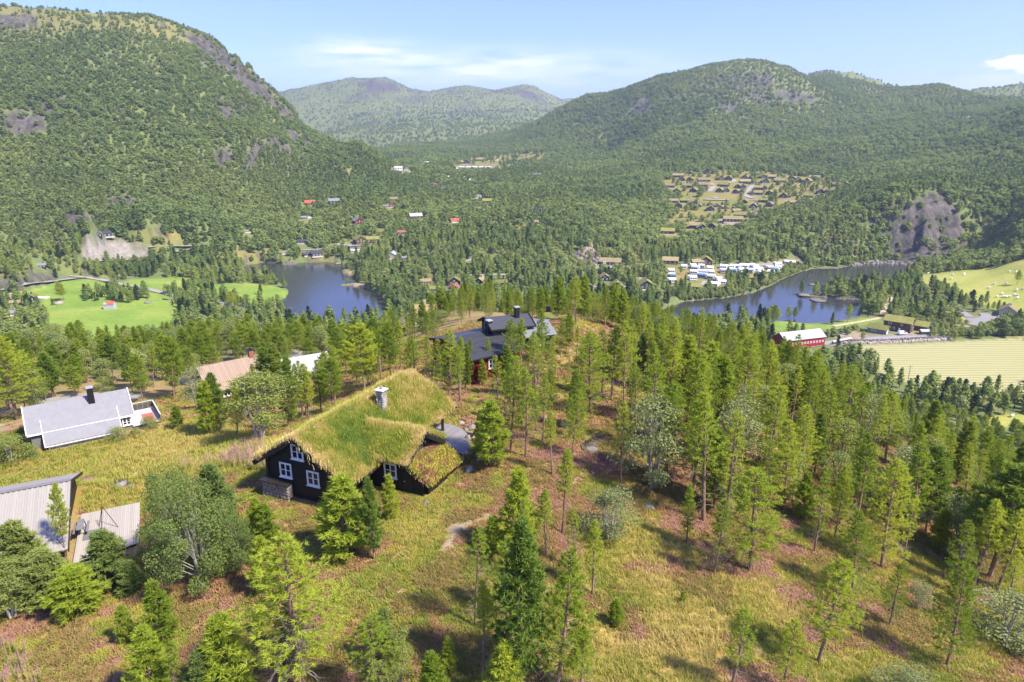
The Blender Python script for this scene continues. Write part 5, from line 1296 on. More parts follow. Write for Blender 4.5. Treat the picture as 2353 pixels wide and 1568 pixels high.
L_ = [ # point, width px, roof, wall, face, label
 (cG(895,560),17,'t','dark','s','straw-roofed cabin just above the green-roofed lodge on the knoll'),
 (cG(930,622),27,'g','dark','s','long green turf-roofed lodge on the knoll above the campsite'),
 (cG(1040,616),15,'g','dark','g','gabled green turf cabin at the right end of the knoll lodge'),
 (cG(850,676),43,'t','dark','s','long dark lodge with straw turf roof on the bare knoll'),
 (cG(405,752),31,'t','dark','s','tall dark cabin with straw roof at the left end of the bare knoll'),
 (cG(480,783),25,'g','dark','g','dark cabin with green turf gable in front of the tall straw-roofed cabin'),
 (cG(590,768),22,'g','dark','g','dark gabled cabin right of the green turf gable on the knoll edge'),
 (cG(1150,602),18,'t','tan','g','tan gabled cabin with straw roof right of the knoll lodges'),
 (cG(60,822),30,'g','brown','s','wide green turf-roofed cabin alone in trees left of the knoll'),
 (cG(90,1185),34,'t','brown','s','reddish turf-roofed service building behind the campsite, left part'),
 (cG(430,1195),26,'t','brown','s','brown turf hut under the trees behind the caravans'),
 (cG(520,1190),28,'g','brown','g','green mounded turf roof building behind the caravans'),
 (cG(1095,1370),18,'t','brown','s','small turf-roofed hut on the grass below the caravan rows'),
 (cG(1590,1175),20,'t','brown','s','brown turf-roofed hut at the far right end of the campsite'),
 (cG(390,1490),26,'g','dark','s','dark turf cabin on the shore at the front of the campsite'),
 (cE(130,842),18,'t','red','s','brown-roofed red cabin on the slope left of the valley middle'),
 (cE(25,935),12,'grey','red','s','red cabin with grey roof left of the small lawn'),
 (cE(112,928),12,'rust','red','g','red gabled cabin at the edge of the small lawn'),
 (cE(1555,878),23,'g','brown','s','turf-roofed cabin with wide glazing on a clearing in the mid-valley forest'),
 (cE(1400,975),13,'grey','dark','s','small blue-grey cabin below the glazed turf cabin'),
 (cE(480,1112),28,'white','brown','s','cabin with bright white metal roof in the mid-valley forest'),
 (cE(1065,1165),18,'red','tan','s','cabin with coral red roof in the mid-valley forest'),
 (cE(265,1345),19,'rust','dark','s','dark cabin with rusty red roof below the white-roofed one'),
 (cE(1655,1200),9,'white','red','g','tiny white-roofed hut beside the yellow clearing'),
 (cE(2250,1005),12,'grey','dark','g','small dark cabin with grey gable roof in thick pines, left of a pair'),
 (cE(2345,1005),11,'grey','dark','g','small dark cabin with grey gable roof in thick pines, right of a pair'),
 (cE(2255,1190),18,'t','brown','s','brown turf-roofed hut under pines right of the yellow clearing'),
 (cE(210,375),18,'white','white','s','pale grey-roofed farm building by the far caravan park, left end'),
 (cE(340,400),14,'grey','tan','g','tan gabled house beside the far pale farm building'),
 (cE(360,245),12,'red','red','s','tiny red house above the far caravan park'),
 (cE(1130,275),15,'tile','brown','s','orange-roofed building left of the two-storey lodge on the far terrace'),
 (cE(1235,280),15,'black','dark','g','dark gabled lodge on the far terrace, in the middle'),
 (cE(1350,235),16,'t','dark','s','dark lodge with straw roof on the far terrace, upper left'),
 (cE(1435,235),14,'t','dark','s','dark lodge with straw roof on the far terrace, upper right'),
 (cE(2300,478),18,'grey','tan','s','pale grey house alone in the forest below the right-hand mountain'),
 (cE(880,635),9,'black','dark','s','tiny dark roof among trees in the valley centre'),
 (cE(1400,630),14,'black','dark','s','low dark roof above the pale winding track'),
 (cF(440,238),22,'red','red','s','cabin with bright red roof on the forested lower slope'),
 (cF(810,212),24,'grey','dark','s','dark cabin with pale grey roof right of the bright red roof'),
 (cF(350,440),12,'grey','red','s','small red cabin half hidden on the forested slope'),
 (cF(430,425),7,'grey','white','g','small grey-roofed shed beside the half-hidden red cabin'),
 (cF(1190,518),22,'grey','red','g','dark red cabin with pale grey roof and white deck in mid forest'),
 (cF(310,812),18,'black','dark','s','black cabin with white windows above the left lake road'),
 (cF(1215,805),24,'g','brown','g','turf-roofed lodge with big gable window above the left lake, left half'),
 (cF(1390,800),28,'g','brown','s','turf-roofed lodge above the left lake, long right half'),
 (cF(400,1000),16,'black','dark','s','dark left wing of the cabin on the lawn by the left lake'),
 (cF(550,1005),24,'black','dark','s','dark cabin with pale deck on the lawn by the left lake'),
 (cF(1090,940),11,'white','brown','s','small white-roofed shed in trees right of the lakeside lawn'),
 (cF(1185,930),8,'white','brown','s','smallest white-roofed shed above the left lake'),
 (cF(1670,1045),20,'white','tan','g','tan cabin with white metal roof on the forested lake shore'),
 (cF(1880,1055),14,'grey','grey','s','low grey-roofed cabin right of the tan lakeside cabin'),
 (cF(40,975),13,'t','white','s','sandy-roofed cabin at the edge of the lake-side wood'),
 (cB(660,405),26,'g','brown','s','turf-roofed cabin nearest the spruce shore, left of the holiday cabins'),
 (cB(615,352),24,'t','brown','s','straw-roofed holiday cabin furthest left along the pale lane'),
 (cB(810,362),28,'g','dark','g','turf-roofed holiday cabin, second along the pale lane'),
 (cB(980,366),26,'t','dark','g','turf-roofed holiday cabin, third along the pale lane'),
 (cB(1140,362),26,'g','dark','s','turf-roofed holiday cabin, fourth along the pale lane'),
 (cB(805,412),26,'rust','brown','g','reddish-roofed cabin just below the pale lane'),
 (cB(1735,398),27,'g','dark','g','dark turf cabin with white deck on the lake bank, first of three'),
 (cB(1942,398),28,'g','dark','g','dark turf cabin with white deck on the lake bank, second of three'),
 (cB(2150,388),32,'g','dark','g','dark turf cabin on the lake bank, third of three'),
 (cB(1860,330),20,'t','dark','g','small turf cabin behind the lake bank cabins'),
 (cB(1895,222),48,'t','brown','s','long straw-roofed service building with a round white sign'),
 (cB(1470,598),26,'g','brown','s','low turf hut under pines right of the grey-roofed extension'),
 (cD(1590,242),26,'black','dark','s','dark house with white windows above the road rock cutting'),
 (cD(1490,240),14,'grey','dark','g','dark gabled end of the house above the rock cutting'),
 (cD(620,705),18,'grey','dark','s','small cabin with grey-blue roof among trees by the left road'),
 (cD(250,1185),30,'t','dark','s','straw turf-roofed cabin at the left edge of the bright green field'),
 (cD(30,1180),24,'t','dark','s','straw turf-roofed cabin cut by the left edge of the picture'),
 (cD(225,1270),20,'t','dark','s','small straw-roofed shed in front of the turf cabins by the green field'),
 (cD(450,1215),20,'g','dark','g','small dark gabled turf shed beside the white tarpaulin'),
 (cD(220,1425),22,'grey','red','s','red hut with grey roof in trees below the green field'),
 (cF(-520,640),10,'grey','dark','s','small dark hut on the forested slope above the left road'),
 (cA(1590,525),22,'t','brown','s','brown hut with decking under pines by the field road'),
 (cH(1595,462),26,'black','dark','s','black shed with red door and pale roof by the gravel drive'),
 (cH(1750,440),18,'tile','tan','s','orange-roofed hut under trees left of the black shed'),
 (cH(2240,560),34,'t','tan','g','tan mound-roofed building by the grey yard at right'),
 (cE(760,605),9,'rust','brown','s','tiny rusty roof in the valley centre'),
 (cA(50,570),16,'grey','white','s','small grey-roofed white hut near the left edge'),
 (cB(560,640),26,'t','brown','g','straw-roofed cabin just behind the hill, seen past pines'),
]
for pt, w, rf, wl, fc, lb in L_: hut(pt, w, rf, wl, fc, lb, 'cabin', None, 'forest_cabin' if 'lodge' not in lb else 'lodge')
# turf cabins just behind the near crest
for (pt, z, w, rf, wl, fc, lb) in ((cB(460,700),72,19,'g','red','g','red cabin with bright green turf roof behind the main cabin'), (cB(480,660),71,22,'t','brown','g','turf cabin with pale stone chimney behind the red turf cabin'),
                        (cB(640,590),69,46,'t','brown','s','long straw-coloured turf roof with black chimney beyond the red turf cabin')):
    hut(pt, w * 1.25, rf, wl, fc, lb, 'cabin', None, 'turf_cabin', deck=False)
# farmstead on the right
def hutm(pt, L, W, H, rz, yaw, roof, wallk, label, cat, name, wins, doors=()):
    P = hit(*pt); t = thing(name, label, cat, tuple(P), R(yaw)); KEEP.append((P[0]+L*.4, P[1]+W*.4, L*.7+2)); ov = .6
    mb = MB(); mb.hexa([(0,0,-1),(L,0,-1),(L,W,-1),(0,W,-1)], [(0,0,H),(L,0,H),(L,W,H),(0,W,H)])
    mb.add([(0,0,H),(0,W,H),(0,W/2,H+rz),(L,0,H),(L,W,H),(L,W/2,H+rz)], [(0,2,1),(3,4,5)]); mb.build('wall', WALLM[wallk], t)
    e = rz/(W/2)*ov; mb = MB()
    mb.slab((-ov,-ov,H-e+.2), (L+ov,-ov,H-e+.2), (L+ov,W/2,H+rz+.2), (-ov,W/2,H+rz+.2), .28); mb.slab((-ov,W/2,H+rz+.2), (L+ov,W/2,H+rz+.2), (L+ov,W+ov,H-e+.2), (-ov,W+ov,H-e+.2), .28)
    mb.build('roof', ROOFM[roof], t)
    for (x, z, w, h, sd) in wins:
        g = MB(); b = (x-w/2, x+w/2, -.10, -.02) if sd == 0 else (L+.02, L+.10, x-w/2, x+w/2)
        g.box(*b, z, z+h); wd = g.build('window', WHITE, t); g = MB()
        if sd == 0: g.box(x-w/2+.18, x+w/2-.18, -.125, -.103, z+.18, z+h-.18)
        else: g.box(L+.103, L+.125, x-w/2+.18, x+w/2-.18, z+.18, z+h-.18)
        g.build('pane', GLASS, wd)
    for (x, w, h, sd, m) in doors:
        g = MB(); b = (x-w/2, x+w/2, -.08, -.02) if sd == 0 else (L+.02, L+.08, x-w/2, x+w/2)
        g.box(*b, 0, h); g.build('door', m, t)
    return t
hutm(cC(660,640), 9.5, 6.5, 2.8, 1.8, -42, 'g', 'grey', 'turf-roofed garage with white door beside the big farmhouse', 'garage', 'garage', [(2.5,1,1,1,0),(4.2,1,1,1,0)], [(2.2,2.6,2.3,1,WHITE)])
hutm(cC(830,610), 13.5, 8.5, 5.6, 2.4, -42, 'g', 'brown', 'large two-storey turf-roofed brown farmhouse by the gravel yard', 'farmhouse', 'farmhouse', [(3.2,3.6,1.8,1.2,0),(9,3.6,1.1,1.1,0),(3.5,3.6,1.7,1.3,1),(6.3,.9,1.2,1.2,1),(5.5,1.0,1.0,1.4,0)], [(8.3,1.1,2.3,0,WHITE)])
hutm(cC(1120,610), 8.5, 7.0, 2.9, 2.0, -42, 'g', 'brown', 'low right-hand wing building of the turf-roofed farmhouse', 'farmhouse wing', 'farmhouse', [(3.5,1,1.7,1.3,1)], [])
hutm(cC(1250,668), 4.0, 2.6, 1.9, .7, 0, 'white', 'grey', 'tiny open shelter with white roof right of the farmhouse', 'shelter', 'shelter', [], [])
P = (138.11, 330.4, 3.4)
BN = thing('red_barn', 'long red barn with pale metal roof and a row of small white windows', 'barn', P, R(19.0)); KEEP.append((150, 336, 15)); KEEP.append((143,331,9)); KEEP.append((157,338,9))
Lb, Wb, Hb, rb2 = 25.2, 9.5, 3.9, 2.9
mb = MB(); mb.hexa([(0,0,-1),(Lb,0,-1),(Lb,Wb,-1),(0,Wb,-1)], [(0,0,Hb),(Lb,0,Hb),(Lb,Wb,Hb),(0,Wb,Hb)])
mb.add([(0,0,Hb),(0,Wb,Hb),(0,Wb/2,Hb+rb2),(Lb,0,Hb),(Lb,Wb,Hb),(Lb,Wb/2,Hb+rb2)], [(0,2,1),(3,4,5)]); mb.build('wall', plain('barn_red', (.30,.022,.022), .7, .15, 1), BN)
mb = MB(); mb.slab((-.4,-.5,Hb-.25), (Lb+.4,-.5,Hb-.25), (Lb+.4,Wb/2,Hb+rb2+.1), (-.4,Wb/2,Hb+rb2+.1), .15); mb.slab((-.4,Wb/2,Hb+rb2+.1), (Lb+.4,Wb/2,Hb+rb2+.1), (Lb+.4,Wb+.5,Hb-.25), (-.4,Wb+.5,Hb-.25), .15); mb.build('roof', METALR, BN)
for i in range(13):
    x = 1.2 + i * 1.88
    g = MB(); g.box(x-.5, x+.5, -.10, -.02, 1.0, 2.0); wd = g.build('window', WHITE, BN); g = MB(); g.box(x-.27, x+.27, -.125, -.103, 1.23, 1.77); g.build('pane', GLASS, wd)
# grey shed with the red roof in the green field
P = hit(*cD(1560,1338)); SH = thing('red_roofed_shed', 'small grey board shed with bright red roof on the green field', 'shed', tuple(P), R(6)); KEEP.append((P[0]+2.5, P[1]+2, 7))
mb = MB(); mb.hexa([(0,0,-.5),(6.0,0,-.5),(6.0,4.6,-.5),(0,4.6,-.5)], [(0,0,3.2),(6.0,0,3.2),(6.0,4.6,3.2),(0,4.6,3.2)]); mb.add([(6.0,0,3.2),(6.0,4.6,3.2),(6.0,2.3,4.6),(0,0,3.2),(0,4.6,3.2),(0,2.3,4.6)], [(0,1,2),(5,4,3)])
mb.build('wall', plain('pale_blue_grey_board', (.40,.44,.47), .8, .12, 1), SH)
mb = MB(); mb.slab((2.4,-.3,3.1), (6.3,-.3,3.1), (6.3,2.3,4.75), (2.4,2.3,4.75), .12); mb.slab((2.4,2.3,4.75), (6.3,2.3,4.75), (6.3,4.9,3.1), (2.4,4.9,3.1), .12); mb.slab((-.2,-.3,3.1),(2.4,-.3,3.1),(2.4,4.9,3.3),(-.2,4.9,3.3),.1); mb.build('roof', REDROOF, SH)

# ------------------------------------------------------------------ caravans with awnings
def caravan_proto():
    v = []
    for i, (aw, roofc) in enumerate(((CREAM, 1), (WHITE, 1), (FABG, 1), (FABB, 1))):
        b = MB(); b.hexa([(-3.0,0,.45),(3.0,0,.45),(3.0,2.3,.45),(-3.0,2.3,.45)], [(-3.2,0,1.5),(3.2,0,1.5),(3.2,2.3,1.5),(-3.2,2.3,1.5)])
        b.hexa([(-3.2,0,1.5),(3.2,0,1.5),(3.2,2.3,1.5),(-3.2,2.3,1.5)], [(-2.9,.1,2.55),(2.9,.1,2.55),(2.9,2.2,2.55),(-2.9,2.2,2.55)])
        a = MB(); a.hexa([(-2.4,-2.5,0),(2.4,-2.5,0),(2.4,-.01,0),(-2.4,-.01,0)], [(-2.4,-2.5,2.0),(2.4,-2.5,2.0),(2.4,-.01,2.62),(-2.4,-.01,2.62)])
        w = MB(); [w.box(x, x+1.1, -2.53, -2.51, .8, 1.6) for x in (-2.1, -.55, 1.0)]
        u = MB(); [u.tube((x, .3, .33), (x, .1, .33), .33, .33, 8) for x in (-.4, .4)]
        def M(mb, mat): me = bpy.data.meshes.new('caravan'); me.from_pydata(mb.v, [], mb.f); me.materials.append(mat); return me
        v.append((M(b, WHITE), M(a, aw), M(w, GLASS), M(u, BLACKM)))
    return v
CV = caravan_proto()
cvr = np.random.RandomState(3)
def caravan(pt, wpx, label, group, kind=None, far=False):
    P = hit(*pt); Z = P[1]*CP - (P[2]-CAMZ)*SP; s = max(.85, min(1.6, 1.12 * wpx * Z / FOC / 6.4)); az = math.atan2(P[0], P[1])
    t = thing('caravan', label, 'caravan', tuple(P + [0,0,.35]), -az + cvr.uniform(-.35, .35), group); t.scale = (s, 1.15, 1.15)
    k = kind if kind is not None else int(cvr.choice([0,0,0,1,1,2,2,3], 1)[0])
    for nm, me in zip(('body', 'awning', 'awning_windows', 'wheels'), CV[k]): link(bpy.data.objects.new(nm, me), t)
    KEEP.append((P[0], P[1], 5.2))
CAMP = [('back row', [(465,1232,68),(255,1237,50),(370,1228,60),(735,1237,95),(840,1236,58),(898,1236,55),(980,1227,110),(1070,1227,58),(1390,1207,90),(1500,1182,50),(1562,1187,60)]),
        ('second row', [(100,1287,80),(390,1252,90),(570,1257,80),(730,1287,85),(800,1272,70),(852,1287,60),(955,1277,85),(1112,1242,66),(1150,1266,110),(1295,1252,90),(1390,1242,78)]),
        ('third row', [(110,1347,90),(375,1302,100),(480,1302,105),(580,1302,68),(1050,1283,98),(1188,1302,72),(1300,1302,78),(1352,1273,82)]),
        ('front row', [(110,1403,100),(360,1372,100),(470,1343,112),(580,1363,88),(625,1453,108),(675,1388,78),(715,1423,108)])]
for rn_, row in CAMP:
    row.sort()
    for i, (x, y, w) in enumerate(row): caravan(cG(x, y), w*.19, 'white caravan with awning, %s from left in the %s of the lakeside campsite' % (ordw[i], rn_), 'caravans on the lakeside campsite')
FARC = [('upper row', [(1160,345,70),(1265,345,70),(1355,345,70),(1460,345,70),(1560,345,75)]), ('lower row', [(1085,370,60),(1150,372,60),(1215,370,58),(1270,373,60),(1330,373,60),(1400,373,70),(1490,372,60),(1540,368,50)]),
        ('left cluster', [(445,328,45),(490,338,45),(570,283,45),(572,325,45),(625,380,55),(640,270,70),(645,300,60),(700,285,70),(750,295,70),(840,354,60)])]
for rn_, row in FARC:
    row.sort()
    for i, (x, y, w) in enumerate(row): caravan(cE(x, y), w*.152, 'tiny white caravan, %s from left in the %s of the far caravan park' % (ordw[i], rn_), 'caravans in the far caravan park', 1)
for (x, y, w, lb) in ((930,276,60,'lone white caravan above the far caravan park'), (1715,240,80,'white box building on the far bare terrace'), (1190,500,50,'lone white caravan in trees below the far park'),
                      (1310,540,70,'white awninged caravan lowest below the far park'), (1560,456,45,'white caravan beside the tan winding lane'), (968,495,30,'small white van shape left of the lone caravan in trees')):
    caravan(cE(x, y), w*.152, lb, None, 1)
# ------------------------------------------------------------------ single trees of the near hill: (top u,v) (foot u,v) kind, width factor
KINDLAB = {'pine': 'slender yellow-green pine', 'sparse': 'open-crowned pine with bare lower twigs', 'dense': 'dense dark green pine', 'blue': 'bushy bluish young pine',
           'young': 'young bright green pine', 'spread': 'broad spreading old pine', 'darkspread': 'broad dark pine', 'birch': 'grey-green birch', 'willow': 'pale grey-leaved birch', 'bush': 'low leafy birch bush'}
HAND = [ # top u, top v, foot u, foot v, kind, width, label
 (653,1223,690,1585,'sparse',1.6,'tall open-crowned pine with long bare trunk, standing alone below the cabin'),
 (360,1345,378,1490,'young',1.1,'young pine just below the large rounded birch bush'),
 (332,1447,352,1620,'young',1.1,'bushy pine at the lower edge, left of its pair'),
 (388,1477,402,1640,'pine',1.1,'slim pine at the lower edge between two bushier ones'),
 (510,1424,532,1620,'young',1.2,'bright young pine at the lower edge left of the tall open pine'),
 (470,1500,480,1640,'blue',1.2,'bluish young pine at the lower edge beside the bright one'),
 (455,1118,470,1345,'bigbush',.85,'large rounded grey-green birch bush left of the cabin'),
 (392,1090,398,1300,'bigbush',.62,'tall leafy birch forming the left shoulder of the big bush'),
 (540,1180,548,1305,'bigbush',.9,'right-hand lobe of birch scrub beside the large rounded bush'),
 (488,1072,505,1215,'blue',1.5,'bluish round-headed pine behind the large birch bush'),
 (607,1160,622,1275,'young',1.1,'small pine between the big bush and the cabin corner'),
 (582,1146,592,1262,'young',1.0,'small bluish-green pine touching the right side of the big bush'),
 (132,1115,152,1285,'spread',.5,'small twisted pine in front of the whitish board roof'),
 (35,1198,62,1350,'blue',1.6,'bushy pine at the left edge over the whitish roof'),
 (224,1222,250,1345,'blue',1.9,'bushy pine scrub at the foot of the plank platform'),
 (100,1262,115,1390,'blue',2.0,'wide pine scrub below the whitish board-roofed cabin'),
 (175,1300,190,1410,'young',2.2,'low spreading pine scrub in front of the left thicket'),
 (20,1290,30,1420,'birchbush',1.5,'dark leafy bush at the left edge below the cabin roof'),
 (290,1290,305,1360,'blue',2.0,'low bluish pine scrub between platform and birch bush'),
 (777,1097,792,1272,'young',1.5,'bright young pine in front of the cabin corner, leftmost of three'),
 (851,1095,860,1285,'dense',.75,'dark green slender pine, middle of three before the cabin'),
 (889,1093,899,1192,'young',.9,'small bright pine against the cabin window wall, rightmost of three'),
 (1075,1206,1092,1440,'sparse',.95,'open pine with bare grey twigs by the bare rock path'),
 (1126,1190,1132,1275,'young',1.2,'bright pine top beside the rock path, left of the dark pine'),
 (1187,1195,1192,1590,'dense',.86,'tall dense dark green pine in the lower middle'),
 (1288,1262,1280,1585,'pine',1.0,'slender darker-stemmed pine right of the dense one in the lower middle'),
 (1103,1341,1108,1560,'pine',1.0,'slender pine in front of the dense dark one, lower middle'),
 (1143,1487,1150,1640,'young',1.3,'bright bushy pine cut by the lower edge at the middle'),
 (1342,1437,1335,1590,'pine',1.2,'pale green pine at the lower edge beside the straw-coloured bog'),
 (837,1420,862,1625,'sparse',1.7,'wide open pine at the lower edge with orange branches'),
 (974,1512,980,1620,'young',.9,'small pine at the lower edge right of the wide open one'),
 (902,1446,915,1590,'birch',.8,'greyish leafy birch behind the wide open pine at the lower edge'),
 (1000,1500,1010,1640,'young',1,'low bright pine at the lower edge between two pines'),
 (1255,1128,1256,1280,'pine',1.2,'thin yellow-green pine on the heather right of the rock path'),
 (1397,1120,1400,1240,'willow',1.3,'pale grey-leaved birch with bare white twigs on the heath'),
 (1500,930,1500,1120,'willow',1.2,'pale round birch in the clearing before the right-hand wood'),
 (1743,1075,1722,1312,'pine',2.0,'broad bright yellow-green pine at the wood edge above the bog'),
 (1913,1272,1880,1522,'pine',1.7,'bright conical pine standing alone right of the bog'),
 (2216,1294,2176,1530,'pine',1.3,'lone bright pine with long trunk near the lower right corner'),
 (2063,1289,2044,1437,'sparse',1.0,'thin pine with bare grey lower twigs in the lower right'),
 (1974,1177,1957,1370,'pine',1.5,'tall soft green pine behind the lone conical one'),
 (1692,1396,1680,1580,'pine',1.2,'pale feathery pine at the lower edge, left of two on the bog'),
 (1808,1420,1796,1590,'pine',1.3,'pale feathery pine at the lower edge, right of two on the bog'),
 (1616,905,1616,1198,'pine',1.1,'tall long-trunked pine at the left edge of the right-hand wood'),
 (1680,950,1668,1200,'sparse',.9,'open-crowned pine right of the tall long-trunked one'),
 (1770,890,1765,1122,'pine',1.0,'tall pine with dark bare stem above the broad bright pine'),
 (1815,970,1803,1172,'pine',1.0,'slender dark-stemmed pine beside a brown gap in the wood'),
 (1854,1088,1842,1196,'young',.9,'small thin pine in the gap beside the dark-stemmed ones'),
 (1893,1073,1871,1270,'pine',.9,'narrow bright pine, left of a matching pair'),
 (1937,1080,1918,1238,'pine',.9,'narrow bright pine, right of a matching pair'),
 (2056,1060,2025,1305,'pine',1.4,'tall soft pine before the pale birches at right'),
 (1583,1112,1578,1250,'pine',.8,'small slim pine at the left end of the bog edge'),
 (1650,1140,1640,1318,'pine',1.1,'slim drooping pine left of the broad bright pine'),
 (2148,1030,2127,1224,'darkspread',.9,'dark pine between pale birches at right'),
 (2209,1120,2195,1200,'young',1.2,'small dark-stemmed pine among birches at right'),
 (2318,1065,2274,1326,'darkspread',1.4,'large dark pine near the right edge'),
 (2172,1170,2160,1268,'young',1,'small bright pine by the dark-stemmed group at right'),
 (2085,1040,2080,1190,'willow',1.5,'large pale-leaved birch crown at right, upper one'),
 (2301,1360,2310,1480,'willow',1.9,'large pale grey birch at the lower right edge'),
 (2114,1340,2110,1400,'willow',1.2,'small pale willow bush behind the lone right pine'),
 (2060,1545,2080,1640,'willow',1.7,'pale willow bush cut by the lower edge at right'),
 (1570,1360,1568,1385,'young',1.2,'tiny pine seedling at the upper edge of the bog'),
 (1415,1380,1415,1440,'young',1.3,'small round yellow pine standing in the bog'),
 (834,745,840,905,'spread',1.15,'broad spreading pine behind the turf roof ridge'),
 (905,742,900,880,'spread',.85,'spreading dark-branched pine right behind the broad one'),
 (945,772,945,868,'pine',1.3,'rounded pine beside the red turf-roofed cabin'),
 (1004,780,1005,900,'pine',1.1,'slim pine behind the terrace end of the turf roof'),
 (1032,762,1032,917,'pine',1.2,'tall slim pine, middle of the row behind the turf roof end'),
 (1057,776,1058,909,'pine',1.0,'slim pine, rightmost of the row behind the turf roof end'),
 (980,776,981,885,'pine',1.0,'slim pine, leftmost of the row behind the turf roof end'),
 (1080,778,1081,864,'pine',.9,'thin pine in front of the black tiled roof, left'),
 (1123,778,1124,862,'pine',1.0,'thin dark pine in front of the red wall'),
 (1110,828,1110,885,'young',.9,'little pine at the foot of the red wall'),
 (1169,818,1173,1040,'pine',1.35,'tall reddish-stemmed pine on the heath right of the terrace'),
 (1172,733,1175,850,'pine',1.4,'bushy pine between the two black tiled roofs'),
 (1197,733,1199,872,'pine',1.1,'tall pine covering the right of the black roofs'),
 (1205,845,1208,1053,'pine',1.1,'dark-stemmed pine beside the reddish-stemmed one'),
 (1237,750,1236,884,'pine',1.0,'slim bright pine left of the bare heather knoll'),
 (1248,858,1247,1018,'pine',1.0,'slim bright pine in the centre of the heath group'),
 (1268,850,1268,945,'pine',1.0,'bright pine behind the central heath group'),
 (1265,775,1266,868,'pine',1.1,'short bright pine below the bare heather knoll'),
 (1288,733,1288,818,'pine',.9,'slim pine standing on the bare heather knoll'),
 (1324,748,1324,823,'pine',1.0,'pine at the right end of the bare heather knoll'),
 (1362,765,1357,949,'pine',1.75,'broad conical bright pine in the middle of the heath'),
 (1407,745,1405,919,'pine',1.1,'tall pine right of the broad conical one'),
 (1435,740,1433,929,'pine',1.3,'tall leafy pine, second right of the broad conical one'),
 (1126,922,1128,1072,'young',1.2,'bright pine in front of the terrace rocks'),
 (1105,945,1108,1050,'young',.8,'small pine just right of the terrace'),
 (1314,897,1313,1052,'pine',1.3,'soft green pine in front of the broad conical one'),
 (1271,945,1270,1092,'pine',1.0,'slender pine below the central heath group'),
 (1430,933,1427,1112,'pine',1.1,'slender grey-green pine beside the pale birch'),
 (1462,765,1462,890,'darkspread',.6,'dark pine at the back of the heath group'),
 (393,775,400,920,'spread',1.0,'large spreading pine left of the board-roofed house'),
 (330,815,330,925,'spread',.8,'spreading pine behind the grey house roof'),
 (300,790,305,905,'darkspread',.8,'dark pine behind the grey house chimney'),
 (92,845,108,930,'spread',.8,'spreading pine behind the left end of the grey roof'),
 (30,775,40,965,'pine',2.0,'large soft green pine at the left edge above the road'),
 (505,857,510,990,'dense',1.2,'dark green pine before the board-roofed house'),
 (592,850,600,1010,'birch',1.5,'tall grey-green birch before the board-roofed house'),
 (655,822,662,985,'dense',.9,'dark pine right of the tall birch'),
 (540,880,545,1000,'pine',1.0,'small pine between dark pine and birch'),
 (700,835,705,965,'pine',1.2,'pine in front of the white outbuilding, left'),
 (735,828,738,950,'pine',1.1,'pine in front of the white outbuilding, right'),
 (765,800,770,930,'pine',1.2,'pine right of the white outbuilding'),
 (470,880,478,1000,'young',1.0,'green pine at the left of the dark pine and birch group'),
 (455,850,455,940,'willow',1.0,'bare-twigged greyish birch left of the board-roofed house'),
 (400,935,405,985,'young',1.4,'low green pine in the meadow right of the grey house'),
 (240,868,243,905,'birchbush',1.2,'round light green birch behind the grey roof'),
 (275,985,275,1010,'birchbush',1.6,'row bush along the front of the grey house'),
 (310,985,312,1002,'birchbush',1.2,'bush at the corner of the railed deck'),
 (345,960,345,985,'birchbush',1.3,'rounded shrub beyond the railed deck'),
 (20,1005,25,1060,'birchbush',1.5,'green shrub at the left edge beside the grey house'),
 (75,1030,75,1052,'birchbush',1.5,'low shrub at the left corner of the grey house'),
 (620,1075,622,1092,'birchbush',.9,'small shrub beside the cabin among fireweed'),
]
TREES = []   # (x,y,z,height,kind,width,label or None,pixel size,u,v)
def size_from(tu, tv, fu, fv):
    P = hit(fu, fv); lo, hi = .3, 30.0
    for _ in range(30):
        h = (lo + hi) / 2; _u, v_, _z = proj(P[0], P[1], P[2] + h)
        if v_ > tv: lo = h
        else: hi = h
    return P, h
for tu, tv, fu, fv, kind, w, lab in HAND:
    k = 'bush' if kind == 'birchbush' else kind
    if k == 'pine' and w > 1.25: k, w = 'wide', w / 1.5
    P, h = size_from(tu, tv, fu, fv)
    if kind == 'birchbush' and h > 3.6: k = 'birch'
    TREES.append((*P, h, k, w, lab, fv - tv, fu, fv))
def free(x, y, extra=0.0):
    ok = np.ones(np.shape(x), bool)
    for kx, ky, kr in KEEP:
        r = math.hypot(kx, ky); ux, uy = kx / r, ky / r
        dx, dy = x - kx, y - ky; al = dx*ux + dy*uy; ac = np.abs(-dx*uy + dy*ux)
        fl = kr + (13 if r > 300 else .5)
        ok &= ~((ac < kr + extra) & (al < kr + extra) & (al > -fl - extra))
    return ok
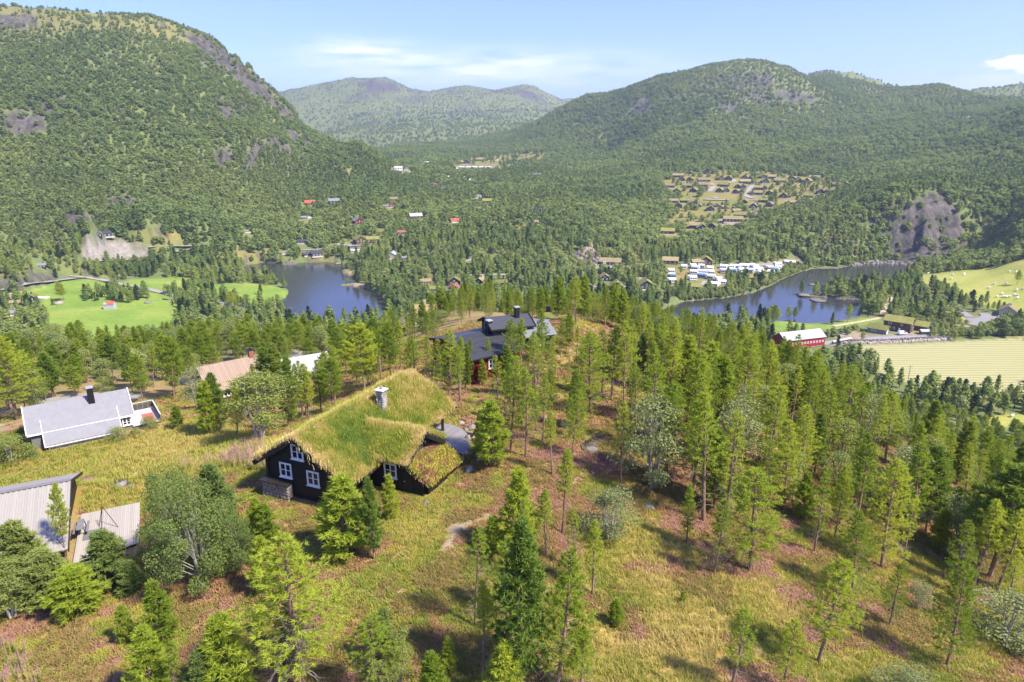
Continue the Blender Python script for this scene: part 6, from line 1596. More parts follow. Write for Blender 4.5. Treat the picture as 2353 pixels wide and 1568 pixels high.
# procedural near trees inside surveyed wood outlines
NEARP = [([(1080,1200),(1200,1120),(1330,1100),(1480,1180),(1410,1300),(1335,1460),(1370,1660),(1060,1660),(1140,1400)], 1/16., 'centre', 0),
         ([(1030,865),(1235,850),(1250,945),(1050,925)], 1/8., 'screen', 0), ([(880,755),(1010,775),(1020,800),(900,800)], 1/12., 'screen', 0),
         ([(270,1420),(420,1380),(600,1340),(700,1440),(1000,1430),(1060,1500),(1060,1660),(260,1660)], 1/14., 'front', 0),
         ([(1000,700),(1120,706),(1260,716),(1440,700),(1470,765),(1330,750),(1270,742),(1060,738)], 1/11., 'crest', 0), ([(1240,760),(1300,765),(1330,800),(1240,850),(1210,800)], 1/9., 'knoll', 0),
         ([(1440,760),(1560,705),(1700,760),(1850,880),(2000,960),(2360,1180),(2400,1580),(2290,1580),(2250,1400),(2120,1330),(1990,1310),(1870,1240),(1800,1170),(1700,1215),(1560,1185),(1490,1120),(1450,1000)], 1/6.6, 'wood', 0),
         ([(1120,770),(1250,790),(1330,830),(1440,900),(1470,1040),(1400,1060),(1300,1020),(1150,1000),(1090,930)], 1/24.0, 'heath', 0),
         ([(760,850),(880,820),(1000,850),(1080,890),(1040,900),(960,880),(860,900),(770,930)], 1/13., 'behind', 0),
         ([(-60,760),(150,800),(420,790),(760,800),(860,850),(760,900),(600,930),(460,900),(440,905),(300,900),(100,945),(-60,980)], 1/17., 'left', 0),
         ([(1480,1140),(1560,1200),(1640,1330),(1500,1250)], 1/40., 'bogedge', 0),
         ([(1960,1240),(2250,1330),(2380,1500),(2380,1600),(2230,1580),(2060,1440)], 1/38., 'corner', 0),
         ([(640,925),(770,905),(800,940),(690,985),(640,990)], 1/20., 'white', 0)]
tr = np.random.RandomState(21)
hx = np.array([t_[0] for t_ in TREES]); hy = np.array([t_[1] for t_ in TREES])
ar = tr.uniform(0, 1, 60000); rr0, rr1 = 26.0, 190.0
r_ = np.sqrt(rr0**2 + ar * (rr1**2 - rr0**2)); a_ = R(1) * tr.uniform(-41, 41, 60000)
area = (rr1**2 - rr0**2) * R(82) / 2
xx, yy = r_*np.sin(a_), r_*np.cos(a_); zz = height(xx, yy); uu, vv, ZZ = proj(xx, yy, zz)
okf = free(xx, yy, .5)
acc = []
cand_rate = 60000 / area
for poly, dens, zone, _q in NEARP:
    m = (polymask(uu, vv, poly, 1) > .5) & okf & (tr.rand(60000) < dens / cand_rate)
    for i in np.nonzero(m)[0]:
        if acc:
            q = np.array([(c[0], c[1]) for c in acc]); 
            if np.min(np.hypot(q[:,0]-xx[i], q[:,1]-yy[i])) < (1.35 if zone == 'wood' else 2.2): continue
        if np.min(np.hypot(hx-xx[i], hy-yy[i])) < 1.5: continue
        if zone == 'wood':
            k = tr.choice(['pine','sparse','dense','birch','willow','young'], p=[.60,.18,.05,.07,.05,.05])
            h = tr.uniform(5.2, 9.2) * (1 if k not in ('birch','willow') else .7) * (1 - .30 * float(sstep(72, 105, np.hypot(xx[i], yy[i]))))
        elif zone == 'left':
            k = tr.choice(['spread','pine','darkspread','birch','dense'], p=[.38,.2,.2,.16,.06]); h = tr.uniform(5.5, 8.5)
        elif zone in ('crest', 'knoll', 'screen'): k = tr.choice(['pine','sparse','pine','dense']); h = tr.uniform(4.5, 7)
        elif zone in ('behind', 'white'): k = tr.choice(['pine','spread','pine']); h = tr.uniform(5, 8)
        elif zone == 'corner': k = tr.choice(['pine','young','bush','willow','sparse']); h = tr.uniform(1.5, 5.5)
        elif zone == 'centre': k = tr.choice(['pine','young','pine','sparse']); h = tr.uniform(3.0, 7.0)
        elif zone == 'front': k = tr.choice(['young','pine','blue','sparse','bush']); h = tr.uniform(1.4, 4.2)
        elif zone == 'bogedge': k = tr.choice(['young','willow','bush']); h = tr.uniform(.8, 2.2)
        else: k = tr.choice(['pine','young','pine']); h = tr.uniform(3.5, 7.5)
        acc.append((xx[i], yy[i], zz[i], h, k, tr.uniform(.9, 1.3), None, h / ZZ[i] * FOC, uu[i], vv[i], zone))
inframe = [c for c in acc if -60 < c[8] < 2410 and c[9] - c[7] < 1600]
inframe.sort(key=lambda c: -c[7])
n_ind = 296 - len(TREES)
single, restn = inframe[:n_ind], inframe[n_ind:] + [c for c in acc if not (-60 < c[8] < 2410 and c[9] - c[7] < 1600)]
# labels for the wood trees: by patch of ground, row and order
ZN = {'centre': 'middle heath by the dense pine', 'screen': 'pines before the red and black cabins', 'front': 'scatter of young pines along the lower edge', 'crest': 'pines on the crest behind the black-roofed cabins', 'knoll': 'pines beside the heather knoll', 'wood': 'right-hand pine wood', 'heath': 'heath by the terrace', 'behind': 'pines behind the turf roof', 'left': 'left-hand wood', 'bogedge': 'strip at the bog edge', 'corner': 'lower right corner', 'white': 'outbuilding clump'}
rowsn = ['front row', 'second row', 'third row', 'fourth row', 'fifth row', 'sixth row', 'seventh row', 'eighth row', 'ninth row', 'tenth row', 'eleventh row', 'twelfth row', 'thirteenth row', 'fourteenth row']
SH_ = {'pine': 'slender pine', 'sparse': 'bare-twigged pine', 'dense': 'dense dark pine', 'young': 'young pine', 'spread': 'spreading pine', 'darkspread': 'dark spreading pine', 'birch': 'birch', 'willow': 'pale birch', 'bush': 'leafy bush', 'blue': 'bluish pine'}
for zone in ZN:
    zs = sorted([c for c in single if c[10] == zone], key=lambda c: -c[9]); per = 18 if len(zs) > 60 else 12
    rws = [zs[i:i+per] for i in range(0, len(zs), per)]
    for ri, rw in enumerate(rws):
        for i, c in enumerate(sorted(rw, key=lambda c: c[8])):
            TREES.append((*c[:6], '%s, %s from left in the %s of the %s' % (SH_[c[4]], ordw[i], rowsn[ri], ZN[zone]) if len(rws) > 1 else '%s, %s from left in the %s' % (SH_[c[4]], ordw[i], ZN[zone]), *c[7:10]))
GRP = {'pine': 'pines of the near hill', 'birch': 'birches of the near hill'}
for i, (x, y, z, h, kind, w, lab, px, u, v) in enumerate(TREES):
    V_ = NEAR[kind]; tm, cm, H0, R0 = V_[i % len(V_)]; s = h / H0
    isb = kind in ('birch', 'willow', 'bush', 'bigbush')
    if isb: xy = s * w
    else: xy = s * w * (1.12 if kind != 'spread' else 1)
    nm = 'pine_tree' if not isb else 'birch_tree' if 'bush' not in kind else 'birch_bush'
    t = thing(nm, lab, 'tree' if 'bush' not in kind else 'bush', (x, y, z), tr.uniform(0, 6.28), GRP['birch' if isb else 'pine'])
    t.scale = (xy, xy, s); t.rotation_euler = (tr.normal()*.035, tr.normal()*.035, tr.uniform(0, 6.28))
    link(bpy.data.objects.new('trunk', tm), t); link(bpy.data.objects.new('crown', cm), t)

# ------------------------------------------------------------------ the woods beyond, past counting
def joined(kind, leaf, i=0):
    tm, cm, H0, R0 = NEAR[kind][i]
    tv = np.zeros(len(tm.vertices)*3, np.float32); tm.vertices.foreach_get('co', tv); cv_ = np.zeros(len(cm.vertices)*3, np.float32); cm.vertices.foreach_get('co', cv_)
    tv = tv.reshape(-1,3); cv_ = cv_.reshape(-1,3)
    tf = np.zeros(len(tm.loops), np.int32); tm.loops.foreach_get('vertex_index', tf); tf = tf.reshape(-1,4)
    cf = np.zeros(len(cm.loops), np.int32); cm.loops.foreach_get('vertex_index', cf); k = len(cm.polygons[0].vertices); cf = cf.reshape(-1,k)
    if k == 4: cf = np.vstack([cf[:,:3], cf[:,[0,2,3]]])
    tf = np.vstack([tf[:,:3], tf[:,[0,2,3]]])
    return meshnp('tree_source', np.vstack([tv, cv_]), np.vstack([tf, cf + len(tv)]), [BARK, leaf], np.append(np.zeros(len(tf), int), np.ones(len(cf), int)))
def trees_stuff(name, T, sources, heights, pinefrac=None):
    """T columns x y z h tint var width"""
    T = np.array(T); var = T[:,5].astype(int); s = T[:,3] / np.array(heights)[var]
    return scatter(name, T[:,:3], tr.uniform(0, 6.28, len(T)), np.stack([s*T[:,6], s*T[:,6], s], 1), var, T[:,4], sources)
ks = ['pine','sparse','dense','young','spread','darkspread','blue']
src = [joined(k, PINE_N) for k in ks]; hs = [NEAR[k][0][2] for k in ks]
rows = [(c[0], c[1], c[2], c[3], tr.uniform(.1,.9), ks.index(c[4]), c[5]) for c in restn if c[4] in ks]
if rows: trees_stuff('near_pine_wood', rows, src, hs)
kb = ['birch','willow','bush']
rows = [(c[0], c[1], c[2], c[3], tr.uniform(.2,1), kb.index(c[4]), c[5]) for c in restn if c[4] in kb]
if rows: trees_stuff('near_birch_wood', rows, [joined(k, BIRCH_F) for k in kb], [NEAR[k][0][2] for k in kb])

MP = [clump(500+i, 11, (2.1,1.7,2.5,2.0)[i], (.22,.18,.3,.12)[i], 'pine', 620, .62, PINE_F, BARK) for i in range(4)]
MBc = [clump(520+i, 9, (2.4,2.0,2.7)[i], .10, 'birch', 620, .58, BIRCH_F, BBARK) for i in range(3)]
MS = [clump(540, 13, 2.3, .04, 'pine', 620, .6, leafmat('spruce_needles', [(.02,.045,.022),(.035,.06,.028)], True, .2), BARK)]
FP = [clump(560+i, 10, (2.1,1.8,2.4)[i], .12, 'pine', 170, 1.2, PINE_M, BARK, 1.0) for i in range(3)]
FB = [clump(580+i, 8, (2.5,2.1,2.8)[i], .04, 'birch', 170, 1.2, BIRCH_M, BBARK, 1.0) for i in range(3)]
NOG = [(FIELD['green'][0], 1), (FIELD['green'][1], 1), (FIELD['green'][2], 1)] + [(p, 1) for p in FIELD['pasture'][:2]] + [(FIELD['hay'][0], 1)] + [(p, 1) for p in DIRT] + [(p, .84) for p in MEADOW] + [(SAND[2], 1), (SAND[4], 1)] + \
      [(p, .84) for p in ROCK] + [(BROWN[0], .6)] + [([cH(640,560),cH(1250,540),cH(1300,560),cH(1240,700),cH(640,700)], 1), ([cH(880,650),cH(1700,610),cH(2000,600),cH(1950,660),cH(1700,720),cH(880,790)], 1)]
GROVE = [[cH(1080,312),cH(1250,340),cH(1480,335),cH(1490,440),cH(1250,438),cH(1130,443),cH(1040,428),cH(1072,385)],[cD(1260,1215),cD(1600,1195),cD(1900,1250),cD(2250,1190),cD(2200,1100),cD(1800,1040),cD(1500,1080),cD(1300,1120)],
         [cA(1150,470),cA(1250,520),cA(1450,560),cA(1600,545),cA(1580,430),cA(1450,390),cA(1240,380)], [cA(1340,330),cA(1560,345),cA(1560,300),cA(1370,290)]]
gx = np.maximum.accumulate((G - CAMZ) / RR[None], axis=1)
def woods(r0, r1, sp, name_p, name_b, psrc, bsrc, ph, bh, hp, hb, spruce=False, bias=0.0, thin=1.0, azw=48):
    sp = sp * .93; dr = sp; rs_ = []; 
    n_r = int((r1 - r0) / dr)
    Xs = []; Ys = []
    for i in range(n_r):
        r = r0 + i * dr; m = max(2, int(r * R(2*azw) / sp))
        a = R(-azw) + (np.arange(m) + tr.uniform(-.48, .48, m)) * R(2*azw) / m
        rj = r + tr.uniform(-.48, .48, m) * dr
        Xs.append(rj*np.sin(a)); Ys.append(rj*np.cos(a))
    x = np.concatenate(Xs); y = np.concatenate(Ys); z = height(x, y)
    u, v, Z = proj(x, y, z); r = np.hypot(x, y)
    dens = np.ones(len(x)) * thin
    ju = fbm(x, y, 20, 3) * 10; jv = fbm(x + 40, y, 20, 3) * 8
    for p, k in NOG: dens *= 1 - k * (polymask(u, v, p, 2.0, (ju*.5, jv*.5)))
    for p in GROVE: dens = np.maximum(dens, polymask(u, v, p, 1.5) * .8)
    dens = np.where(z < .35, 0, dens)
    for px, wd in ROADPX:                       # roads stay open, with the trees on the drone's side kept back
        for i in range(len(px) - 1):
            (ax, ay), (bx, by) = px[i], px[i+1]; tt = np.clip(((u-ax)*(bx-ax) + (v-ay)*(by-ay)) / ((bx-ax)**2 + (by-ay)**2 + 1e-9), 0, 1)
            du = np.abs(u - ax - tt*(bx-ax)); dv = v - ay - tt*(by-ay); sc_ = FOC / np.maximum(Z, 10)
            dens = np.where((du < 1.0*sc_*wd*.7 + 1) & (dv > -wd*.35*sc_*.3 - 1) & (dv < sc_ * (4.5 if wd > 5 else 3.0)) & (r > 150), dens * .12, dens)
    near_hand = np.zeros(len(x), bool)
    if r0 < 200:
        for poly, *_q in NEARP: near_hand |= (polymask(u, v, poly, 1) > .5) & (r < 190)
        dens = np.where(near_hand | (r < 118), 0, dens)
        dens = np.where((v > 735) & (u > 1225) & (u < 1420) & (r < 135), 0, dens)
    high = sstep(200, 340, z) * (r < 2600); dens *= 1 - .35 * high
    dens *= np.clip((.45 if r0 < 600 else .8) + 1.5 * np.clip(fbm(x, y, 55, 3) + .40, 0, 1), 0, 1.1)
    ok = (tr.rand(len(x)) < dens) & free(x, y)
    ia = np.interp(np.arctan2(x, y), AZ, np.arange(NA)).astype(int); jr = np.clip(((np.log(r*.985) - KR[0]) / (KR[-1]-KR[0]) * (NR-1)).astype(int), 0, NR-1)
    ok &= ((z + 9 + .012*r + 6 - CAMZ) / r > gx[ia, jr])
    x, y, z, r, u, v = x[ok], y[ok], z[ok], r[ok], u[ok], v[ok]
    isp = (fbm(x + 400, y, 110, 3) + tr.normal(size=len(x)) * .28 + bias - .35 * (z > 70)) > 0
    h1 = tr.uniform(.45, 1.25, len(x)) ** 1.0 * np.where(isp, hp, hb) * (1 - .38 * sstep(120, 320, z)) * (1 - .2*(r < 260))
    tint_ = np.clip(.5 + fbm(x, y, 150 if r0 > 600 else 70, 4) * .85 + tr.normal(size=len(x)) * .22, 0, 1)  # broad noise patches put sunlit-ridge yellow into the far foliage colour
    wd_ = tr.uniform(1.1, 1.7, len(x)) * (1.25 if r0 > 600 else 1)
    for nm, sel, sr, hh in ((name_p, isp, psrc, ph), (name_b, ~isp, bsrc, bh)):
        n = int(sel.sum())
        if n: trees_stuff(nm, np.column_stack([x[sel], y[sel], z[sel] - .1, h1[sel], tint_[sel], tr.randint(0, len(sr), n), wd_[sel]]), sr, [hh] * len(sr) if not isinstance(hh, list) else hh)
    print(name_p, len(x))
woods(112, 300, 4.3, 'hill_pine_wood', 'hill_birch_wood', [joined(k, PINE_N) for k in ('pine','dense','spread')], [joined('birch', BIRCH_F)], [8, 8, 10], 7, 6.6, 5.0, bias=.35)
woods(300, 640, 4.9, 'valley_pine_wood', 'valley_birch_wood', MP + MS, MBc, [11]*4 + [13], 9, 9.2, 8.0, bias=.10)
woods(640, 1250, 4.9, 'slope_pine_wood', 'slope_birch_wood', FP, FB, 10, 8, 7.6, 6.2, bias=.0)
woods(1250, 2300, 7.6, 'mountain_pine_wood', 'mountain_birch_wood', FP, FB, 10, 8, 8.5, 7.6, bias=-.2)
woods(2300, 4300, 16, 'far_pine_wood', 'far_birch_wood', FP, FB, 10, 8, 10, 8.5, bias=-.1, thin=.5, azw=38)
# trees standing on their own in the fields and by the lake
LONE = [(cD(905,915),cD(920,1215),'spread','leafy pine pair standing in the bright green field, left stem'),(cD(975,950),cD(965,1200),'spread','leafy pine pair standing in the bright green field, right stem'),(cD(790,1170),cD(795,1275),'blue','round dark bush on the boulder ridge in the green field'),
 (cH(650,482),cH(655,638),'spread','tall pine on the lake lawn, left group'),(cH(690,508),cH(690,602),'spread','shorter pine on the lake lawn, left group'),(cH(600,530),cH(600,640),'spread','bushy pine at the left end of the lake lawn'),(cH(765,492),cH(762,590),'spread','left of two pines at the lawn edge by the lake'),(cH(800,495),cH(800,592),'spread','right of two pines at the lawn edge by the lake'),
 (cH(1050,530),cH(1055,612),'blue','small spruce-shaped pine on the lake shore'),(cH(1172,478),cH(1160,598),'spread','leaning pine on the lake shore right of the small spruce'),(cH(1260,655),cH(1262,722),'birch','small tree at the roadside before the garage'),(cH(1290,785),cH(1290,860),'willow','pale feathery tree at the corner of the hay field'),
 (cH(1600,490),cH(1600,560),'dense','dark blue-green spruce behind the farmhouse'),(cH(2145,458),cH(2142,528),'spread','single pine at the edge of the sheep pasture'),(cH(2310,248),cH(2305,345),'spread','lone pine high on the sheep pasture near the right edge'),
 (cA(1815,340),cA(1815,425),'blue','conical tree in the green lakeside field'),(cA(1720,415),cA(1722,515),'birch','tree by the road below the lakeside field'),(cA(1610,400),cA(1620,530),'spread','tall thin pine by the road below the lakeside field'),(cA(1655,430),cA(1660,510),'spread','second thin pine by the road below the lakeside field'),
 (cH(938,345),cH(935,430),'spread','pine on the bare rock island in the lake'),(cH(985,340),cH(985,385),'young','tiny pine behind the rock island tree'),(cA(800,255),cA(790,350),'birch','rounded tree at the bend of the valley road'),(cH(1880,655),cH(1885,725),'birch','bushy tree on the road bank above the stone wall'),
 (cE(1810,1180),cE(1830,1250),'blue','small conical tree at the yellow clearing')]
for a, b, kind, lab in LONE:
    P, h = size_from(*a, *b); V_ = NEAR[kind]; tm, cm, H0, R0 = V_[0]; s = h / H0
    t = thing('pine_tree' if kind not in ('birch','willow') else 'birch_tree', lab, 'tree', tuple(P), tr.uniform(0, 6.28)); t.scale = (s, s, s)
    link(bpy.data.objects.new('trunk', tm), t); link(bpy.data.objects.new('crown', cm), t)
# ------------------------------------------------------------------ ground cover of the near hill
HM2 = [tuftmesh(140 + i, 26, .30, .05, HE, .75, .15) for i in range(3)]
MM2 = [tuftmesh(150 + i, 22, .26, .045, MO, .7, .14) for i in range(3)]
GG = leafmat('long_meadow_grass', [(.16,.23,.04),(.27,.33,.06),(.40,.40,.09),(.53,.45,.15),(.64,.51,.25)], True, .35)
GM2 = [tuftmesh(160 + i, 18, .46, .035, GG, .5, .16) for i in range(3)]
ur = np.random.RandomState(33)
def cover(n, r0, r1, azw=50):
    a = R(1) * ur.uniform(-azw, azw, n); r = np.sqrt(ur.uniform(r0*r0, r1*r1, n)); x = r*np.sin(a); y = r*np.cos(a); z = height(x, y)
    u, v, Z = proj(x, y, z); return x, y, z, u, v
cx_, cy_, cz_, cu, cvv = [np.concatenate(q) for q in zip(cover(84000, 20, 62), cover(62000, 62, 118))]
rho = np.hypot(cx_, cy_)
inb = np.zeros(len(cx_))
for p in BOG: inb = np.maximum(inb, polymask(cu, cvv, p, 22, (fbm(cx_, cy_, 3, 3)*30, fbm(cx_+9, cy_, 3, 3)*30)))
inm = np.zeros(len(cx_))
inm = np.maximum(inm, polymask(cu, cvv, MEADOW[0], 14, (fbm(cx_, cy_, 4, 3)*20, fbm(cx_+9, cy_, 4, 3)*14)))
inr = np.zeros(len(cx_))
for p in ROCK + SAND[:2]: inr = np.maximum(inr, polymask(cu, cvv, p, 5, (fbm(cx_, cy_, 2, 3)*16, fbm(cx_+9, cy_, 2, 3)*10)))
for px, wd in ROADPX[5:6]:
    for i in range(len(px) - 1):
        (ax, ay), (bx, by) = px[i], px[i+1]; tt = np.clip(((cu-ax)*(bx-ax) + (cvv-ay)*(by-ay)) / ((bx-ax)**2 + (by-ay)**2), 0, 1)
        inr = np.maximum(inr, (np.hypot(cu-ax-tt*(bx-ax), (cvv-ay-tt*(by-ay))*1.6) < 18) * 1.0)
hs_ = np.ones(len(cx_), bool)
ca, sa = math.cos(YAW), math.sin(YAW); lx = (cx_+19.62)*ca + (cy_-48.77)*sa; ly = -(cx_+19.62)*sa + (cy_-48.77)*ca
hs_ &= ~((lx > -.1) & (lx < 7.2) & (ly > -.3) & (ly < 17.2)) & ~((lx > 6) & (lx < 12.3) & (ly > 4.2) & (ly < 9.6)) & ~((lx > 6.3) & (lx < 11.8) & (ly > 9) & (ly < 16.8))
for (ox, oy, yw, x0, x1, y0, y1) in ((-56.75,73.57,35.6,-.2,13.8,-4.8,3.5), (-40.64,48.53,27.2,-8,4.9,-7,6.4), (-40.64,48.53,27.2,4.9,9.4,-8.3,-.5)):
    c_, s_ = math.cos(R(yw)), math.sin(R(yw)); qx = (cx_-ox)*c_ + (cy_-oy)*s_; qy = -(cx_-ox)*s_ + (cy_-oy)*c_; hs_ &= ~((qx > x0) & (qx < x1) & (qy > y0) & (qy < y1))
ok = hs_ & (ur.rand(len(cx_)) > inr * .93) & (cvv > 700)
pat = vnoise(cx_/3.1+3, cy_/3.1)*1.1 + vnoise(cx_/1.1, cy_/1.1+8)*.8 + ur.normal(size=len(cx_))*.10
grassy = ok & (((inb > .5) & (pat > -.18)) | (inm > .45) | (pat > .42))
mossy = ok & ~grassy & (pat > .08 + .1*np.sin(cx_/7))
heathy = ok & ~grassy & ~mossy
def lay(nm, sel, src, tint_, s0, s1):
    n = int(sel.sum()); s = ur.uniform(s0, s1, n) * (1 + .45 * (rho[sel] > 62))
    scatter(nm, np.column_stack([cx_[sel], cy_[sel], cz_[sel]]), ur.uniform(0, 6.28, n), np.stack([s, s, s*ur.uniform(.7,1.15,n)], 1), ur.randint(0, len(src), n), np.clip(tint_[sel], 0, 1), src)
big = vnoise(cx_/6+1, cy_/6+4)
lay('meadow_grass', grassy, GM2, .42 + big*.7 + .42*inb*np.clip(.3 + vnoise(cx_/3, cy_/3)*2.4, -.5, 1) + ur.normal(size=len(cx_))*.14, .4, .95)
lay('moss_and_sedge', mossy, MM2, .38 + big*.6 + vnoise(cx_/1.6, cy_/1.6)*.5 + ur.normal(size=len(cx_))*.14, .5, 1.1)
lay('heather', heathy, HM2, .38 + np.clip(vnoise(cx_/2.0+5, cy_/2.0)*1.7, -.2, .5) + big*.25 + ur.normal(size=len(cx_))*.16, .45, 1.05)
# rosebay willowherb in flower
FW = leafmat('willowherb_flowers', [(.42,.16,.26),(.50,.24,.34),(.55,.30,.40)], True, .3)
def fireweed(seed):
    r = np.random.RandomState(seed); V = []; F = []; mi = []
    for i in range(5):
        b = np.array([r.normal()*.12, r.normal()*.12, 0]); H_ = r.uniform(.9, 1.3)
        for j in range(16):
            t_ = j/16; z = H_*t_; a = r.uniform(0, 6.28); l = .13 if t_ < .6 else .07*(1.3-t_); d = np.array([math.cos(a), math.sin(a), .35]); s = np.array([-d[1], d[0], 0])*.03
            o = len(V); p = b + [0,0,z]; V += [p - s, p + s, p + d*l]; F.append((o,o+1,o+2)); mi.append(1 if t_ > .58 else 0)
    return meshnp('willowherb_source', np.array(V), np.array(F), [GG, FW], mi)
FWS = [fireweed(i) for i in range(3)]
fp = []
for (poly, n) in (([(520,1050),(560,1025),(600,1010),(612,1040),(612,1085),(560,1080),(500,1075)], 230), ([(-20,1480),(60,1490),(110,1600),(-20,1600)], 60), ([(0,1000),(60,985),(60,995),(0,1010)], 70), ([(400,1075),(520,1045),(540,1060),(430,1090)], 40)):
    P_ = np.array(poly); k = 0
    while k < n:
        u, v = ur.uniform(P_[:,0].min(), P_[:,0].max()), ur.uniform(P_[:,1].min(), P_[:,1].max())
        if polymask(np.array([u]), np.array([v]), poly, .5)[0] > .5: fp.append(hit(u, v)); k += 1
fp = np.array(fp); n = len(fp)
scatter('flowering_willowherb', fp, ur.uniform(0, 6.28, n), np.repeat(ur.uniform(.7, 1.1, (n,1)), 3, 1), ur.randint(0, 3, n), ur.rand(n), FWS)
# boulders
def boulder(pt, sx, sz, label, mat=STONEW, group=None, z=None):
    if pt[1] > 950: sx, sz = sx * .62, sz * .7
    P = hit(*pt); rs = np.random.RandomState(int(pt[0]*7+pt[1])); V = []; F = []; m, k = 10, 6
    for j in range(k+1):
        th_ = math.pi * j / k
        for i in range(m):
            a = 2*math.pi*i/m; q = (math.sin(th_)*math.cos(a), math.sin(th_)*math.sin(a), math.cos(th_)); rr = 1 + .55*(vnoise(np.array(q[0]*1.6+P[0]), np.array(q[1]*1.6+q[2]*2))) + rs.normal()*.10
            V.append((q[0]*sx*rr, q[1]*sx*.8*rr, q[2]*sz*rr))
    for j in range(k):
        for i in range(m): F.append((j*m+i, (j+1)*m+i, (j+1)*m+(i+1)%m, j*m+(i+1)%m))
    sx, sz = sx, sz; o = link(bpy.data.objects.new('boulder', meshnp('boulder', np.array(V), np.array(F), [mat]))); o.location = tuple(P + [0,0,sz*.12]); o.rotation_euler = (0,0,rs.uniform(0,6))
    tag(o, label, 'boulder', group)
PALE = plain('pale_lichened_rock', (.20,.185,.155), .9, .3, 3, .4)
for a in ((1078,1083), .75, .55, 'grey lichened boulder in the heather right of the lean-to'), ((979,1158), .55, .3, 'pale flat boulder in pink heather below the lean-to', PALE), ((278,1114), .9, .35, 'pale boulder in the yellow meadow left of the birch bush', PALE), \
         ((302,1118), .55, .25, 'small tan rock beside the pale meadow boulder', PALE), ((200,1106), 1.3, .45, 'heather-capped mound of rock in the yellow meadow', MATS['heath_mound'] if 'heath_mound' in MATS else plain('heath_mound', (.20,.13,.10), 1, .3, 3)), \
         ((1075,1010), .6, .5, 'dark rock at the tip of the curved terrace'), ((1070,990), .5, .4, 'rock at the outer curve of the terrace, middle one'), ((1060,975), .55, .4, 'rock at the far side of the curved terrace'), ((1085,985), .9, .5, 'pale slab of rock beyond the terrace edge', PALE), \
         ((1300,980), 1.2, .3, 'flat bare rock showing in the heath group of pines', PALE), ((1360,1035), 1.1, .3, 'bare slab of rock on the heath left of the pale birch', PALE), ((1490,1165), .8, .3, 'flat pale slab at the edge of the right-hand wood', PALE), \
         ((312,1076+14), .4, .2, 'small stone at the platform side of the meadow'), ((1100,1060), .5, .35, 'rock under the heather right of the grey boulder'), (cD(890,1250), 3.2, 1.6, 'big grey boulder on the ridge in the green field', STONEW), (cD(2230,1240), 2.6, 1.2, 'grey rock at the end of the tree clump in the green field', STONEW), \
         (cH(925,345), 3.2, .7, 'rounded pale rock islet in the lake', PALE), (cH(870,412), 5.0, .5, 'low pale rock spit at the left of the tree islet', PALE), (cH(960,450), 5.5, .6, 'long pale rock shore below the islet pine', PALE):
    boulder(*a)
# rubble along shores and the rock pile
def rubble(nm, px, n, s0, s1, spread, mat, z=None):
    V = []; F = []; pts = [hit(*p) for p in px]; rs = np.random.RandomState(len(nm)+n)
    base = [np.array(v.co) for v in SV[0].vertices]; fc = [tuple(p.vertices) for p in SV[0].polygons]
    for i in range(n):
        f = rs.uniform(0, len(pts)-1.001) if len(pts) > 1 else 0; k = int(f); p = pts[k]*(1-f+k) + pts[min(k+1, len(pts)-1)]*(f-k); p = p + [rs.normal()*spread, rs.normal()*spread, 0]
        p[2] = float(height(p[0], p[1])); s = rs.uniform(s0, s1); a = rs.uniform(0, 6.28); o = len(V); c, d = math.cos(a), math.sin(a); q = rs.uniform(.5, 1, 3)*s
        for b in base: x_, y_, z_ = b*q; V.append((p[0]+x_*c-y_*d, p[1]+x_*d+y_*c, p[2]+z_+q[2]*.2))
        F += [tuple(o+j for j in f_) for f_ in fc]
    me = bpy.data.meshes.new(nm); me.from_pydata(V, [], F); me.materials.append(mat); o = link(bpy.data.objects.new(nm, me)); o['kind'] = 'stuff'; return o
rubble('shore_rocks', [cH(1190,213),cH(1340,203),cH(1480,200),cH(1610,210)], 130, 1, 4.5, 2.5, STONEW)
rubble('shore_rocks', [cH(1030,432),cH(1140,447),cH(1245,443)], 90, .5, 1.6, 1.0, PALE)
rubble('shore_rocks', [cF(760,1440),cF(950,1395),cF(1050,1390)], 90, .5, 2.0, 1.6, PALE)
rubble('shore_rocks', [cF(0,1180),cF(130,1150),cF(240,1135)], 60, 1, 3.0, 1.5, PALE)
rubble('rock_debris', [(1318,592),(1345,585),(1368,580),(1350,605)], 200, 1, 4.0, 6, plain('pinkish_scree', (.42,.33,.30), .9, .25, 1))
rubble('rock_debris', [cD(1800,880),cD(1900,860),cD(2000,850)], 60, .6, 1.6, 1.8, PALE)
wl_ = thing('stone_wall', 'long rough fieldstone retaining wall between gravel yard and hay field', 'wall', (0,0,0))
o = rubble('stones', [cH(1150,742),cH(1240,742),cH(1330,741),cH(1480,735),cH(1600,729),cH(1700,723),cH(1850,718)], 620, .9, 1.9, .45, plain('wall_stone', (.36,.31,.27), .9, .35, .6)); o.parent = wl_
for k in range(2):
    o = rubble('stones', [cH(1160,737),cH(1240,736),cH(1330,735),cH(1480,729),cH(1600,723),cH(1700,717),cH(1850,712)], 500, .9, 1.7, .35, MATS['wall_stone']); o.parent = wl_; o.location.z = .75
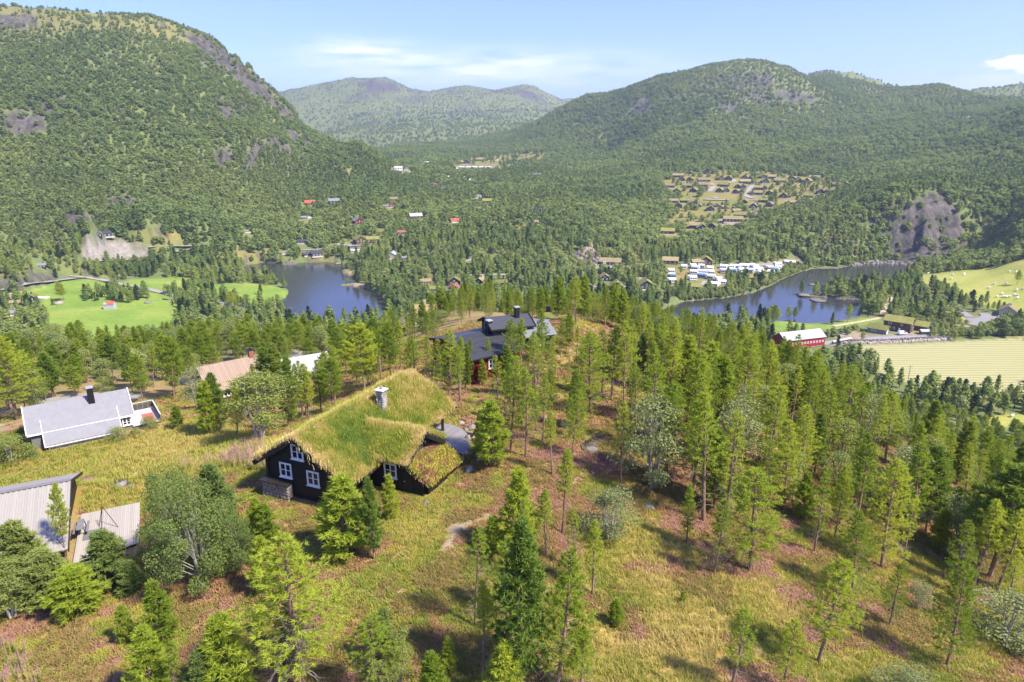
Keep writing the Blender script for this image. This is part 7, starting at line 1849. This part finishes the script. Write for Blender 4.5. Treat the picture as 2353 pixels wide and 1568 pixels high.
# low brush along the lake bank and road verges
bk = []
for poly, n in (([cH(0,385),cH(530,388),cH(520,410),cH(400,425),cH(30,455)], 260), ([cH(640,330),cH(830,240),cH(880,215),cH(900,235),cH(850,252),cH(700,322),cH(620,352),cH(570,345)], 300), ([cH(1700,700),cH(2353,690),cH(2353,600),cH(2200,590),cH(2050,640),cH(1870,690)], 420), ([cH(880,705),cH(1100,700),cH(1270,660),cH(1230,640)], 40),
                ([cD(1350,640),cD(2100,600),cD(2350,560),cD(2350,800),cD(1800,810),cD(1360,830)], 240), ([cH(1450,560),cH(1800,560),cH(1980,600),cH(1900,680),cH(1720,690),cH(1700,640)], 120)):
    P_ = np.array(poly); k = 0
    while k < n:
        u, v = ur.uniform(P_[:,0].min(), P_[:,0].max()), ur.uniform(P_[:,1].min(), P_[:,1].max())
        if polymask(np.array([u]), np.array([v]), poly, .5)[0] > .5:
            q = hit(u, v); k += 1
            if q[2] > .3: bk.append((*q, ur.uniform(1.6, 4.2), ur.uniform(.1, 1), ur.randint(0, 3), ur.uniform(1.2, 2.0)))
trees_stuff('bank_scrub', bk, MBc, [9, 9, 9])

# ------------------------------------------------------------------ small things in the valley
def sheep_mesh():
    b = MB(); V = []
    for i, (x, r) in enumerate(((-.62,.12),(-.5,.34),(-.1,.42),(.35,.40),(.6,.26),(.66,.12))):
        for a in range(8): V.append((x, math.cos(a*.785)*r, .68 + math.sin(a*.785)*r))
    F = [(i*8+j, i*8+(j+1)%8, (i+1)*8+(j+1)%8, (i+1)*8+j) for i in range(5) for j in range(8)] + [tuple(range(7,-1,-1)), tuple(range(40,48))]
    b.add(V, F); b.tube((.58,0,.86), (.95,0,.95), .14, .10, 6); [b.tube((x, y, 0), (x, y, .4), .05, .06, 5) for x in (-.42,.4) for y in (-.18,.18)]
    b.tube((.72,-.05,1.0), (.70,-.2,1.02), .04, .02, 4); b.tube((.72,.05,1.0), (.70,.2,1.02), .04, .02, 4)
    me = bpy.data.meshes.new('sheep'); me.from_pydata(b.v, [], b.f); me.materials.append(plain('sheep_wool', (.78,.75,.68), .95, .1, 4)); return me
SM = sheep_mesh(); k = 0
SHP = [('top edge', [(1705,272),(1780,262),(1870,280),(1950,283),(1948,272),(1790,330),(1860,310)]), ('middle', [(2150,345),(2235,340),(2115,372),(2305,380),(2170,430),(2205,410),(2215,433),(2232,434),(2242,430),(2255,431),(2110,452)]), ('right side', [(2300,390),(2310,421),(2290,420),(2308,440),(2345,378),(2255,260),(2300,265),(2270,1240)])]
for nm, L3 in SHP:
    for i, (x, y) in enumerate(sorted(L3)):
        P = hit(*cH(x, y)); o = link(bpy.data.objects.new('sheep', SM)); o.location = tuple(P); o.rotation_euler = (0,0,ur.uniform(0,6.28)); s = ur.uniform(1.15,1.5); o.scale = (s,s,s)
        tag(o, 'white sheep, %s from left at the %s of the pasture' % (ordw[i], nm), 'sheep', 'sheep grazing the right-hand pasture')
def pole(foot, top, label, arm=True, double=False):
    P, h = size_from(*top, *foot); t = thing('power_pole', label, 'pole', tuple(P)); W_ = plain('weathered_pole', (.33,.29,.25), .9, .2, 2)
    for x in ((-.7, .7) if double else (0,)): mb = MB(); mb.tube((x,0,-.5), (x,0,h), .16, .11, 8); mb.build('post', W_, t)
    mb = MB(); mb.box(-1.1, 1.1, -.06, .06, h-.5, h-.35); mb.build('crossarm', W_, t)
    for x in (-.95, 0, .95): mb = MB(); mb.tube((x,0,h-.35), (x,0,h-.12), .05, .05, 6); mb.build('insulator', GLASS, t)
pole(cA(1190,547), cA(1180,445), 'wooden power pole at the right edge of the bright green field')
pole(cA(1912,575), cA(1908,478), 'double wooden power pole beside the lakeside road', double=True)
pole(cA(2027,555), cA(2024,512), 'small single pole between lakeside road and lake')
pole(cH(1567,1010), cH(1583,890), 'leaning wooden pole at the lower side of the hay field')
pole(cD(1890,255), cD(1882,135), 'power pole right of the dark house above the rock cutting')
pole(cE(1325,830), cE(1322,765), 'pair of poles beside the pale winding track in mid valley', double=True)
pole(cF(1960,620), cF(1958,545), 'thin pole on the forest slope above the tan lakeside cabin')
# white van in the farmyard
P = hit(*cH(1530,683)); VN = thing('delivery_van', 'white van parked in the farmyard in front of the farmhouse', 'van', tuple(P+[0,0,.3]), R(12))
b = MB(); b.hexa([(-2.5,-.95,.35),(2.5,-.95,.35),(2.5,.95,.35),(-2.5,.95,.35)], [(-2.5,-.95,1.15),(2.45,-.95,1.05),(2.45,.95,1.05),(-2.5,.95,1.15)])
b.hexa([(-2.5,-.95,1.15),(1.6,-.95,1.15),(1.6,.95,1.15),(-2.5,.95,1.15)], [(-2.4,-.82,1.95),(.85,-.82,1.95),(.85,.82,1.95),(-2.4,.82,1.95)]); b.build('body', plain('van_white', (.8,.81,.82), .3, .03, 1, spec=.5), VN)
b = MB(); b.hexa([(-.0,-.955,1.2),(1.5,-.955,1.2),(1.5,-.94,1.2),(0,-.94,1.2)], [(0,-.86,1.8),(.9,-.86,1.8),(.9,-.845,1.8),(0,-.845,1.8)]); b.build('side_window', GLASS, VN)
b = MB(); b.hexa([(1.62,-.85,1.16),(1.66,-.85,1.16),(1.66,.85,1.16),(1.62,.85,1.16)], [(.9,-.75,1.9),(.94,-.75,1.9),(.94,.75,1.9),(.9,.75,1.9)]); b.build('windscreen', GLASS, VN)
for x in (-1.6, 1.6):
    for y in (-.9, .9): b = MB(); b.tube((x, y-.1, .34), (x, y+.1, .34), .34, .34, 12); w_ = b.build('wheel', BLACKM, VN); b = MB(); b.tube((x, y-.115, .34), (x, y+.115, .34), .17, .17, 8); b.build('rim', CAPM, w_)
for i in range(10):
    f = i/9; P = hit(*cH(1068 + 110*f, 746 - 22*f)); t = thing('waste_bin', 'grey waste bin with pale lid, %s from left in the roadside row' % ordw[i], 'bin', tuple(P+[0,0,.25]), R(15), 'bins in a row by the farm road')
    b = MB(); b.hexa([(-.6,-.5,.1),(.6,-.5,.1),(.6,.5,.1),(-.6,.5,.1)], [(-.75,-.6,1.25),(.75,-.6,1.25),(.75,.6,1.25),(-.75,.6,1.25)]); b.build('bin_body', GREYW, t)
    b = MB(); b.hexa([(-.8,-.65,1.255),(.8,-.65,1.255),(.8,.65,1.3),(-.8,.65,1.3)], [(-.75,-.5,1.36),(.75,-.5,1.36),(.75,.6,1.5),(-.75,.6,1.5)]); b.build('lid', CAPST, t)
# road bridge over the river
a, b_ = at(148, 620, z=9.0), at(203, 607.5, z=10.2); d = (b_ - a)[:2]; L = float(np.hypot(*d)); yw = math.atan2(d[1], d[0])
BR = thing('road_bridge', 'concrete road bridge with metal railings beside the rock cutting', 'bridge', tuple(a), yw); sl_ = (b_[2]-a[2])
b = MB(); b.hexa([(0,-2.8,-.9),(L,-2.8,-.9+sl_),(L,2.8,-.9+sl_),(0,2.8,-.9)], [(0,-2.8,-.1),(L,-2.8,-.1+sl_),(L,2.8,-.1+sl_),(0,2.8,-.1)]); b.build('deck', CONC, BR)
b = MB(); b.hexa([(-5,-2.6,-.098),(L,-2.6,-.098+sl_),(L,2.6,-.098+sl_),(-5,2.6,-.098)], [(-5,-2.6,.0),(L,-2.6,sl_),(L,2.6,sl_),(-5,2.6,0)]); b.build('roadway', m_road, BR)
for y in (-2.7, 2.7):
    for zz in (.45, .85): b = MB(); b.tube((0,y,zz-.0), (L,y,zz+sl_), .06, .06, 5); b.build('rail', GALV, BR)
    for i in range(9): x = L*i/8; b = MB(); b.box(x-.05, x+.05, y-.05, y+.05, -.1+sl_*i/8, .9+sl_*i/8); b.build('rail_post', GALV, BR)
for x in (.06*L, .92*L): b = MB(); b.hexa([(x-2.6,-2.9,-7),(x+2.6,-2.9,-7),(x+2.6,2.9,-7),(x-2.6,2.9,-7)], [(x-1.6,-2.7,-.9+sl_*x/L),(x+1.6,-2.7,-.9+sl_*x/L),(x+1.6,2.7,-.9+sl_*x/L),(x-1.6,2.7,-.9+sl_*x/L)]); b.build('pier', CONC, BR)
# white tarpaulin, jetty, round sign, pasture gate
P = hit(*cD(600,1165)); b = MB(); rs = np.random.RandomState(2); n = 9
V = [(i*1.5-6.5, j*1.2-1.8, .5 + .9*math.sin(i*.7+j)*(0 < i < n-1)*(0 < j < 3) + rs.uniform(0,.3)) for i in range(n) for j in range(4)]
F = [(i*4+j, (i+1)*4+j, (i+1)*4+j+1, i*4+j+1) for i in range(n-1) for j in range(3)]; lo = len(V); V += [(x, y, z-.9) for x, y, z in V]; F += [tuple(lo+q for q in f[::-1]) for f in F]
ring = [i*4 for i in range(n)] + [(n-1)*4+j for j in range(1,4)] + [i*4+3 for i in range(n-2,-1,-1)] + [2,1]; F += [(ring[i], lo+ring[i], lo+ring[(i+1)%len(ring)], ring[(i+1)%len(ring)]) for i in range(len(ring))]
b.add(V, F); o = b.build('tarpaulin', plain('white_tarpaulin', (.75,.74,.72), .6, .08, 2)); o.location = tuple(P); tag(o, 'crumpled white tarpaulin by the turf cabins at the green field', 'tarpaulin')
P = hit(*cF(905,1135)); JT = thing('jetty', 'small pale wooden jetty on the far shore of the left lake', 'jetty', (P[0], P[1]-1, .5), R(30))
for i in range(12): b = MB(); b.box(-4+i*.62, -4+i*.62+.55, -.9, .9, .0, .12); b.build('board', DECKP, JT)
for x in (-3.5, 2.5):
    for y in (-.8, .8): b = MB(); b.tube((x,y,-1.8), (x,y,0), .1, .1, 6); b.build('post', DECKP, JT)
P = hit(*cB(1857,226)); SG = thing('round_sign', 'white round sign standing before the long straw-roofed service building', 'sign', tuple(P), -math.atan2(P[0], P[1]))
b = MB(); b.tube((0,0,0), (0,0,1.9), .06, .06, 6); b.build('post', GALV, SG); b = MB(); b.tube((0,-.12,3.0), (0,-.02,3.0), 1.15, 1.15, 20); pnl = b.build('sign_face', WHITE, SG); b = MB(); b.tube((0,-.14,3.0), (0,-.121,3.0), .5, .5, 16); b.build('sign_centre', BLACKM, pnl)
P = hit(*cH(2192,515)); Q_ = hit(*cH(2262,520)); GT = thing('pasture_gate', 'long metal gate rails at the lower edge of the sheep pasture', 'gate', tuple(P), math.atan2(Q_[1]-P[1], Q_[0]-P[0])); L = float(np.hypot(*(Q_-P)[:2]))
for zz in (.7, 1.3, 1.9): b = MB(); b.tube((0,0,zz), (L,0,zz), .09, .09, 5); b.build('rail', GALV, GT)
for i in range(5): b = MB(); b.tube((L*i/4,0,-.3), (L*i/4,0,2.0), .09, .09, 6); b.build('post', GALV, GT)

# ------------------------------------------------------------------ air
m_hz, nt = newmat('haze_air'); t = NT(nt); pv_ = t.n('ShaderNodeVolumePrincipled'); pv_.inputs['Color'].default_value = (.72,.85,1.0,1); pv_.inputs['Density'].default_value = .00013; pv_.inputs['Anisotropy'].default_value = .25
o_ = t.n('ShaderNodeOutputMaterial'); t.l(pv_.outputs[0], o_.inputs[1])
b = MB(); b.box(-9700, 9700, -9700, 9700, -8, float(G.max()) + 60); hz_ = b.build('haze', m_hz); hz_['kind'] = 'stuff'
